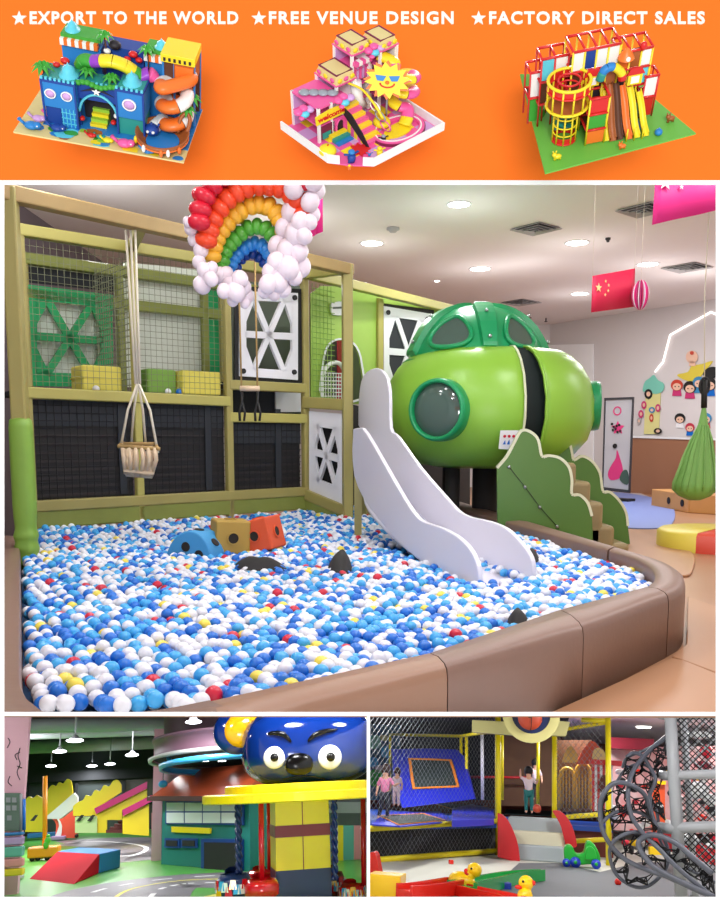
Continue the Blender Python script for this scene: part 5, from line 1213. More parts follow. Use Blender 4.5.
def onhead(px, py, lift=0.0):    # point on the head's front
    pr = P(px, py, D - .7); 
    for _ in range(6):
        a = min(.995, abs((pr.x - hc.x) / hr[0])); b = min(.995, abs((pr.z - hc.z) / hr[2])); e = 2 / .72
        y = hc.y - hr[1] * max(0.001, 1 - a ** e - b ** e) ** (1 / e) - lift; pr = P(px, py, y)
    return pr
for px, py, r in ((274.5, 757.5, 10), (330, 757, 11)):
    c = onhead(px, py); n_ = V(((c.x - hc.x) * .25, -1, (c.z - hc.z) * .2)).normalized(); sx_ = n_.cross(Z).normalized() * -1; up_ = sx_.cross(n_) * -1
    Rm = frame3(sx_, up_, n_)
    m = MB('gloss_white'); m.lathe([(r * u, -.04), (r * u, .01), (r * u * .85, .035), (0, .045)], c, Rm, 28); e_ = part(m, 'eye', t, 'white round eye')
    m = MB('gloss_black'); m.lathe([(r * u * .38, .03), (r * u * .36, .055), (0, .062)], c, Rm, 20); m.use('gloss_white'); part(m, 'pupil', e_, 'black pupil')
m = MB('gloss_black'); c = onhead(299, 764); m.ell(c, (13 * u, .1, 10 * u), nu=20, nv=12, p=.85); part(m, 'nose', t, 'black nose')
for pth in ([(268, 734), (276, 733), (285, 735.5), (291, 742)], [(308, 741.5), (314, 735.5), (324, 731.5), (337, 729.5)]):
    m = MB('gloss_black'); q = smooth_open(pth, 4); pts = [onhead(x, y, .01) for x, y in q]; n = len(pts); m.tube(pts, [(.008 + .028 * math.sin(PI * (i + .5) / n)) for i in range(n)], 8); part(m, 'eyebrow', t, 'black eyebrow')
for px, sg in ((238, -1), (376, 1)):
    c = P(px, 731, D + .15); Re = Matrix.Rotation(.25 * sg, 3, 'Y')
    m = MB('bear_blue'); m.ell(c, (24 * u, .16, 22.5 * u), Re, 28, 16); e_ = part(m, 'ear', t, 'blue ear', clip=KL)
    m = MB('bear_yellow'); m.ell(c + V((4.0 * u * -sg, -.1, .5 * u)), (18.5 * u, .11, 17 * u), Re, 24, 12); part(m, 'inner_ear', e_, 'yellow inner ear', clip=KL)
m = MB('navy'); m.lathe([(.03, zc(862)), (.03, zc(790))], (pcx, D, 0), n=6)
m = MB('gloss_black'); q = smooth_open([(283, 779), (296, 776.5), (312, 776.5), (325, 779)], 4); m.tube([onhead(x, y, .0) for x, y in q], .012, 6); part(m, 'mouth', t, 'black mouth line')
# hanging ropes, poles and seats
def hang(px, d, m_, r, y1, twist, lb):
    a = P(px, 799, d); b = P(px + 1, y1, d); m = MB(m_)
    if twist:
        N = 26; 
        for s_ in (0, PI): m.tube([a.lerp(b, i / N) + V((r * .7 * math.cos(i * 1.1 + s_), r * .7 * math.sin(i * 1.1 + s_), 0)) for i in range(N + 1)], r * .75, 6)
    else: m.tube([a, b], r, 10)
    return part(m, 'hanging_pole', t, lb)
hang(238, D - .5, 'navy', .036, 874, True, 'navy twisted rope'); hang(261, D - .7, 'red_gloss', .036, 890, False, 'red pole'); hang(268.5, D + .5, 'red_gloss', .03, 872, False, 'thin red pole')
hang(326, D + .4, 'navy', .036, 874, True, 'navy twisted rope'); hang(334, D - .4, 'bear_blue', .036, 880, True, 'blue twisted rope'); hang(363, D - .2, 'red_gloss', .036, 888, False, 'red pole')
def seat(px, py, d, w, h, m_, multi, lb):
    c = P(px, py, d); g = thing(R, 'tub_swing', lb, 'swing seat', c - Z * h * u); 
    m = MB(m_); m.lathe([(0, -h * u), (w * u * .7, -h * u), (w * u, -h * u * .5), (w * u, h * u * .4), (w * u * .8, h * u), (w * u * .72, h * u * .5), (0, h * u * .3)], c, n=28); part(m, 'tub', g, clip=KL)
    if multi:
        for k in range(14):
            an = PI + PI * (k + .5) / 14; nrm = V((math.cos(an), math.sin(an), 0)); tt = V((-nrm.y, nrm.x, 0)); cc = c + nrm * (w * u * 1.0) + Z * (u * (h * .3 * math.sin(k * 2.3) - .5))
            m = MB(['gloss_white', 'red_gloss', 'bear_yellow', 'ballsky'][k % 4]); m.prism([cc - tt * .05 - Z * .05, cc + tt * .05 - Z * .05, cc + tt * .03 + Z * .06, cc - tt * .03 + Z * .06], nrm * .012); part(m, 'painted_patch', g, clip=KL)
    m = MB(m_); m.lathe([(w * u * .5, h * u * .3), (w * u * .5, h * u * 1.3), (w * u * .3, h * u * 1.5)], c + V((0, .12, 0)), n=16, a0=0, a1=PI); part(m, 'backrest', g, clip=KL)
seat(234, 886, D - .5, 15.5, 10, 'navy', True, 'round blue seat with red and white patches hanging on the left navy rope')
seat(262, 889, D - .75, 15, 8, 'red_gloss', False, 'glossy red seat hanging in front left of the carousel column')
seat(260, 878, D + .5, 13, 7, 'red_gloss', False, 'glossy red seat hanging behind left of the carousel column')
seat(333, 884, D + .35, 11.5, 11, 'stair_red', True, 'dark patterned seat hanging right of the carousel column')
seat(352, 892, D - .2, 12, 7, 'red_gloss', True, 'red seat hanging at the right edge of the carousel')
m = MB('bl_yline'); fl(m, [(190, 900), (222, 892), (275, 889), (330, 889), (367, 893), (367, 915), (190, 915)], .01, .006); solo(R, m, 'floor_mat', 'yellow floor area beneath the carousel', 'mat', clip=KL)
# general ceiling light of that hall (lamps beyond the picture)
for x, y, e in [(-1.5, 9.0, 110), (1.2, 9.8, 120), (-3.5, 14, 60), (0, 15.5, 80), (-4, 20, 210), (-1, 24, 230), (-9, 25, 250), (-5, 25.5, 260)]:
    area(R, (x, y, BH - .05), .7, e, name='lamp_light')
# ================================================================== LOWER RIGHT ROOM
R = BR; P = R.P; G = R.G; PL = R.PL; KR = [KEEP_RIGHT]
def poly(mm, pix, d, th): mm.prism([P(x, y, d) for x, y in pix], (0, th, 0))
mat('br_floor', (206, 204, 190), .5, var=.05, vs=1); mat('br_grey', (92, 94, 98), .6, var=.06, vs=2); mat('br_dark', (40, 42, 52), .8); mat('br_ceil', (226, 214, 222), .8)
mat('pole_yellow', (244, 224, 20), .35); mat('tramp_blue', (24, 36, 176), .4); mat('tramp_blue2', (28, 74, 170), .4); mat('orange_trim', (226, 128, 30), .6); mat('tramp_bed', (38, 50, 50), .7)
mat('red_pad', (196, 22, 32), .35); mat('step_grey', (168, 176, 180), .5); mat('step_cream', (226, 220, 190), .5); mat('car_green', (28, 168, 48), .3); mat('car_blue', (28, 60, 180), .3)
mat('toy_red', (222, 40, 28), .25); mat('toy_yellow', (250, 206, 24), .25); mat('toy_green', (26, 160, 70), .25); mat('tube_grey', (84, 88, 100), .4); mat('tube_white', (160, 164, 168), .4)
mat('gold', (206, 164, 70), .4); mat('brownred', (112, 44, 32), .6); mat('mural_blue', (56, 110, 160), .6, rgb2=(26, 50, 86), vs=2.5); mat('maroon', (134, 20, 44), .5); mat('net_wire', (128, 132, 136), .6); mat('net_black', (24, 24, 28), .7)
mat('skin', (224, 170, 140), .5); mat('hair_brown', (58, 36, 26), .6); mat('hair_black', (20, 18, 20), .6); mat('cloth_pink', (226, 130, 168), .7); mat('cloth_pale', (226, 206, 214), .7); mat('cloth_dark', (34, 36, 48), .7); mat('cloth_teal', (24, 110, 110), .7)
mat('ball_orange', (190, 70, 40), .5); mat('sign_cream', (206, 198, 128), .5)
mat('br_lamp', (255, 250, 240), .5, emit=6)
BH = 3.7
m = MB('br_floor'); m.prism([(-3.3, 9.5, 0), (5.5, 9.5, 0), (14, 40, 0), (-11, 40, 0)], (0, 0, -.1)); solo(R, m, 'floor', kind='structure', clip=KR)
m = MB('br_grey'); m.prism([G(x, y, .004) for x, y in [(519, 863), (562, 863), (600, 872), (640, 862), (780, 862), (780, 905), (440, 905), (500, 880)]], (0, 0, -.003)); solo(R, m, 'floor_zone', kind='structure')
m = MB('br_ceil'); m.prism([(0.8, 10, BH), (14, 10, BH), (14, 40, BH), (0.8, 40, BH)], (0, 0, .1)); solo(R, m, 'ceiling', kind='structure')
m = MB('br_dark'); m.prism([(-11, 10, BH), (0.8, 10, BH), (.8, 40, BH), (-11, 40, BH)], (0, 0, .1)); solo(R, m, 'ceiling_dark', kind='structure', clip=KR)
m = MB('brownred'); m.prism([(-11, 38, 0), (14, 38, 0), (14, 38, BH), (-11, 38, BH)], (0, .1, 0)); solo(R, m, 'wall_back', kind='structure', clip=KR)
m = MB('br_ceil'); m.prism([(5.5, 9.5, 0), (14, 40, 0), (14, 40, BH), (5.5, 9.5, BH)], (.1, 0, 0)); solo(R, m, 'wall_right', kind='structure')
c = P(644, 736, 28); m = MB('br_lamp'); m.lathe([(0, -.02), (.22, -.02), (.24, .03)], (c.x, c.y, BH - .02), n=20); solo(R, m, 'ceiling_lamp', 'round lamp in the pinkish ceiling above the grey climbing tangle', 'lamp')
c = P(469, 722, 24); m = MB('br_lamp'); m.lathe([(0, -.02), (.16, -.02), (.18, .03)], (c.x, c.y, BH - .02), n=20); solo(R, m, 'ceiling_lamp', 'small lamp in the dark ceiling above the trampoline net', 'lamp')

# --- trampoline enclosure
DZ = P(400, 826, G(371, 862).y).z
Ra = G(370, 862.5); Rb = G(498, 855); nR = hn(Ra, Rb); RU = (Rb - Ra).normalized(); La = Ra - RU * 1.0
t = thing(R, 'trampoline_enclosure', 'netted trampoline enclosure with yellow padded posts and rails', 'trampoline', (Ra + Rb) / 2)
def rpx(x, y): return PL(x, y, Ra, Rb)
def ypole(pts, r=.06, nm='rail', clip=None): m = MB('pole_yellow'); m.tube(pts, r, 10); return part(m, nm, t, 'yellow padded ' + nm, clip=clip)
z_up = rpx(430, 826).z; z_lo = rpx(430, 858.5).z
ypole([La + Z * rpx(370, 830).z, V((Rb.x, Rb.y, rpx(497, 821).z))], .062, 'rail', KR); ypole([La + Z * rpx(370, 861).z, V((Rb.x, Rb.y, rpx(495, 851).z))], .062, 'rail', KR)
ypole([V((Rb.x, Rb.y, 0)), V((Rb.x, Rb.y, 3.5))], .075, 'post')
for px, d, y0, y1 in ((554.5, 21.5, 818, 726), (608, 20.5, 845, 717), (502, 24.5, 800, 735), (538, 25, 806, 735), (461, 28, 800, 736), (390, 29.5, 800, 734), (466.5, 27, 800, 737)):
    a = P(px, y0, d); b = P(px, y1, d); ypole([V((a.x, a.y, max(a.z, 0) if y0 < 830 else 0)), b], .065 if d < 23 else .05, 'post')
ypole([P(390, 734.5, 29.5), P(461, 736, 28), P(497, 730.5, 21)], .05); ypole([P(582, 720, 20.8), P(609, 721, 20.5)], .06); ypole([P(500, 731, 24.5), P(555, 731, 21.5), P(610, 722, 20.5)], .045)
ypole([P(566, 817, 21.5), P(606, 814, 21.5)], .06); ypole([P(574, 841, 22.5), P(606, 839.5, 22.5)], .06)
m = MB('panel_white'); m.tube([P(482.5, 800, 26), P(482, 734, 26)], .05, 8); part(m, 'light_tube', t, 'white upright')
# deck, dark skirt
dk = P(430, 826, Ra.y).z - .02; d0 = Ra.y; back = 27
m = MB('tramp_blue2'); m.prism([V((La.x, La.y, dk)), V((Rb.x, Rb.y, dk)), V((Rb.x + .04, G(540, 861.5).y + 1.5, dk)), V((P(556, 820, 21).x, G(540, 861.5).y + 1.5, dk)), V((P(556, 820, 22.8).x, 22.8, dk)), V((P(612, 820, 22.8).x, 22.8, dk)), V((P(612, 800, back).x, back, dk)), V((La.x - 3, back, dk))], (0, 0, -.12)); part(m, 'deck', t, 'blue padded deck', clip=KR)
m = MB('net_black'); m.prism([La - nR * .15, Rb - nR * .15, Rb - nR * .15 + Z * (dk - .05), La - nR * .15 + Z * (dk - .05)], -nR * .03); part(m, 'skirt', t, 'black netted skirt', clip=KR)
m = MB('brownred'); m.prism([V((P(556, 820, 23).x, 23, 0)), V((P(612, 820, 23).x, 23, 0)), V((P(612, 820, 23).x, 23, dk - .1)), V((P(556, 820, 23).x, 23, dk - .1))], (0, .05, 0)); part(m, 'skirt', t, 'brown skirt')
# raised pads and trampolines on deck
def dq(pix, z, m_, th, nm, lb): m = MB(m_); m.prism([G(x, y, z) for x, y in pix], (0, 0, -th)); return part(m, nm, t, lb, bevel=.01, clip=KR)
dq([(371, 824), (400, 826), (452, 821), (440, 811), (385, 812)], dk + .03, 'tramp_blue', .03, 'pad', 'blue pad')
dq([(378, 815), (424, 813), (446, 820), (398, 824.5)], dk + .05, 'orange_trim', .012, 'trampoline_trim', 'orange trim'); dq([(381, 815.6), (423, 813.8), (443, 819.7), (399, 823.7)], dk + .06, 'tramp_bed', .012, 'trampoline_bed', 'dark trampoline mesh')
dq([(452, 820), (494, 819), (494, 809), (472, 804), (452, 808)], dk + .14, 'tramp_blue', .14, 'pad', 'blue raised pad')
dq([(425, 801), (478, 799), (494, 805), (455, 810)], dk + .1, 'orange_trim', .012, 'trampoline_trim', 'orange trim'); dq([(428, 801.2), (477, 799.7), (491, 804.8), (456, 809)], dk + .11, 'tramp_bed', .012, 'trampoline_bed', 'dark trampoline mesh')
dq([(504, 814), (550, 816), (552, 811), (506, 809)], dk + .05, 'tramp_bed', .012, 'trampoline_bed', 'dark trampoline mesh')
dq([(560, 816), (604, 815), (602, 809), (558, 809)], dk + .05, 'tramp_blue', .04, 'pad', 'blue pad')
# leaning trampoline wedge
W0, W1 = 25.0, 28.0
def wp(x, y):
    tt = max(0, min(1, (807 - y) / 58)); return P(x, y, W0 + (W1 - W0) * tt)
ou = [(402, 808), (475, 799), (471, 782), (464, 757), (457, 749.5), (430, 748.5), (391, 749), (393, 770), (397, 790)]
inr = [(412, 789.5), (460, 787.5), (458, 779), (454, 765), (452, 759), (430, 758), (407.5, 757.5), (408.5, 766), (410, 778)]
m = MB('tramp_blue'); m.ring([wp(*p) for p in ou], [wp(*p) for p in inr], (0, .35, 0)); part(m, 'wedge_frame', t, 'deep blue leaning frame', bevel=.02)
sc_in = lambda k: [(433 + (x - 433) * k, 773 + (y - 773) * k) for x, y in inr]
m = MB('orange_trim'); m.ring([wp(*p) for p in sc_in(.97)], [wp(*p) for p in sc_in(.86)], (0, .05, 0)); part(m, 'wedge_trim', t, 'orange trim')
m = MB('tramp_bed'); m.prism([wp(*p) + V((0, .08, 0)) for p in inr], (0, .03, 0)); part(m, 'wedge_bed', t, 'dark trampoline mesh')
m = MB('tramp_blue2'); m.add([wp(391, 749) + V((0, .3, 0)), wp(464, 755) + V((0, .3, 0)), wp(475, 799) + V((0, .4, 0)), wp(402, 808) + V((0, .4, 0)), P(391, 800, 29.5), P(475, 799, 29.5)], [(0, 1, 5, 4), (1, 2, 5), (0, 4, 3), (3, 4, 5, 2)]); part(m, 'wedge_back', t)
# front and side nets
m = MB('net_wire'); fh = 3.4 - z_up; m.net(La + Z * (z_up + .02), RU, Z, (Rb - La).length, fh, .15, .0036, diag=True); part(m, 'netting', t, 'diamond netting', kind='stuff', clip=KR)
m = MB('net_wire'); m.net(La + Z * (z_lo + .02), RU, Z, (Rb - La).length, z_up - z_lo - .05, .15, .0036, diag=True); part(m, 'netting', t, 'diamond netting', kind='stuff', clip=KR)
a = P(555, 817, 21.5); b = P(608, 815, 20.5); m = MB('net_wire'); m.net(a, V((b.x - a.x, b.y - a.y, 0)), Z, 1.45, 2.3, .16, .005, diag=True); part(m, 'netting', t, 'diamond netting', kind='stuff')
# mural on the left wall
m = MB('mural_blue'); poly(m, [(360, 800), (400, 800), (400, 722), (360, 722)], 31, .1); solo(R, m, 'painted_wall', kind='structure', clip=KR)
t2 = thing(R, 'wall_mural', 'blue painted mural patches on the wall behind the trampoline net', 'mural', P(380, 780, 30.9))
for x, y, w, h, m_ in [(375, 742, 6, 7, 'st_mint'), (386, 752, 5, 6, 'ballsky'), (373, 762, 5, 5, 'ballsky'), (376, 778, 7, 9, 'car_green'), (384, 738, 4, 3, 'st_cream'), (379, 769, 4, 4, 'mat_grey')]:
    m = MB(m_); poly(m, smooth([(x + w * math.cos(k * PI / 4) * (1 + .2 * (k % 2)), y + h * math.sin(k * PI / 4)) for k in range(8)], 2), 30.95, .03); part(m, 'painted_patch', t2)
# dark back of the enclosure
m = MB('br_dark'); poly(m, [(398, 800), (505, 800), (505, 735), (398, 735)], 31.2, .1); solo(R, m, 'partition_dark', kind='structure')
mat('wall_brown', (84, 50, 40), .7, rgb2=(120, 84, 50), vs=1.2)
m = MB('wall_brown'); poly(m, [(500, 806), (560, 806), (560, 735), (500, 735)], 28.5, .1); solo(R, m, 'partition_brown', kind='structure')
m = MB('red_pad'); m.tube([P(470, 777, 28), P(536, 777.5, 28)], .04, 8); solo(R, m, 'red_rail', 'thin red horizontal rail at the back of the trampoline enclosure', 'rail')
# gold arches
t2 = thing(R, 'gold_facade', 'gold and brown arched facade behind the yellow posts', 'facade', P(575, 810, 24)); 
m = MB('wall_brown'); poly(m, [(557, 812), (592, 812), (592, 740), (557, 740)], 25, .2); part(m, 'back_panel', t2)
for x0, x1, y0 in ((560, 574, 768), (576, 590, 764)):
    pts = smooth_open([(x0, 809), (x0, y0 + 8), ((x0 + x1) / 2, y0), (x1, y0 + 8), (x1, 809)], 4); m = MB('gold'); m.tube([P(x, y, 24.8) for x, y in pts], .05, 6); part(m, 'arch', t2, 'gold arch')
for k in range(10): m = MB('gold'); x = 560 + k * 3.2; m.tube([P(x, 808, 24.6), P(x, 770, 24.6)], .02, 5); part(m, 'bar', t2, 'gold bar')
for pts, m_, lb in (([(576, 764), (584, 748), (593, 741), (602, 752), (604, 764)], 'ball_orange', 'red brown dome'), ([(562, 762), (566, 750), (571, 746), (577, 754), (578, 762)], 'gold', 'gold dome')):
    m = MB(m_); poly(m, smooth_open(pts, 4), 24.3, .4); part(m, 'dome', t2, lb)
m = MB('sign_cream'); poly(m, smooth([(593, 762), (594, 750), (601, 748), (606, 756), (603, 764)], 3), 24, .1); part(m, 'leaf_shape', t2, 'cream leaf shape')
# striped booth
t2 = thing(R, 'striped_booth', 'red and white striped booth front behind the right yellow post', 'booth', P(602, 812, 23.5))
for k in range(8): m = MB('red_pad' if k % 2 == 0 else 'pane_white'); poly(m, [(592 + k * 2.6, 811), (594.6 + k * 2.6, 811), (594.6 + k * 2.6, 764), (592 + k * 2.6, 764)], 23.4, .1); part(m, 'stripe_board', t2, 'red board' if k % 2 == 0 else 'white board')
m = MB('red_pad'); poly(m, [(590, 764), (622, 766), (622, 761), (590, 759)], 23.2, .4); part(m, 'top_rail', t2, 'red top rail')
m = MB('stair_red'); poly(m, smooth([(601, 792), (599, 784), (602, 776), (607, 776), (609, 785), (607, 793)], 3), 23.3, .05); part(m, 'oval_window', t2, 'dark oval opening')
# maroon awning and background behind the tangle
m = MB('maroon'); poly(m, [(608, 748), (654, 750), (654, 739), (608, 737)], 26, .8); solo(R, m, 'maroon_awning', 'long maroon awning under the ceiling behind the grey tangle', 'awning')
mat('bright_mix', (214, 206, 204), .6, rgb2=(196, 70, 70), vs=3)
m = MB('bright_mix'); poly(m, [(610, 830), (760, 836), (760, 745), (610, 748)], 27, .1); solo(R, m, 'partition_painted', kind='structure')
rn = random.Random(11); t2 = thing(R, 'ball_display', 'wall of white, red, yellow and black round toys behind the grey climbing tangle', 'toy display', P(650, 830, 26))
for k in range(85):
    x = rn.uniform(612, 716); y = rn.uniform(768, 850); m = MB(rn.choice(['pane_white', 'pane_white', 'toy_red', 'toy_yellow', 'net_black', 'bl_red', 'net_black'])); m.ell(P(x, y, rn.uniform(23.8, 25.5)), (rn.uniform(.06, .14), .1, rn.uniform(.06, .14)), nu=10, nv=7); part(m, 'round_toy', t2)
mat('panel_orange', (226, 84, 34), .4)
t2 = thing(R, 'orange_panel', 'orange printed panel with yellow ends between the tangle and white post', 'panel', P(659, 832, 19))
m = MB('panel_orange'); poly(m, [(652, 832), (665, 832), (665, 784), (652, 784)], 19, .2); part(m, 'board', t2)
m = MB('toy_yellow'); poly(m, [(651, 784.5), (666, 784.5), (666, 781), (651, 781)], 18.9, .3); part(m, 'cap', t2, 'yellow cap'); m = MB('toy_yellow'); poly(m, [(650, 855), (664, 855), (664, 847), (650, 847)], 18.9, .3); part(m, 'cap', t2, 'yellow foot')
m = MB('cloth_black'); poly(m, smooth([(655, 805), (659, 801), (663, 804), (664, 812), (660, 815), (656, 811)], 2), 18.95, .04); part(m, 'dark_print', t2, 'dark mask shape')
m = MB('pane_white'); m.prism(circ(P(658, 806, 18.93), (1, 0, 0), Z, .03, 10), (0, .01, 0)); m.prism(circ(P(662, 806, 18.93), (1, 0, 0), Z, .03, 10), (0, .01, 0)); part(m, 'white_print', t2, 'white eye dots', kind='stuff')
m = MB('red_pad'); poly(m, [(653, 846), (716, 866), (716, 850), (690, 838), (653, 830)], 20, .4); solo(R, m, 'red_bench', 'red padded bench behind the white post and netting', 'bench')

# --- steps with red cheeks
t2 = thing(R, 'padded_steps', 'grey and cream padded steps between two curved red side panels', 'steps', G(540, 862))
d0_ = G(540, 861.5).y
for i, (y0, y1, m_, lb) in enumerate([(846, 861.5, 'step_grey', 'grey bottom step'), (832, 846, 'step_cream', 'cream middle step'), (818.5, 832, 'step_grey', 'grey top step')]):
    dd = d0_ + .35 * i; zt = P(540, y0, dd).z; zb = 0; a = P(508, y0, dd).x; b = P(564, y0, dd).x; m = MB(m_); m.box(((a + b) / 2, dd + .45, zt / 2), (b - a, .9, zt)); part(m, 'step', t2, lb, bevel=.03)
c1 = [(497.5, 857), (497.5, 813), (503, 815), (509, 822), (515, 835), (518.5, 848), (520, 863)]
m = MB('red_pad'); poly(m, [c1[0]] + smooth_open(c1[1:], 4), d0_ - .3, .12); part(m, 'side_panel', t2, 'curved red side panel', bevel=.01)
c2 = [(552.5, 811), (558, 810.5), (563, 813), (569, 820), (573.5, 830), (577, 846), (571, 847), (566, 845), (561, 827), (556, 817)]
m = MB('red_pad'); poly(m, smooth(c2, 3), d0_ + .2, .12); part(m, 'side_panel', t2, 'curved red side panel', bevel=.01)
# round basketball sign
t2 = thing(R, 'round_sign', 'round cream sign with a basketball above the steps', 'sign', P(530, 735, 18.5))
m = MB('sign_cream'); sc0 = P(531, 714, 18.5); m.ring(circ(sc0, (1, 0, 0), Z, .62, 36), circ(sc0, (1, 0, 0), Z, .42, 36), (0, .08, 0)); part(m, 'ring', t2)
m = MB('navy'); m.prism(circ(sc0 + V((0, .05, 0)), (1, 0, 0), Z, .43, 36), (0, .04, 0)); part(m, 'dark_disc', t2, 'dark blue disc')
m = MB('ball_orange'); bc = P(530, 718, 18.4); m.ell(bc, (.26, .12, .26), nu=24, nv=16); b_ = part(m, 'basketball', t2, 'orange brown basketball')
m = MB('black'); m.tube(circ(bc + V((0, -.02, 0)), (.3, -1, 0), Z, .12, 20, .262), .008, 5, closed=True); m.tube([bc + V((-.26, -.03, .02)), bc + V((0, -.125, 0)), bc + V((.26, -.03, -.04))], .008, 5); part(m, 'seam', b_)
m = MB('sign_cream'); poly(m, [(472, 732), (515, 735), (515, 722), (472, 720)], 19.5, .3); solo(R, m, 'cream_fascia', 'cream fascia board left of the round sign', 'fascia'); 
m = MB('sign_cream'); poly(m, [(548, 735), (566, 736), (570, 722), (550, 720)], 19.5, .3); solo(R, m, 'cream_fascia', 'cream fascia board right of the round sign', 'fascia')

# --- children
def child(px, py_foot, d, h, top, pants, hair, pose, lb, zf=None):
    """standing child as one skinned body with clothing and hair as children"""
    f = P(px, py_foot, d); base = V((f.x, f.y, f.z)); s = h / 1.1
    J = {}; add = lambda k, x, y, z: J.__setitem__(k, base + V((x, y, z)) * s)
    add('pel', 0, 0, .50); add('sp', 0, 0, .62); add('ch', 0, 0, .75); add('nk', 0, 0, .86); add('hd', 0, -.01, .94); add('ht', 0, 0, 1.04)
    for sg, k in ((-1, 'l'), (1, 'r')):
        add('hip' + k, .06 * sg, 0, .48); kn = pose.get('knee' + k, (.065 * sg, -.02, .27)); add('kn' + k, *kn); ft = pose.get('foot' + k, (.07 * sg, .02, .04)); add('an' + k, *ft); add('toe' + k, ft[0], ft[1] - .09, ft[2] - .02)
        add('sh' + k, .11 * sg, 0, .80); el = pose.get('el' + k, (.16 * sg, 0, .64)); add('el' + k, *el); hd = pose.get('hand' + k, (.17 * sg, -.06, .50)); add('ha' + k, *hd)
        e = (V(hd) - V(el)).normalized(); add('fi' + k, *(V(hd) + e * .05)); add('th' + k, *(V(hd) + e * .02 + V((0, -.03, .01))))
    E_ = [('pel', 'sp'), ('sp', 'ch'), ('ch', 'nk'), ('nk', 'hd'), ('hd', 'ht')]
    for k in 'lr': E_ += [('pel', 'hip' + k), ('hip' + k, 'kn' + k), ('kn' + k, 'an' + k), ('an' + k, 'toe' + k), ('ch', 'sh' + k), ('sh' + k, 'el' + k), ('el' + k, 'ha' + k), ('ha' + k, 'fi' + k), ('ha' + k, 'th' + k)]
    rad = dict(pel=.085, sp=.08, ch=.085, nk=.04, hd=.085, ht=.075); 
    for k in 'lr': rad.update({'hip' + k: .065, 'kn' + k: .045, 'an' + k: .032, 'toe' + k: .028, 'sh' + k: .04, 'el' + k: .03, 'ha' + k: .024, 'fi' + k: .014, 'th' + k: .01})
    def skin_obj(keys, edges, mul, m_, nm, parent=None, cap=None):
        me = bpy.data.meshes.new(nm); T = TI[t3.name]; me.from_pydata([tuple(T @ J[k]) for k in keys], [(keys.index(a), keys.index(b)) for a, b in edges], []); me.materials.append(MATS[m_])
        o = bpy.data.objects.new(nm, me); COL.objects.link(o); o.parent = t3; md = o.modifiers.new('skin', 'SKIN')
        bm = bmesh.new(); bm.from_mesh(me); ly = bm.verts.layers.skin.verify()
        for i, v in enumerate(bm.verts): r = rad[keys[i]] * s * mul; v[ly].radius = (r, r); v[ly].use_root = (i == 0)
        bm.to_mesh(me); bm.free(); sb_ = o.modifiers.new('sub', 'SUBSURF'); sb_.levels = 2; sb_.render_levels = 2; md.use_smooth_shade = True
        return o
    t3 = thing(R, 'person', lb, 'person', base)
    ks = list(J.keys()); skin_obj(ks, E_, 1.0, 'skin', 'body')
    tk = ['ch', 'sp', 'pel', 'shl', 'shr', 'ell', 'elr']; skin_obj(tk, [('ch', 'sp'), ('sp', 'pel'), ('ch', 'shl'), ('ch', 'shr'), ('shl', 'ell'), ('shr', 'elr')], 1.22, top, 'top')
    skin_obj(['pel', 'hipl', 'hipr', 'knl', 'knr', 'anl', 'anr'], [('pel', 'hipl'), ('pel', 'hipr'), ('hipl', 'knl'), ('hipr', 'knr'), ('knl', 'anl'), ('knr', 'anr')], 1.2, pants, 'trousers')
    hc_ = (J['hd'] + J['ht']) / 2 + V((0, .02 * s, .02 * s)); m = MB(hair); m.ell(hc_, (.112 * s, .115 * s, .12 * s), nu=18, nv=12); m.ell(hc_ + V((0, .05 * s, -.09 * s)), (.09 * s, .07 * s, .1 * s), nu=14, nv=9); part(m, 'hair', t3)
    return t3
child(384, 819, 19.6, 1.22, 'cloth_pink', 'cloth_dark', 'hair_brown', dict(elr=(.2, -.05, .68), handr=(.3, -.12, .72), footl=(-.12, .02, .04)), 'child with brown hair and pink top bouncing at the left behind the net')
child(396, 806, 21.8, .95, 'cloth_pale', 'cloth_pale', 'hair_brown', dict(), 'small child in a pale top standing beside the brown haired child')
child(529, 813, 22.0, 1.12, 'cloth_pale', 'cloth_teal', 'hair_black', dict(ell=(-.2, -.02, .85), handl=(-.2, -.04, 1.0), elr=(.19, -.04, .7), handr=(.22, -.1, .78)), 'child in a pale top and teal trousers with one arm raised on the right trampoline')
child(536, 800, 26.5, 1.2, 'cloth_pale', 'cloth_dark', 'hair_black', dict(ell=(-.18, -.1, .7), handl=(-.08, -.2, .72)), 'black haired person in a white top standing behind the child with the raised arm')
m = MB('ball_orange'); c = P(537, 808.5, 21); m.ell(c, .1); solo(R, m, 'play_ball', 'red brown ball lying on the trampoline by the child in teal trousers', 'ball')

# --- green toy car
c = G(582, 868); dd = c.y; t2 = thing(R, 'toy_car', 'green plastic ride on toy car with blue wheels on the pale floor', 'toy car', (c.x, dd + .2, 0))
prof = smooth_open([(564.5, 862), (564, 849), (567, 845), (572, 846), (575, 852), (579, 854), (584, 852), (586, 843), (589, 841), (594, 844), (599, 853), (600.5, 861), (597, 864), (580, 865), (568, 865)], 3)
m = MB('car_green'); poly(m, prof, dd, .42); part(m, 'body', t2, bevel=.03)
m = MB('car_green'); poly(m, smooth_open([(585, 860), (586, 849), (590, 846), (595, 850), (597, 860)], 3), dd - .06, .54); part(m, 'seat', t2, bevel=.02)
for x, y, r in ((566.5, 862.5, 3.6), (575.5, 864.5, 4.6), (596, 861.5, 4.2)):
    q = P(x, y, dd - .03); rr = r / F * dd; m = MB('car_blue'); m.tube([V((q.x, dd - .08, rr)), V((q.x, dd + .06, rr))], rr, 20); w = part(m, 'wheel', t2, 'blue wheel'); m = MB('car_green'); m.tube([V((q.x, dd - .1, rr)), V((q.x, dd - .07, rr))], rr * .35, 12); part(m, 'hub', w)
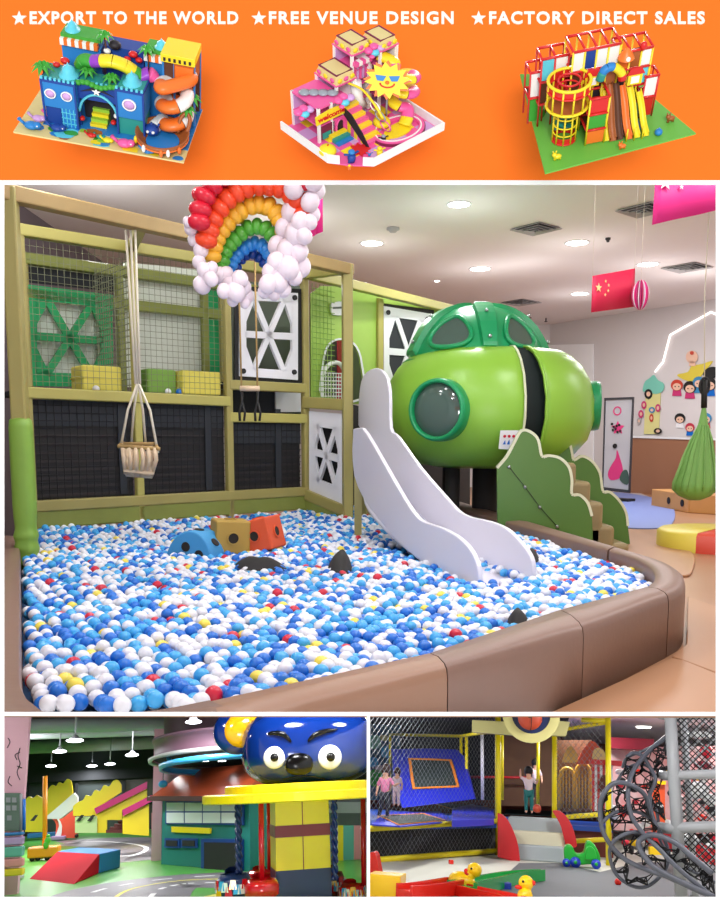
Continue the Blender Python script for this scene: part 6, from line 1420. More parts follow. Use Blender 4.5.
# --- duck rail toy
t2 = thing(R, 'duck_rail_toy', 'red, green and yellow plastic rail toy with two yellow duck heads', 'toy', G(450, 896))
def track(pix, w, h, m_, nm, lb, z=.1):
    pts = [G(x, y, z) for x, y in smooth_open(pix, 4)]; m = MB(m_); n = len(pts); vs = []
    for i, p in enumerate(pts):
        a = pts[max(0, i - 1)]; b = pts[min(n - 1, i + 1)]; d = (b - a); d.z = 0; d.normalize(); s_ = V((-d.y, d.x, 0)); ww = w[0] + (w[1] - w[0]) * i / (n - 1)
        vs += [p - s_ * ww - Z * (z * .9), p - s_ * ww + Z * h, p - s_ * ww * .75 + Z * h, p - s_ * ww * .7, p + s_ * ww * .7, p + s_ * ww * .75 + Z * h, p + s_ * ww + Z * h, p + s_ * ww - Z * (z * .9)]
    fs = [(i * 8 + k, i * 8 + (k + 1) % 8, (i + 1) * 8 + (k + 1) % 8, (i + 1) * 8 + k) for i in range(n - 1) for k in range(8)] + [tuple(range(8)), tuple((n - 1) * 8 + k for k in range(8))]
    m.add(vs, fs); part(m, nm, t2, lb, clip=KR)
track([(404, 890), (420, 889), (440, 886), (456, 883)], (.17, .17), .07, 'toy_red', 'track', 'red track', .14)
track([(462, 886), (490, 880), (515, 875), (543, 873)], (.24, .05), .06, 'toy_green', 'track', 'green tapering track', .14)
track([(460, 888), (480, 893), (505, 898), (520, 903)], (.15, .17), .06, 'toy_red', 'track', 'orange red track', .1)
d4 = 12.0; m = MB('toy_yellow'); a = P(366, 898, d4); b = P(400, 881, d4); m.box(((a.x + b.x) / 2, d4 + .3, .14), (b.x - a.x, .5, .3)); part(m, 'end_block', t2, 'yellow end block', bevel=.04, clip=KR)
for (hx, hy, bx, by, d, lb) in ((474.5, 870, 462, 882, 13.2, 'yellow duck'), (526, 883, 525, 897, 12.2, 'yellow duck')):
    u_ = d / F; m = MB('toy_yellow'); m.ell(P(bx, by, d), (13 * u_ if bx < 500 else 7 * u_, .16, 9 * u_), Matrix.Rotation(.25 if bx < 500 else 0, 3, 'Y'), 20, 12); m.tube([P(bx + 4 if bx < 500 else bx, by - 2, d), P(hx, hy, d)], [6 * u_, 4.5 * u_], 12); m.ell(P(hx, hy, d), (6.8 * u_, 6.5 * u_, 6.6 * u_), nu=18, nv=12)
    dk_ = part(m, 'duck', t2, lb)
    m = MB('toy_red'); m.ell(P(hx - 7, hy + 4, d - .03), (4 * u_, 3.5 * u_, 2 * u_), nu=12, nv=8); m.ell(P(hx + (7 if bx > 500 else -8), hy + (0 if bx > 500 else 1), d - .02), (2.5 * u_, 2 * u_, 2.4 * u_), nu=10, nv=6); part(m, 'beak', dk_, 'red beak', kind='stuff')
    m = MB('black'); m.ell(P(hx - 3, hy - 1.5, d - 6 * u_), 1.1 * u_, nu=8, nv=6); part(m, 'eye', dk_)
m = MB('toy_red'); poly(m, smooth([(368, 856), (375, 853), (378, 866), (380, 882), (368, 882)], 3), 13.4, .3); solo(R, m, 'red_toy_seat', 'red plastic toy seat at the left edge beside the yellow block', 'toy', bevel=.02, clip=KR)
m = MB('toy_red'); c = G(451, 864); m.box((c.x, c.y, .04), (.09, .09, .08), rz=.4); solo(R, m, 'toy_brick', 'tiny red toy brick on the pale floor before the yellow rail', 'toy brick', bevel=.01)
for x, y in ((506, 889), (485, 891)): m = MB('car_blue'); c = G(x, y); m.box((c.x, c.y, .05), (.14, .16, .1), rz=.3); solo(R, m, 'toy_brick', 'small blue toy brick %s the second duck head' % ('just left of' if x > 500 else 'on the orange track left of'), 'toy brick', bevel=.01)
m = MB('toy_red'); c = G(618, 882, .05); m.ell(c, .06); solo(R, m, 'small_red_ball', 'small red ball under the grey climbing tangle', 'ball')

# --- grey tube tangle with net
t2 = thing(R, 'climbing_tangle', 'tangle of bent grey climbing tubes filled with black and white rope net', 'climbing frame', G(650, 893)); DD = 12.6
def B_(x, y): return (540 + x / 4.0, 710 + y / 4.0)
curves = [([(520, 95), (430, 170), (370, 250), (352, 330), (365, 420), (410, 490), (480, 560), (560, 640), (700, 755)], [.6, .5, .2, 0, 0, 0, -.1, -.2, -.3], .075),
          ([(435, 430), (425, 350), (370, 303), (300, 292), (255, 335), (240, 400), (258, 500), (330, 590), (430, 640), (520, 672), (690, 750)], [.3, .2, 0, -.1, -.1, 0, 0, .1, .1, 0, -.2], .08),
          ([(250, 450), (290, 415), (350, 402), (420, 420), (470, 470), (512, 560), (500, 640), (430, 705), (360, 700), (300, 650), (278, 570), (300, 520), (360, 490), (415, 490)], [0, .1, .2, .3, .4, .5, .5, .4, .3, .2, .1, 0, 0, .1], .06),
          ([(690, 655), (600, 580), (540, 530), (460, 500), (410, 512), (395, 545), (440, 612), (520, 665), (700, 750)], [-.4, -.3, -.2, -.1, 0, 0, -.1, -.2, -.4], .09),
          ([(345, 190), (375, 172), (410, 185), (440, 230), (462, 280), (440, 340), (445, 400), (470, 480)], [.6, .6, .5, .5, .4, .4, .3, .2], .065),
          ([(330, 230), (350, 190), (420, 160), (520, 110)], [.8, .7, .7, .8], .05),
          ([(435, 330), (470, 420), (480, 520), (540, 600), (640, 660), (700, 690)], [.9, .8, .8, .7, .6, .5], .06),
          ([(300, 300), (340, 240), (400, 215), (455, 240)], [.7, .8, .8, .7], .05)]
for pts, ds, r in curves:
    q = smooth_open([(B_(x, y)[0], B_(x, y)[1], DD + dz_) for (x, y), dz_ in zip(pts, ds)], 6); m = MB('tube_grey'); m.tube([P(x, y, d) for x, y, d in q], r * .43, 10); part(m, 'tube', t2, 'bent grey tube')
rn = random.Random(5)
# irregular rope net stretched between the tubes
regions = [([(250, 330), (300, 295), (370, 305), (425, 350), (440, 430), (380, 400), (300, 412), (250, 440)], 0.15, 60), ([(280, 430), (350, 405), (420, 420), (470, 470), (510, 560), (500, 640), (430, 700), (350, 695), (290, 640), (280, 560)], .3, 100), ([(345, 190), (410, 185), (520, 110), (520, 180), (460, 290), (440, 340), (370, 300), (330, 260)], .6, 80), ([(480, 560), (560, 540), (600, 590), (690, 660), (700, 740), (560, 650)], .1, 50), ([(440, 240), (520, 120), (525, 240), (480, 300), (500, 440), (450, 400)], .8, 60)]
for reg, dz_, n in regions:
    cand = []
    x0, x1 = min(p[0] for p in reg), max(p[0] for p in reg); y0, y1 = min(p[1] for p in reg), max(p[1] for p in reg)
    while len(cand) < n:
        x, y = rn.uniform(x0, x1), rn.uniform(y0, y1)
        if inside(x, y, reg): cand.append((x, y))
    cand += reg
    for m_, r_, kk_ in (('net_black', .009, 4), ('tube_white', .008, 3)):
        m = MB(m_)
        for i, a in enumerate(cand):
            nb_ = sorted(cand, key=lambda b: (a[0] - b[0]) ** 2 + (a[1] - b[1]) ** 2)[1:1 + kk_ + 1]
            for b in nb_: m.tube([P(*B_(*a), DD + dz_ + .15 * math.sin(a[0] * .05) + (0 if m_ == 'net_black' else .05)), P(*B_(*b), DD + dz_ + .15 * math.sin(b[0] * .05) + (0 if m_ == 'net_black' else .05))], r_, 4, caps=False)
        part(m, 'rope_net', t2, 'black rope net' if m_ == 'net_black' else 'white rope net', kind='stuff')
# --- white padded post with rings and black netting
d5 = 12.9; t2 = thing(R, 'netted_tower', 'white padded climbing tower with black diamond netting at the right edge', 'climbing tower', G(700, 886))
for x, r, d in ((675.5, .085, d5), (689, .05, d5 + 1.0), (735, .08, d5)): p = P(x, 800, d); m = MB('tube_white'); m.tube([(p.x, p.y, 0), (p.x, p.y, 3.4)], r, 14); part(m, 'post', t2, 'white padded post')
for y, d, r in ((775.5, d5, .065), (828, d5, .075), (717, d5 + .3, .05)):
    m = MB('tube_white'); m.tube([P(x, y_, d + dz_) for x, y_, dz_ in smooth_open([(660, y - 1, .5), (668, y + .5, .1), (676, y, 0), (700, y - 1, -.1), (740, y - 2, -.1)], 3)], r, 12); part(m, 'rail', t2, 'white padded rail')
a = P(678, 880, d5); m = MB('net_black'); m.net(V((a.x, d5 + .02, .55)), (1, 0, 0), Z, .95, 2.45, .085, .0075, diag=True); part(m, 'netting', t2, 'black diamond netting', kind='stuff')
m = MB('tube_white'); a = P(680, 770, d5 + 1.0); m.net(V((a.x, d5 + 1.0, .1)), (1, 0, 0), Z, .9, 2.8, .2, .012, diag=True); part(m, 'netting', t2, 'white rope netting', kind='stuff')
for x, y, w, h, m_ in [(700, 735, 12, 4, 'pane_white'), (706, 752, 6, 7, 'bl_red'), (698, 790, 10, 8, 'pane_white'), (710, 800, 6, 6, 'pane_white'), (703, 765, 9, 4, 'maroon'), (690, 840, 8, 6, 'pane_white')]:
    m = MB(m_); m.ell(P(x, y, 15.5), (w * .018, .12, h * .018), nu=12, nv=8); solo(R, m, 'soft_toy', 'soft play cushion behind the black netting of the white tower', 'cushion', 'cushions inside the white tower')
for x, y, e in [(-1.5, 10, 80), (1.5, 10.5, 80), (4, 13, 90), (-3, 17, 130), (1.5, 17, 150), (5, 20, 170), (-4, 24, 150), (1, 25, 170), (6, 26, 160)]:
    area(R, (x, y, BH - .06), .7, e, name='lamp_light')
# ================================================================== MINIATURE MODELS ON THE HEADER
class Mini:
    """a small model standing off the header board; local units are picture pixels at its distance, z up from its base plate"""
    def __init__(s, px, py, yaw, pitch, zs=1.0, s0=2.0, xs=1.0, ys=1.0):
        f = w_ray(px, py); k = s0 / F; org = CAMC + f * s0; f = f.normalized(); r = (cam_right - f * cam_right.dot(f)).normalized(); u = r.cross(f).normalized()
        a = math.radians(pitch); zz_ = u * math.cos(a) - f * math.sin(a); yy = f * math.cos(a) + u * math.sin(a); y_ = math.radians(yaw)
        X = r * math.cos(y_) + yy * math.sin(y_); Y = -r * math.sin(y_) + yy * math.cos(y_)
        s.M = Matrix.Translation(org) @ frame3(X, Y, zz_).to_4x4() @ Matrix.Diagonal((k * xs, k * ys, k * zs, 1))
    def pix(s, x, y, z): return wc2(s.M @ V((x, y, z)))[:2]
    def X(s, px, y, z=0):
        a, b = s.pix(0, y, z)[0], s.pix(100, y, z)[0]; x = 100 * (px - a) / (b - a)
        for _ in range(4): c = s.pix(x, y, z)[0]; x += (px - c) / ((b - a) / 100)
        return x
    def Zt(s, py, x, y):
        z = 40
        for _ in range(8): z += (s.pix(x, y, z)[1] - py) * 1.1
        return z
    def gnd(s, px, py):
        x, y = 50, 50
        for _ in range(60):
            a, b = s.pix(x, y, 0); x += (px - a) * .6; y += (b - py) * .8
        return (x, y)
    
for n, c, r in [('m_blue', (38, 128, 200), .5), ('m_navy', (24, 66, 150), .5), ('m_cyan', (96, 206, 226), .4), ('m_green', (60, 160, 50), .5), ('m_lime', (150, 200, 60), .5), ('m_sand', (226, 206, 140), .6), ('m_orange', (240, 118, 40), .4), ('m_white', (245, 244, 240), .4), ('m_brown', (168, 92, 42), .5),
                ('m_dbrown', (92, 50, 26), .6), ('m_yellow', (246, 220, 40), .4), ('m_pink', (236, 92, 160), .4), ('m_purple', (150, 60, 190), .4), ('m_red', (214, 34, 34), .4), ('m_dark', (34, 28, 36), .6), ('m_plum', (118, 28, 66), .5), ('m_lilac', (206, 160, 214), .5), ('m_turf', (104, 180, 66), .6), ('m_teal', (40, 150, 140), .5), ('m_steel', (150, 156, 166), .4)]:
    mat(n, c, r)
def mb_box(m_, x0, x1, y0, y1, z0, z1): m = MB(m_); m.box(((x0 + x1) / 2, (y0 + y1) / 2, (z0 + z1) / 2), (x1 - x0, y1 - y0, z1 - z0)); return m
UX, UY, UZ = V((1, 0, 0)), V((0, 1, 0)), V((0, 0, 1))
def pb(t, nm, m_, *b, lb=None, bev=0): return part(mb_box(m_, *b), nm, t, lb, bevel=bev)
def palm(t, x, y, z, h, s=1.0):
    m = MB('m_dbrown'); m.tube([(x, y, z), (x + 1, y, z + h * .5), (x, y, z + h)], [1.3 * s, .9 * s, .8 * s], 6); tr = part(m, 'palm_trunk', t, 'brown palm trunk')
    for k in range(8):
        a = 2 * PI * k / 8; m = MB('m_green'); d = V((math.cos(a), math.sin(a), 0)); w = V((-d.y, d.x, 0)) * 2.2 * s; c = V((x, y, z + h)); m.add([c, c + d * 5 * s + w + UZ * 2.5 * s, c + d * 11 * s - UZ * 3 * s, c + d * 5 * s - w + UZ * 2.5 * s, c + d * 5 * s + UZ * 4.5 * s], [(0, 1, 4), (1, 2, 4), (2, 3, 4), (3, 0, 4)]); part(m, 'palm_leaf', tr)
def striped_tube(t, pts, r, mats_, per=4, nm='tube_slide', lb=None, n=12):
    q = [V(p) for p in smooth_open(pts, 6)]; i = 0; k = 0
    while i < len(q) - 1:
        seg = q[i:i + per + 1]; m = MB(mats_[k % len(mats_)]); m.tube(seg, r, n, caps=(i == 0 or i + per >= len(q) - 1)); part(m, nm, t, lb); i += per; k += 1
def helix(cx, cy, R0, z0, z1, turns, a0=0, n=10):
    N = int(n * turns); return [(cx + R0 * math.cos(a0 + 2 * PI * turns * i / N), cy + R0 * math.sin(a0 + 2 * PI * turns * i / N), z0 + (z1 - z0) * i / N) for i in range(N + 1)]
rn = random.Random(9)
# ---------------- model one: sea and pirate castle
MA = Mini(13.2, 131.5, -21.3, 27.1, .76, xs=.93, ys=1.2)
t = thing(MA, 'miniature_playground', 'miniature blue sea castle playground with palms and orange white tube slide on the header', 'playground model', (90, 40, 0))
pb(t, 'base_plate', 'm_sand', 0, 182, 0, 98, -2, 0, lb='printed sand and grass base')
for i in range(26):
    x, y = rn.uniform(8, 176), rn.uniform(3, 26); c = rn.choice(['m_lime', 'm_green', 'm_yellow', 'm_cyan', 'm_green', 'm_blue', 'm_brown']); r = rn.uniform(3, 8)
    m = MB(c); m.prism([(min(181, max(1, x + r * 1.5 * math.cos(a * PI / 4) * rn.uniform(.7, 1.1))), min(97, max(1, y + r * math.sin(a * PI / 4) * rn.uniform(.7, 1.1))), .05 + i * .04) for a in range(8)], (0, 0, .1)); part(m, 'ground_patch', t, kind=None)
m = mb_box('m_blue', 24, 182, 20, 97, 0, .8); part(m, 'pool_mat', t, 'blue mat')
def castle(x0, x1, y0, y1, z0, z1, c='m_blue'):
    pb(t, 'castle_block', c, x0, x1, y0, y1, z0, z1, lb='blue castle block', bev=.4)
    m = mb_box('m_navy', x0 - .6, x1 + .6, y0 - .6, y1, z1 - 2.5, z1 + .5); part(m, 'cornice', t, 'dark blue cornice'); pb(t, 'roof_mat', 'm_teal', x0 + 1, x1 - 1, y0 + 3, y1 - 1, z1 + .5, z1 + 1)
    n = int((x1 - x0) / 5)
    for k in range(n + 1):
        x = x0 + (x1 - x0 - 2.4) * k / max(1, n); pb(t, 'merlon', 'm_cyan', x, x + 2.4, y0 - .5, y0 + 1.8, z1, z1 + 3.4)
    pb(t, 'post', 'm_navy', x0 - .8, x0 + 1.2, y0 - .8, y0 + 1, 0, z1); pb(t, 'post', 'm_navy', x1 - 1.2, x1 + .8, y0 - .8, y0 + 1, 0, z1)
castle(27, 62, 22, 52, 24, 58); castle(104, 133, 26, 54, 24, 60); castle(62, 104, 30, 52, 36, 56, 'm_navy')
pb(t, 'lower_wall', 'm_navy', 28, 44, 24, 50, 1, 24, lb='dark blue lower wall'); pb(t, 'door', 'm_blue', 45, 61, 22.5, 24, 1, 26, lb='blue lattice door')
for k in range(4): pb(t, 'door_bar', 'm_cyan', 46 + k * 4, 46.8 + k * 4, 21.8, 22.6, 1, 25)
for k in range(3): pb(t, 'door_bar', 'm_cyan', 45, 61, 21.8, 22.6, 5 + k * 7, 5.8 + k * 7)
pb(t, 'lower_wall', 'm_teal', 105, 132, 28, 52, 1, 24, lb='teal lower wall'); pb(t, 'inner_room', 'm_dark', 62, 104, 45, 60, 1, 36, lb='dark inside of the arch')
for x, z, y in ((36, 42, 21.6), (53, 42, 21.6), (118, 43, 25.6)):
    r = 6 if x < 100 else 7.5; m = MB('m_white'); m.ring(circ((x, y, z), UX, UZ, r, 20), circ((x, y, z), UX, UZ, r * .8, 20), (0, -1.2, 0)); w = part(m, 'round_window', t, 'white round window ring'); m = MB('m_lilac'); m.ell((x, y, z), (r * .8, 2.6, r * .8), nu=16, nv=10); part(m, 'bubble_pane', w, 'lilac bubble')
# arch
pts = [(62, 29, 20), (66, 29, 33), (74, 29, 42), (83, 29, 45), (92, 29, 42), (100, 29, 33), (104, 29, 20)]
m = MB('m_cyan'); m.tube(smooth_open(pts, 4), 1.5, 8); part(m, 'arch_trim', t, 'pale arch edge')
m = MB('m_dark'); m.prism([(65, 28.5, 47), (83, 28.5, 56), (101, 28.5, 47), (83, 28.5, 52)], (0, -.6, 0)); m.prism([(80, 28.4, 44), (86, 28.4, 44), (84, 28.4, 58), (82, 28.4, 58)], (0, -.6, 0)); part(m, 'wall_ornament', t, 'dark anchor shaped ornament', kind='stuff')
m = MB('m_white'); m.prism(star((83, 27.4, 50), UX, UZ, 5, 5), (0, -.5, 0)); part(m, 'star_ornament', t, 'white star')
for k in range(9): m = MB('m_green'); m.ell((64 + k * 4.8, 29, 57 + 2 * math.sin(k)), (3.6, 3, 3.2), nu=9, nv=6); part(m, 'leaf_cluster', t, 'green leaf cluster')
# steps under arch
for k in range(4): pb(t, 'stair', 'm_lime' if k % 2 else 'm_yellow', 72, 90, 30 + k * 4, 34 + k * 4, 1, 5 + k * 4, lb='green step')
for x, y, z, c in ((98, 30, 12, 'm_red'), (101, 32, 20, 'm_white'), (64, 30, 10, 'm_red')): m = MB(c); m.ell((x, y, z), 3, nu=10, nv=8); part(m, 'round_ornament', t)
# upper roofs and towers
def dome_roof(x, y, z, s): m = MB('m_cyan'); m.lathe([(9 * s, 0), (8.6 * s, 2 * s), (6 * s, 4 * s), (5.5 * s, 8 * s), (3 * s, 10.5 * s), (1 * s, 12 * s), (0, 15 * s)], (x, y, z), n=16); part(m, 'dome_roof', t, 'pale blue dome roof')
dome_roof(52, 36, 58, 1.15); dome_roof(118, 40, 60, 1.15)
for x0, x1 in ((34, 76), (124, 150)):
    pb(t, 'rear_tower', 'm_blue', x0, x1, 70, 92, 1, 74, lb='rear blue tower')
    for k in range(int((x1 - x0) / 4)): m = mb_box('m_orange' if k % 2 else 'm_white', x0 + k * 4, x0 + k * 4 + 4, 66, 71, 74, 82); part(m, 'awning_strip', t, 'orange awning strip' if k % 2 else 'white awning strip')
    pb(t, 'roof_band', 'm_green', x0, x1, 70, 92, 82, 86, lb='green roof band')
dome_roof(44, 80, 86, .9); dome_roof(140, 80, 84, .9)
pb(t, 'rear_tower', 'm_navy', 80, 122, 72, 92, 1, 80, lb='dark blue rear tower')
for x, y, z, c, r in ((92, 70, 84, 'm_dark', 7), (84, 68, 76, 'm_white', 4), (112, 68, 78, 'm_red', 5), (106, 66, 72, 'm_red', 4), (118, 68, 72, 'm_red', 4), (150, 66, 84, 'm_red', 3), (44, 50, 66, 'm_red', 5), (36, 46, 62, 'm_red', 4)): m = MB(c); m.ell((x, y, z), (r, r * .7, r * .8), nu=12, nv=8); part(m, 'top_figure', t, 'small rounded roof figure')
palm(t, 26, 34, 40, 24, 1.2); palm(t, 82, 68, 60, 34); palm(t, 128, 66, 56, 32); palm(t, 70, 44, 52, 10); palm(t, 96, 40, 54, 8); palm(t, 178, 60, 10, 30, 1.1); palm(t, 176, 46, 0, 34, 1.0)
striped_tube(t, [(58, 56, 60), (64, 52, 70), (74, 50, 72), (84, 48, 76), (96, 48, 78), (108, 50, 74), (116, 52, 68), (124, 54, 62), (132, 56, 66), (136, 58, 60)], 7.2, ['m_green', 'm_green', 'm_purple', 'm_yellow', 'm_yellow', 'm_yellow', 'm_green', 'm_purple', 'm_pink'], per=6, lb='coloured crawl tube')
# right hand tower room
pb(t, 'room_wall', 'm_dbrown', 146, 158, 62, 92, 44, 80, lb='brown wall'); pb(t, 'room_wall', 'm_brown', 158, 180, 60, 92, 56, 82, lb='brown wall'); pb(t, 'room_band', 'm_orange', 160, 179, 58, 60, 58, 80, lb='orange band')
pb(t, 'yellow_parapet', 'm_yellow', 144, 181, 59, 93, 82, 92, lb='yellow parapet', bev=.4)
for k in range(6): pb(t, 'parapet_slot', 'm_dark', 147 + k * 5.5, 149.5 + k * 5.5, 58.2, 59.2, 84, 88)
for x, y in ((146, 62), (180, 62), (180, 92), (158, 62)): pb(t, 'post', 'm_blue', x - 1, x + 1, y - 1, y + 1, 0, 84)
pb(t, 'rear_wall', 'm_dbrown', 146, 180, 90, 92, 2, 56, lb='dark rear wall')
hx = helix(160, 52, 14, 10, 62, 2.15, a0=PI * 1.0, n=10)
striped_tube(t, [(140, 40, 8)] + [(x, y, z) for x, y, z in hx] + [(176, 58, 66), (172, 66, 68)], 7.6, ['m_white', 'm_orange'], per=14, lb='spiral tube slide', n=14)
# boat shaped bowl
m = MB('m_brown'); m.lathe([(20, 0), (27, 7), (29, 15), (27.5, 15), (25, 8), (18, 2)], (153, 25, .5), n=36); part(m, 'boat_hull', t, 'brown round boat hull')
m = MB('m_orange'); m.lathe([(27.4, 8), (28.6, 8.5), (28.6, 9.5), (28, 10)], (153, 25, .5), n=36); part(m, 'hull_band', t, 'orange hull line')
m = MB('m_blue'); m.lathe([(0, 3), (18, 3)], (153, 25, .5), n=24); part(m, 'hull_floor', t, 'blue floor')
for a, c in ((3.6, 'm_yellow'), (4.2, 'm_white'), (4.9, 'm_orange'), (5.15, 'm_white'), (5.6, 'm_orange')): 
    m = MB(c); p = V((153 + 29 * math.cos(a), 25 + 29 * math.sin(a), 9)); m.ell(p, (2.2, 2.2, 5), nu=10, nv=8); part(m, 'hull_ornament', t)
m = MB('m_navy'); m.ell((140, 30, 12), (8, 7, 7), nu=16, nv=10); o_ = part(m, 'octopus', t, 'blue round creature'); 
for dx in (-6, 0, 6): m = MB('m_navy'); m.tube([(140 + dx, 30, 16), (140 + dx * 1.4, 29, 22)], 1.2, 6); part(m, 'tentacle', o_)
for dx in (-3, 3): m = MB('m_white'); m.ell((140 + dx, 23.6, 13), 1.8, nu=8, nv=6); part(m, 'eye', o_)
m = MB('m_brown'); m.tube(smooth_open([(168, 34, 12), (170, 38, 28), (176, 42, 34), (180, 40, 26), (178, 34, 14)], 4), 2.2, 8); part(m, 'bow_rail', t, 'brown curved rail')
# sea animals at the front
def critter(x, y, c, s, lb): 
    m = MB(c); m.ell((x, y, 4 * s), (7 * s, 4.5 * s, 4.4 * s), nu=16, nv=10); m.ell((x + 6 * s, y - 1, 6 * s), (4 * s, 3.6 * s, 3.6 * s), nu=12, nv=8); o = part(m, 'sea_animal', t, lb)
    m = MB(c); m.tube([(x - 6 * s, y, 4 * s), (x - 10 * s, y, 8 * s), (x - 12 * s, y + 2, 8 * s)], [1.6 * s, 1.4 * s, 2.2 * s], 8); part(m, 'tail', o)
    for dy in (-2, 2): m = MB('m_white'); m.ell((x + 7 * s, y - 3.6 * s, 7 * s), .9 * s, nu=8, nv=6)
    part(m, 'eye', o)
critter(16, 10, 'm_blue', 1.1, 'light blue whale'); critter(42, 14, 'm_navy', 1.0, 'dark blue round fish'); critter(116, 8, 'm_pink', 1.15, 'pink octopus'); critter(78, 14, 'm_red', .6, 'small red crab'); critter(88, 14, 'm_teal', .6, 'small teal turtle'); critter(97, 10, 'm_yellow', .7, 'small yellow fish'); critter(142, -0.5 + 5, 'm_blue', .8, 'light blue dolphin'); critter(28, 34, 'm_pink', .8, 'pink shell creature'); critter(18, 24, 'm_lilac', .9, 'lilac dome creature')
# ---------------- model two: pink candy castle
MBm = Mini(350, 177.5, 40.2, 34, .64, xs=1.02, ys=1.06)
t = thing(MBm, 'miniature_playground', 'miniature pink and white playground with smiling sun and welcome sign on the header', 'playground model', (62, 52, 0))
m = MB('m_pink'); m.prism([(30, 0, -2), (124, 0, -2), (124, 104, -2), (0, 104, -2), (0, 31, -2), (14, 14, -2)], (0, 0, 2)); part(m, 'base_plate', t, 'pink base')
for i in range(7):
    for j in range(6):
        x, y = 4 + i * 17, 4 + j * 17
        if x + y < 36: continue
        if (i + j) % 2 == 0: m = mb_box('m_yellow' if (i % 2) else 'm_lilac', x, min(123, x + 17), y, min(103, y + 17), 0, .3); part(m, 'floor_tile', t)
for b in ((30, 124, -2, 0, 0, 13), (124, 126, -2, 104, 0, 13), (-2, 0, 31, 104, 0, 13)): pb(t, 'fence_wall', 'm_white', *b, lb='white surrounding wall')
m = MB('m_white'); m.prism([(30, -2, 0), (22, 6, 0), (23.4, 7.4, 0), (31, 0, 0)], (0, 0, 13)); part(m, 'fence_wall', t, 'white surrounding wall'); m = MB('m_white'); m.prism([(-2, 31, 0), (6, 22, 0), (7.4, 23.4, 0), (0, 32, 0)], (0, 0, 13)); part(m, 'fence_wall', t, 'white surrounding wall')
def tower(x0, x1, y0, y1, z1, levels=2, roof=True):
    for x in (x0, x1):
        for y in (y0, y1): pb(t, 'post', 'm_white', x - 1.3, x + 1.3, y - 1.3, y + 1.3, 0, z1, lb='white post')
    if x1 - x0 > 30: xm = (x0 + x1) / 2; pb(t, 'post', 'm_white', xm - 1.3, xm + 1.3, y0 - 1.3, y0 + 1.3, 0, z1, lb='white post')
    for k in range(levels + 1):
        z = z1 * k / levels if k else 1
        if k: pb(t, 'floor_deck', 'm_pink', x0 - 1, x1 + 1, y0 - 1, y1 + 1, z - 2.5, z, lb='pink deck')
    pb(t, 'rear_panel', 'm_lilac', x0, x1, y1 - 2, y1 - 1, 1, z1 - 2); pb(t, 'rear_panel', 'm_white', x1 - 2, x1 - 1, y0, y1, 1, z1 - 2, lb='white side panel')
    if roof:
        m = MB('m_sand'); a, b = x0 - 1, x1 + 1; c, d = y0 - 1, y1 + 1; m.add([(a, c, z1), (b, c, z1), (b, d, z1), (a, d, z1), (a + 3, c + 3, z1 + 13), (b - 3, c + 3, z1 + 13), (b - 3, d - 3, z1 + 13), (a + 3, d - 3, z1 + 13)], [(0, 1, 5, 4), (1, 2, 6, 5), (2, 3, 7, 6), (3, 0, 4, 7), (4, 5, 6, 7)]); rf = part(m, 'roof', t, 'cream sloped roof panel')
        m = MB('m_plum'); lp_ = [V((a + 3, c + 3, z1 + 13)), V((b - 3, c + 3, z1 + 13)), V((b - 3, d - 3, z1 + 13)), V((a + 3, d - 3, z1 + 13))]; m.tube(lp_, 1.3, 6, closed=True, smooth=False); part(m, 'roof_ridge', rf, 'plum top rail')
        m = MB('m_pink'); m.tube([V((a, c, z1)), V((b, c, z1)), V((b, d, z1)), V((a, d, z1))], 1.3, 6, closed=True, smooth=False); part(m, 'roof_edge', rf, 'pink edge')
        for k in range(3):
            m = MB(['m_yellow', 'm_pink', 'm_yellow'][k]); m.ell((x0 + (x1 - x0) * (k + .5) / 3, y0 - 1.2, z1 + 6), (3, 1, 3.6), nu=10, nv=8); part(m, 'roof_ornament', rf)
            m = MB(['m_pink', 'm_yellow', 'm_pink'][k]); m.ell((x0 - 1.2, y0 + (y1 - y0) * (k + .5) / 3, z1 + 6), (1, 3, 3.6), nu=10, nv=8); part(m, 'roof_ornament', rf)
tower(14, 46, 62, 102, 56, 2, False); tower(46, 70, 72, 102, 66, 2); tower(70, 92, 76, 102, 98, 4); tower(98, 120, 66, 92, 96, 4); tower(92, 98, 80, 100, 84, 3, False)
for k in range(4): m = MB('m_steel'); m.lathe([(0, 0), (5, 1), (6, 3), (3, 5), (0, 6)], (20 + k * 7, 90 - k * 6, 56), n=14); part(m, 'grey_canopy', t, 'grey round canopy')
for k in range(5): pb(t, 'awning_strip', 'm_pink' if k % 2 == 0 else 'm_white', 70 + k * 4.4, 74.4 + k * 4.4, 70, 76, 82, 88)
# curtain in tall tower
for k in range(5): pb(t, 'curtain_strip', 'm_lilac' if k % 2 else 'm_pink', 72 + k * 3.6, 74.8 + k * 3.6, 75, 76, 56, 82)
m = MB('m_white'); m.tube([(72, 73, 58), (74, 72, 30), (78, 70, 18)], 6, 12); part(m, 'net_tunnel', t, 'white net tunnel')
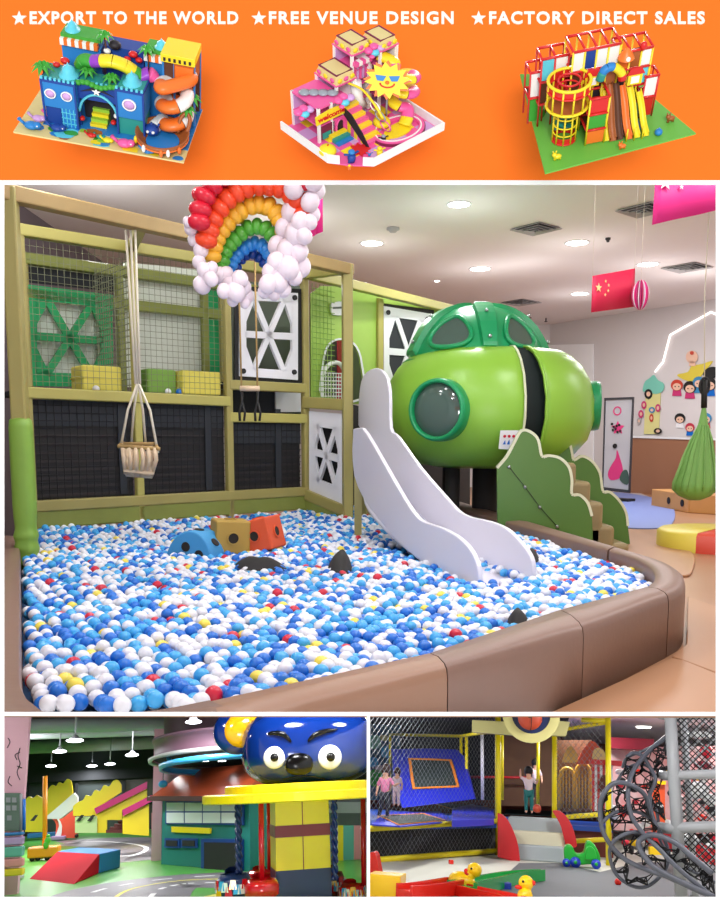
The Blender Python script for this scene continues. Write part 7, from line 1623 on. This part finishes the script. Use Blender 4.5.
# welcome sign: faces the viewer's lower left side (-y)
sg = thing
m = MB('m_yellow'); m.prism([(8, 59, 34), (46, 59, 34), (47, 59, 48), (27, 59, 51), (7, 59, 48)], (0, -1.2, 0)); s_ = part(m, 'welcome_sign', t, 'yellow sign board')
m = MB('m_red'); text_mb(m, 'welcome', V((9.5, 57.8, 37.5)), UX, UZ, 35, 8.5, .4, off=.03); part(m, 'lettering', s_, 'red lettering')
m = MB('m_yellow'); m.prism([(11, 61, 34), (11, 100, 34), (11, 100, 46), (11, 61, 46)], (1, 0, 0)); 
pb(t, 'lower_panel', 'm_plum', 16, 30, 60.5, 61.5, 4, 26, lb='plum graphic panel'); pb(t, 'lower_panel', 'm_teal', 17, 28, 60, 60.6, 4, 14, lb='green strip'); pb(t, 'lower_panel', 'm_pink', 34, 46, 60.5, 61.5, 2, 28, lb='pink door panel'); pb(t, 'door_opening', 'm_dark', 36.5, 43.5, 59.8, 60.6, 2, 22)
m = MB('m_pink'); m.tube(smooth_open([(35, 59.5, 2), (35, 59.5, 18), (40, 59.5, 26), (45, 59.5, 18), (45, 59.5, 2)], 4), 1, 6); part(m, 'door_trim', t, 'pink arch trim')
def bunch(x, y, z, s=1.0):
    for dx, dy, dz_, c, r in ((0, 0, 0, 'm_cyan', 5.6), (-6, 2, 4, 'm_pink', 4.6), (6, -2, 5, 'm_lilac', 4.6), (0, 1, 8, 'm_pink', 4.4), (5, 3, -4, 'm_yellow', 3.4), (8, 0, 0, 'm_white', 3), (-5, -2, -3, 'm_pink', 3)): m = MB(c); m.ell((x + dx * s, y + dy * s, z + dz_ * s), r * s, nu=14, nv=9); part(m, 'balloon', t)
bunch(6, 74, 44); bunch(44, 58, 52); bunch(94, 70, 94)
# steps
for k in range(8): pb(t, 'stair', 'm_yellow' if k % 2 else 'm_pink', 46, 66, 26 + k * 5, 31 + k * 5, 0, 5 + k * 4.6, lb='yellow step' if k % 2 else 'pink step')
for k in range(3): pb(t, 'blue_step', ['m_blue', 'm_teal', 'm_yellow'][k], 24, 44, 44 + k * 5, 49 + k * 5, 0, 3 + k * 3)
m = MB('m_dark'); m.prism(smooth([(45, 26, 0), (45, 66, 36), (45, 66, 42), (45, 50, 40), (45, 34, 24), (45, 24, 8)], 2) if False else [(45, 26, 0), (45, 66, 36), (45, 66, 44), (45, 48, 38), (45, 32, 20), (45, 22, 4)], (-1, 0, 0)); part(m, 'stair_cheek', t, 'dark stair side')
m = MB('m_yellow'); m.tube(smooth_open([(60, 70, 64), (66, 56, 60), (68, 40, 46), (70, 30, 30)], 5), 1.4, 8); part(m, 'hand_rail', t, 'yellow rail')
for k in range(3): m = MB(['m_white', 'm_steel', 'm_pink'][k]); m.lathe([(7, -.8), (8.4, 0), (7, .8)], (72, 44 - k * 8, 38 - k * 10), Matrix.Rotation(PI / 2, 3, 'Y'), n=18); part(m, 'ring_ornament', t)
# sun
sc0 = V((84, 40, 76)); Nn = V((-.62, -.62, .48)).normalized(); Us = V((.707, -.707, 0)); Ws = Nn.cross(Us) * 1.0
if Ws.z < 0: Ws = -Ws
m = MB('m_orange'); m.prism(star(sc0, Us, Ws, 24, 12, .68), -Nn * 1.5); sn = part(m, 'sun', t, 'yellow smiling sun'); m = MB('m_yellow'); m.prism(star(sc0 + Nn * .3, Us, Ws, 22.5, 12, .7, .13), Nn * 1); part(m, 'sun_rays', sn, 'yellow rays')
m = MB('m_yellow'); m.prism(circ(sc0 + Nn * 1.2, Us, Ws, 14, 26), Nn * 1); part(m, 'sun_face', sn, 'yellow face')
for e in (-1, 1): m = MB('m_blue'); m.prism([sc0 + Nn * 2.4 + Us * (e * 1.2) + Ws * 5.5, sc0 + Nn * 2.4 + Us * (e * 12) + Ws * 6.5, sc0 + Nn * 2.4 + Us * (e * 10) + Ws * 0, sc0 + Nn * 2.4 + Us * (e * 4) + Ws * -.5], Nn * .8); part(m, 'sunglass_lens', sn, 'blue sunglass lens')
m = MB('m_red'); pts = [sc0 + Nn * 2.8 + Us * (7 * math.cos(a)) + Ws * (-3 + 5 * math.sin(a)) for a in [PI + PI * k / 8 for k in range(9)]]; m.tube(pts, .9, 6); part(m, 'mouth', sn, 'red smile'); m = MB('m_orange'); m.ell(sc0 + Nn * 3 - Ws * 2, 2.2, nu=10, nv=8); part(m, 'nose', sn)
m = MB('m_steel'); m.tube([(90, 46, 0), (86, 42, 56)], 1, 6); part(m, 'sun_post', t)
# spiral slide at right
striped_tube(t, [(102, 72, 84), (108, 60, 80)] + helix(112, 46, 11, 76, 20, 2.4, a0=PI * .6, n=9) + [(104, 30, 12), (96, 26, 6)], 6.6, ['m_yellow', 'm_pink'], per=12, lb='spiral tube slide', n=14)
m = MB('m_white'); m.tube([(86, 60, 50), (94, 52, 42), (104, 50, 44)], 1.5, 6); part(m, 'thin_rail', t)
# oval track
def ovalpts(rx_, ry_, z): return [(88 + rx_ * math.cos(2 * PI * k / 40) * .9, 26 + ry_ * math.sin(2 * PI * k / 40), z) for k in range(40)]
m = MB('m_pink'); m.ring(ovalpts(34, 22, .5), ovalpts(28, 16, .5), (0, 0, 5)); part(m, 'oval_track', t, 'pink oval track'); m = MB('m_white'); m.ring(ovalpts(31, 19, 5.5), ovalpts(29.5, 17.5, 5.5), (0, 0, 1)); part(m, 'track_edge', t, 'white track edge'); m = MB('m_yellow'); m.prism(ovalpts(20, 9, .5), (0, 0, 2)); part(m, 'track_island', t, 'yellow island'); m = MB('m_plum'); m.ring(ovalpts(35, 23, .2), ovalpts(34, 22, .2), (0, 0, 4)); part(m, 'track_edge', t, 'plum track edge')
def ballfruit(x, y, r):
    m = MB('m_yellow'); m.ell((x, y, r), (r, r, r * .9), nu=20, nv=12); o = part(m, 'round_seat', t, 'yellow round seat'); m = MB('m_red'); m.tube([(x, y, r * 1.8), (x + 1, y, r * 2.1)], .8, 6); part(m, 'stem', o)
ballfruit(6, 40, 9); ballfruit(80, 42, 9)
m = MB('m_red'); m.prism(star((36, 26, .6), UX, UY, 11, 8, .6, .3), (0, 0, 3)); part(m, 'splash_mat', t, 'red splash shaped mat')
def doll(x, y, c, c2, s, lb):
    m = MB(c); m.lathe([(0, 0), (2.6 * s, 0), (3.2 * s, 4 * s), (3.4 * s, 8 * s), (2 * s, 10 * s), (0, 10.6 * s)], (x, y, 0), n=12); m.tube([(x - 6 * s, y + 2, 12 * s), (x, y, 9 * s), (x + 6 * s, y - 2, 12 * s)], 1.1 * s, 6); m.tube([(x - 1.6 * s, y, 3), (x - 2.4 * s, y, -0)], 1.4 * s, 6); o = part(m, 'figure', t, lb); m = MB(c2); m.ell((x, y, 13 * s), 2.8 * s, nu=12, nv=8); part(m, 'head', o)
doll(18, 18, 'm_navy', 'm_blue', 1.25, 'dark blue doll with arms out'); doll(46, 8, 'm_yellow', 'm_yellow', .95, 'yellow doll'); doll(8, 10, 'm_orange', 'm_yellow', .5, 'tiny orange doll'); doll(64, 22, 'm_dark', 'm_steel', .8, 'dark doll'); doll(90, 48, 'm_red', 'm_red', .7, 'red doll'); doll(38, 14, 'm_blue', 'm_pink', .45, 'tiny blue doll')
# ---------------- model three: red and yellow frame on green
MC = Mini(545, 173, 17, 36, .85)
t = thing(MC, 'miniature_playground', 'miniature red and yellow tube frame playground on a green base on the header', 'playground model', (78, 48, 0))
m = MB('m_turf'); m.prism([(*MC.gnd(x, y), -2) for x, y in ((545, 173), (696, 133), (655, 99), (640, 74), (520, 74))], (0, 0, 2)); part(m, 'base_plate', t, 'green base')
def cage(x0, x1, nx, y0, y1, ny, z0, z1, nz, cp='m_yellow', cb='m_red', r=1.0, panels=()):
    xs = [x0 + (x1 - x0) * i / nx for i in range(nx + 1)]; ys = [y0 + (y1 - y0) * i / ny for i in range(ny + 1)]; zs = [z0 + (z1 - z0) * i / nz for i in range(nz + 1)]
    for x in xs:
        for y in (ys[0], ys[-1]): m = MB(cp); m.tube([(x, y, 0), (x, y, z1)], r, 6); part(m, 'post', t, 'yellow post' if cp == 'm_yellow' else 'red post')
    for z in zs[0 if z0 > 2 else 1:]:
        for y in (ys[0], ys[-1]): m = MB(cb); m.tube([(x0, y, z), (x1, y, z)], r * 1.45, 6); part(m, 'beam', t, 'red beam')
        for x in xs: m = MB(cb); m.tube([(x, y0, z), (x, y1, z)], r * 1.3, 6); part(m, 'beam', t, 'red beam')
    for (i, k, c, nm) in panels: pb(t, nm, c, xs[i] + 1, xs[i + 1] - 1, y0 + .4, y0 + 1, zs[k] + 1.5, zs[k + 1] - 1.5)
    for k in range(nz + 1):
        if zs[k] > 2 and k < nz: pb(t, 'deck', 'm_dbrown', x0, x1, y0, y1, zs[k] - .6, zs[k], lb='brown deck')
def cpx(p0, p1, nx, y0, y1, ny, pyt, nz, cp, cb, panels=(), z0=0):
    x0 = MC.X(p0, y0, 30); x1 = MC.X(p1, y0, 30); zt = MC.Zt(pyt, (x0 + x1) / 2, y0); cage(x0, x1, nx, y0, y1, ny, z0, zt, nz, cp, cb, panels=panels); return x0, x1, zt
cpx(529, 543, 1, 84, 104, 3, 72, 2, 'm_red', 'm_red', ((0, 0, 'm_green', 'green_panel'), (0, 1, 'm_white', 'white_panel')))
cpx(539, 565, 2, 76, 96, 1, 57, 3, 'm_red', 'm_red', ((0, 2, 'm_cyan', 'pale_panel'), (1, 2, 'm_white', 'white_panel'), (0, 1, 'm_dbrown', 'brown_panel'), (1, 1, 'm_red', 'red_panel')))
bx0, bx1, bz = cpx(568, 613, 4, 60, 88, 2, 48, 4, 'm_yellow', 'm_red', ((0, 3, 'm_white', 'white_panel'), (1, 3, 'm_navy', 'window_panel'), (2, 3, 'm_white', 'white_panel'), (3, 3, 'm_white', 'white_panel'), (0, 2, 'm_dbrown', 'brown_panel'), (1, 2, 'm_orange', 'orange_panel'), (2, 2, 'm_dark', 'dark_panel'), (3, 2, 'm_brown', 'brown_panel'), (2, 1, 'm_dark', 'dark_panel'), (3, 1, 'm_dark', 'dark_panel')))
cpx(613, 645, 3, 60, 86, 2, 50, 4, 'm_yellow', 'm_red', ((0, 3, 'm_orange', 'orange_panel'), (1, 3, 'm_brown', 'brown_panel'), (2, 3, 'm_white', 'white_panel'), (0, 2, 'm_dark', 'dark_panel'), (1, 2, 'm_dbrown', 'brown_panel'), (2, 2, 'm_cyan', 'pale_panel'), (0, 1, 'm_dbrown', 'brown_panel'), (1, 1, 'm_dark', 'dark_panel')))
pb(t, 'inner_block', 'm_dbrown', bx0 + 14, MC.X(632, 60, 30), 63, 86, 1, bz * .72, lb='dark brown inner rooms'); pb(t, 'rear_panel', 'm_dbrown', bx0, MC.X(645, 60, 30), 87, 88, 1, bz * .7, lb='dark brown rear panel')
cpx(643, 656, 1, 58, 74, 1, 76, 2, 'm_red', 'm_red', ((0, 0, 'm_red', 'red_panel'), (0, 1, 'm_white', 'white_panel')))
fx0, fx1, fz = cpx(588, 607, 1, 30, 56, 1, 98, 3, 'm_yellow', 'm_red', ((0, 0, 'm_orange', 'orange_panel'), (0, 1, 'm_green', 'green_panel'), (0, 2, 'm_red', 'red_panel')))
# house shaped panels
hp_ = []
for px_, py_ in ((590, 86), (633, 84)): x = MC.X(px_, 52, 44); hp_.append((x, 52, MC.Zt(py_, x, 52)))
for x, y, z in hp_:
    m = MB('m_yellow'); m.prism([(x - 7, y, z), (x + 7, y, z), (x + 7, y, z + 12), (x - 7, y, z + 12)], (0, -1, 0)); h_ = part(m, 'toy_house', t, 'yellow house panel'); m = MB('m_red'); m.prism([(x - 9, y - .5, z + 12), (x + 9, y - .5, z + 12), (x + 5, y - .5, z + 20), (x - 5, y - .5, z + 20)], (0, -1.2, 0)); part(m, 'house_roof', h_, 'red roof'); m = MB('m_white'); m.prism([(x - 4, y - 1.1, z + 2), (x + 4, y - 1.1, z + 2), (x + 4, y - 1.1, z + 10), (x - 4, y - 1.1, z + 10)], (0, -.5, 0)); part(m, 'house_window', h_, 'white window')
# slides
def slidem(x, y0, z0, y1, z1, w, c, lb):
    pts = smooth_open([(x, y0, z0), (x, y0 + (y1 - y0) * .35, z0 + (z1 - z0) * .32), (x, y0 + (y1 - y0) * .7, z0 + (z1 - z0) * .78), (x, y1, z1)], 4); m = MB(c); vs = []
    for p in pts: p = V(p); vs += [p + UX * -w + UZ * 3.5, p + UX * -w, p + UX * w, p + UX * w + UZ * 3.5, p + UX * (w + .8) + UZ * 3.5, p + UX * (w + .8) - UZ * 1, p - UX * (w + .8) - UZ * 1, p - UX * (w + .8) + UZ * 3.5]
    m.add(vs, [(i * 8 + k, i * 8 + (k + 1) % 8, (i + 1) * 8 + (k + 1) % 8, (i + 1) * 8 + k) for i in range(len(pts) - 1) for k in range(8)], True); part(m, 'slide', t, lb)
for pt, pb_, y1, zs_, w, c, lb in ((603, 607, 30, 44, 2.6, 'm_yellow', 'yellow slide'), (609, 613, 28, 50, 2.6, 'm_brown', 'brown wavy slide'), (615, 620, 28, 50, 2.6, 'm_dbrown', 'dark brown slide'), (621, 629, 26, 46, 2.6, 'm_orange', 'orange slide'), (629, 637, 26, 42, 2.4, 'm_yellow', 'yellow slide'), (638, 646, 26, 34, 2.2, 'm_yellow', 'yellow slide')):
    x0 = MC.X(pt, 58, zs_); x1 = MC.X(pb_, y1, 2); n0 = len(COL.objects)
    slidem(0, 58, zs_, y1, 2, w, c, lb); o_ = COL.objects[-1]
    for v in o_.data.vertices:
        g_ = TI[t.name].inverted() @ v.co; f_ = (58 - g_.y) / (58 - y1); v.co.x += x0 + (x1 - x0) * f_
for px_ in (627, 635, 643): x = MC.X(px_, 24, 8); m = MB('m_yellow'); m.tube([(x, 24, 0), (x, 24, 16)], .8, 6); part(m, 'rail', t, 'yellow post')
m = MB('m_blue'); m.prism([(*MC.gnd(x, y), 0) for x, y in ((611, 138), (642, 129), (636, 116), (606, 124))], (0, 0, 1)); part(m, 'blue_mat', t, 'blue landing mat')
apx = [(598, 80), (601, 71), (607, 67), (613, 68), (619, 73), (621, 79)]; ap = []
for x_, y_ in apx: xx = MC.X(x_, 50, 50); ap.append((xx, 50, MC.Zt(y_, xx, 50)))
striped_tube(t, ap, 4.4, ['m_teal', 'm_blue', 'm_blue', 'm_yellow', 'm_yellow', 'm_red'], per=5, lb='coloured arched tube')
def at3(px_, py_, y): x = MC.X(px_, y, 50); return (x, y, MC.Zt(py_, x, y))
c_ = at3(622, 58, 56); m = MB('m_orange'); m.lathe([(8, 0), (6, 5), (3, 9), (0, 12)], c_, n=14); part(m, 'orange_cone', t, 'orange cone roof'); m = MB('m_white'); m.ell((c_[0], c_[1] - 6, c_[2] + 2), (2.4, 2, 3), nu=10, nv=8); part(m, 'cone_ornament', t)
m = MB('m_red'); m.ell(at3(638, 46, 58), (3.4, 3, 5), nu=10, nv=8); part(m, 'red_figure', t); m = MB('m_cyan'); m.ell(at3(641, 72, 54), (2.6, 2.4, 3.6), nu=10, nv=8); part(m, 'blue_dish', t)
# round cage tower
cx, cy = MC.gnd(563.5, 139); KZ = MC.Zt(80, cx, cy) / 76
for zz_, r, c, w in ((1, 13, 'm_red', 1.4), (12, 13, 'm_yellow', .8), (22, 13, 'm_yellow', .8), (33, 13, 'm_yellow', .8), (43, 13, 'm_yellow', 1.2), (46, 23, 'm_yellow', 1.6), (66, 23, 'm_red', 1.2), (76, 23, 'm_yellow', 1.7), (76, 12, 'm_red', 1.2), (68, 12, 'm_red', 1)): m = MB(c); m.tube(circ((cx, cy, zz_ * KZ), UX, UY, r * .88, 30), w, 6, closed=True); part(m, 'ring_tube', t, 'yellow ring' if c == 'm_yellow' else 'red ring')
for k in range(10): a = 2 * PI * k / 10; m = MB('m_yellow'); m.tube([(cx + 12 * math.cos(a), cy + 12 * math.sin(a), 0), (cx + 12 * math.cos(a), cy + 12 * math.sin(a), 44 * KZ)], .9, 6); part(m, 'cage_bar', t, 'yellow bar')
for k in range(12): a = 2 * PI * k / 12; m = MB('m_yellow'); m.tube([(cx + 20.3 * math.cos(a), cy + 20.3 * math.sin(a), 46 * KZ), (cx + 20.3 * math.cos(a), cy + 20.3 * math.sin(a), 76 * KZ)], 1, 6); part(m, 'cage_bar', t, 'yellow bar')
m = MB('m_red'); m.lathe([(19.8, 66 * KZ), (19.8, 74 * KZ)], (cx, cy, 0), n=30); part(m, 'red_band', t, 'red padded band'); m = MB('m_brown'); m.lathe([(0, 46 * KZ), (20, 46 * KZ)], (cx, cy, 0), n=24); part(m, 'tower_deck', t); m = MB('m_red'); m.lathe([(11.4, 1), (11.4, 8)], (cx, cy, 0), n=20); part(m, 'red_band', t, 'red padded base')
for k in range(3): m = MB('m_teal'); m.lathe([(0, (14 + k * 10) * KZ), (10, (14 + k * 10) * KZ)], (cx, cy, 0), n=16, a0=k, a1=k + PI); part(m, 'platform', t)
g_ = MC.gnd(541, 118); m = MB('m_green'); m.ell((g_[0], g_[1], 6), (4, 3, 6), nu=10, nv=8); part(m, 'green_bush', t, 'green figure')
# little animals on the green
def animal(x, y, c, s, lb, ball=False):
    if ball: m = MB(c); m.ell((x, y, 4.4 * s), 4.6 * s, nu=14, nv=10); o = part(m, 'round_toy', t, lb); m = MB(c); m.tube([(x, y, 8 * s), (x, y, 11 * s)], .8 * s, 6); part(m, 'stalk', o); return
    m = MB(c); m.ell((x, y, 5 * s), (4.6 * s, 2.8 * s, 3 * s), nu=12, nv=8); m.ell((x - 3.6 * s, y - 1, 8.5 * s), 2.6 * s, nu=10, nv=8)
    for dx in (-3, -1.5, 2, 3.4): m.tube([(x + dx * s, y, 4 * s), (x + dx * s, y, 0)], .8 * s, 6)
    o = part(m, 'toy_animal', t, lb)
    for e in (-1, 1): m = MB(c); m.tube([(x - 3.6 * s + e * 1.2 * s, y - 1, 10 * s), (x - 3.6 * s + e * 1.8 * s, y - 1, 14 * s)], .7 * s, 6); part(m, 'ear', o)
animal(*MC.gnd(557, 160), 'm_yellow', .95, 'yellow toy animal'); animal(*MC.gnd(622, 149), 'm_orange', .8, 'orange toy animal'); animal(*MC.gnd(658, 135), 'm_blue', .85, 'blue round toy', True); animal(*MC.gnd(670, 122), 'm_brown', .95, 'brown toy animal')
# ================================================================== DISPLAY BOARD
S = 2.4
def bp_(px, py, off=0.0): return at_axial(px, py, S - off)
nb = -cam_fwd
board = thing(MAIN, 'display_board', 'white display board with an orange header and three windows framing the play rooms', 'display board', bp_(360, 930))
def strip(mm, x0, y0, x1, y1, off=0.0, th=.004): mm.prism([bp_(x0, y1, off), bp_(x1, y1, off), bp_(x1, y0, off), bp_(x0, y0, off)], cam_fwd * th)
m = MB('white_board')
for r in [(-420, 180.3, 3.8, 900), (716.2, 180.3, 1140, 900), (3.8, 180.3, 716.2, 184.4), (3.8, 712.2, 716.2, 716), (366.8, 716, 370, 897), (3.8, 897.3, 716.2, 940), (-420, 900, 3.8, 940), (716.2, 900, 1140, 940)]: strip(m, *r)
part(m, 'frame', board, 'white frame')
m = MB('orange_board'); strip(m, -420, -60, 1140, 180.3); part(m, 'header_panel', board, 'plain orange panel')
for txt, x0, x1, sx in (('EXPORT TO THE WORLD', 30, 238.5, 19.5), ('FREE VENUE DESIGN', 269, 453.5, 259), ('FACTORY DIRECT SALES', 489, 704.5, 478.5)):
    m = MB('cream_letter'); text_mb(m, txt, bp_(x0, 24.6, .0), cam_right, cam_up, (x1 - x0) / F * S, 12.8 / F * S, .003, off=.03, space=1.18); part(m, 'lettering', board, 'cream lettering reading ' + txt)
    m = MB('cream_letter'); m.prism(star(bp_(sx, 18.8), cam_right, cam_up, 7.6 / F * S, 5, .42), nb * .003); part(m, 'star', board, 'cream star')
m = MB('white_board'); a = at_axial(-60, 713.9, S + .004); b = at_axial(780, 713.9, S + .004)
# divider shelf: from the strip under the big window back to the edge of the play room floor
def on_shelf(px, y):
    r = w_ray(px, 714.1); return CAMC + r * (y / r.y)
far = 4.44; y0 = on_shelf(360, 1).y; 
q = [on_shelf(-60, 2.36), on_shelf(780, 2.36), on_shelf(780, far), on_shelf(-60, far)]
m.prism(q, -SHELF[1] * -1 * 0 + V((0, 0, -.004))); solo(MAIN, m, 'divider_shelf', 'thin white shelf behind the board separating the big window from the two lower ones', 'shelf')
def on_part(py, d): r = w_ray(368.4, py); return CAMC + r * (d / r.dot(cam_fwd))
m = MB('white_board'); m.prism([on_part(718, S + .01), on_part(915, S + .01), on_part(915, 46), on_part(718, 46)], cam_right * .002); solo(MAIN, m, 'wall_divider', kind='structure')
# added unseen fill behind the viewer: lights the board evenly, keeps shadows hidden
l = area(MAIN, (0, -4.5, .7), 2.6, 365, at_axial(360, 250, S), shape='RECTANGLE', size_y=2.0, name='board_fill_light')
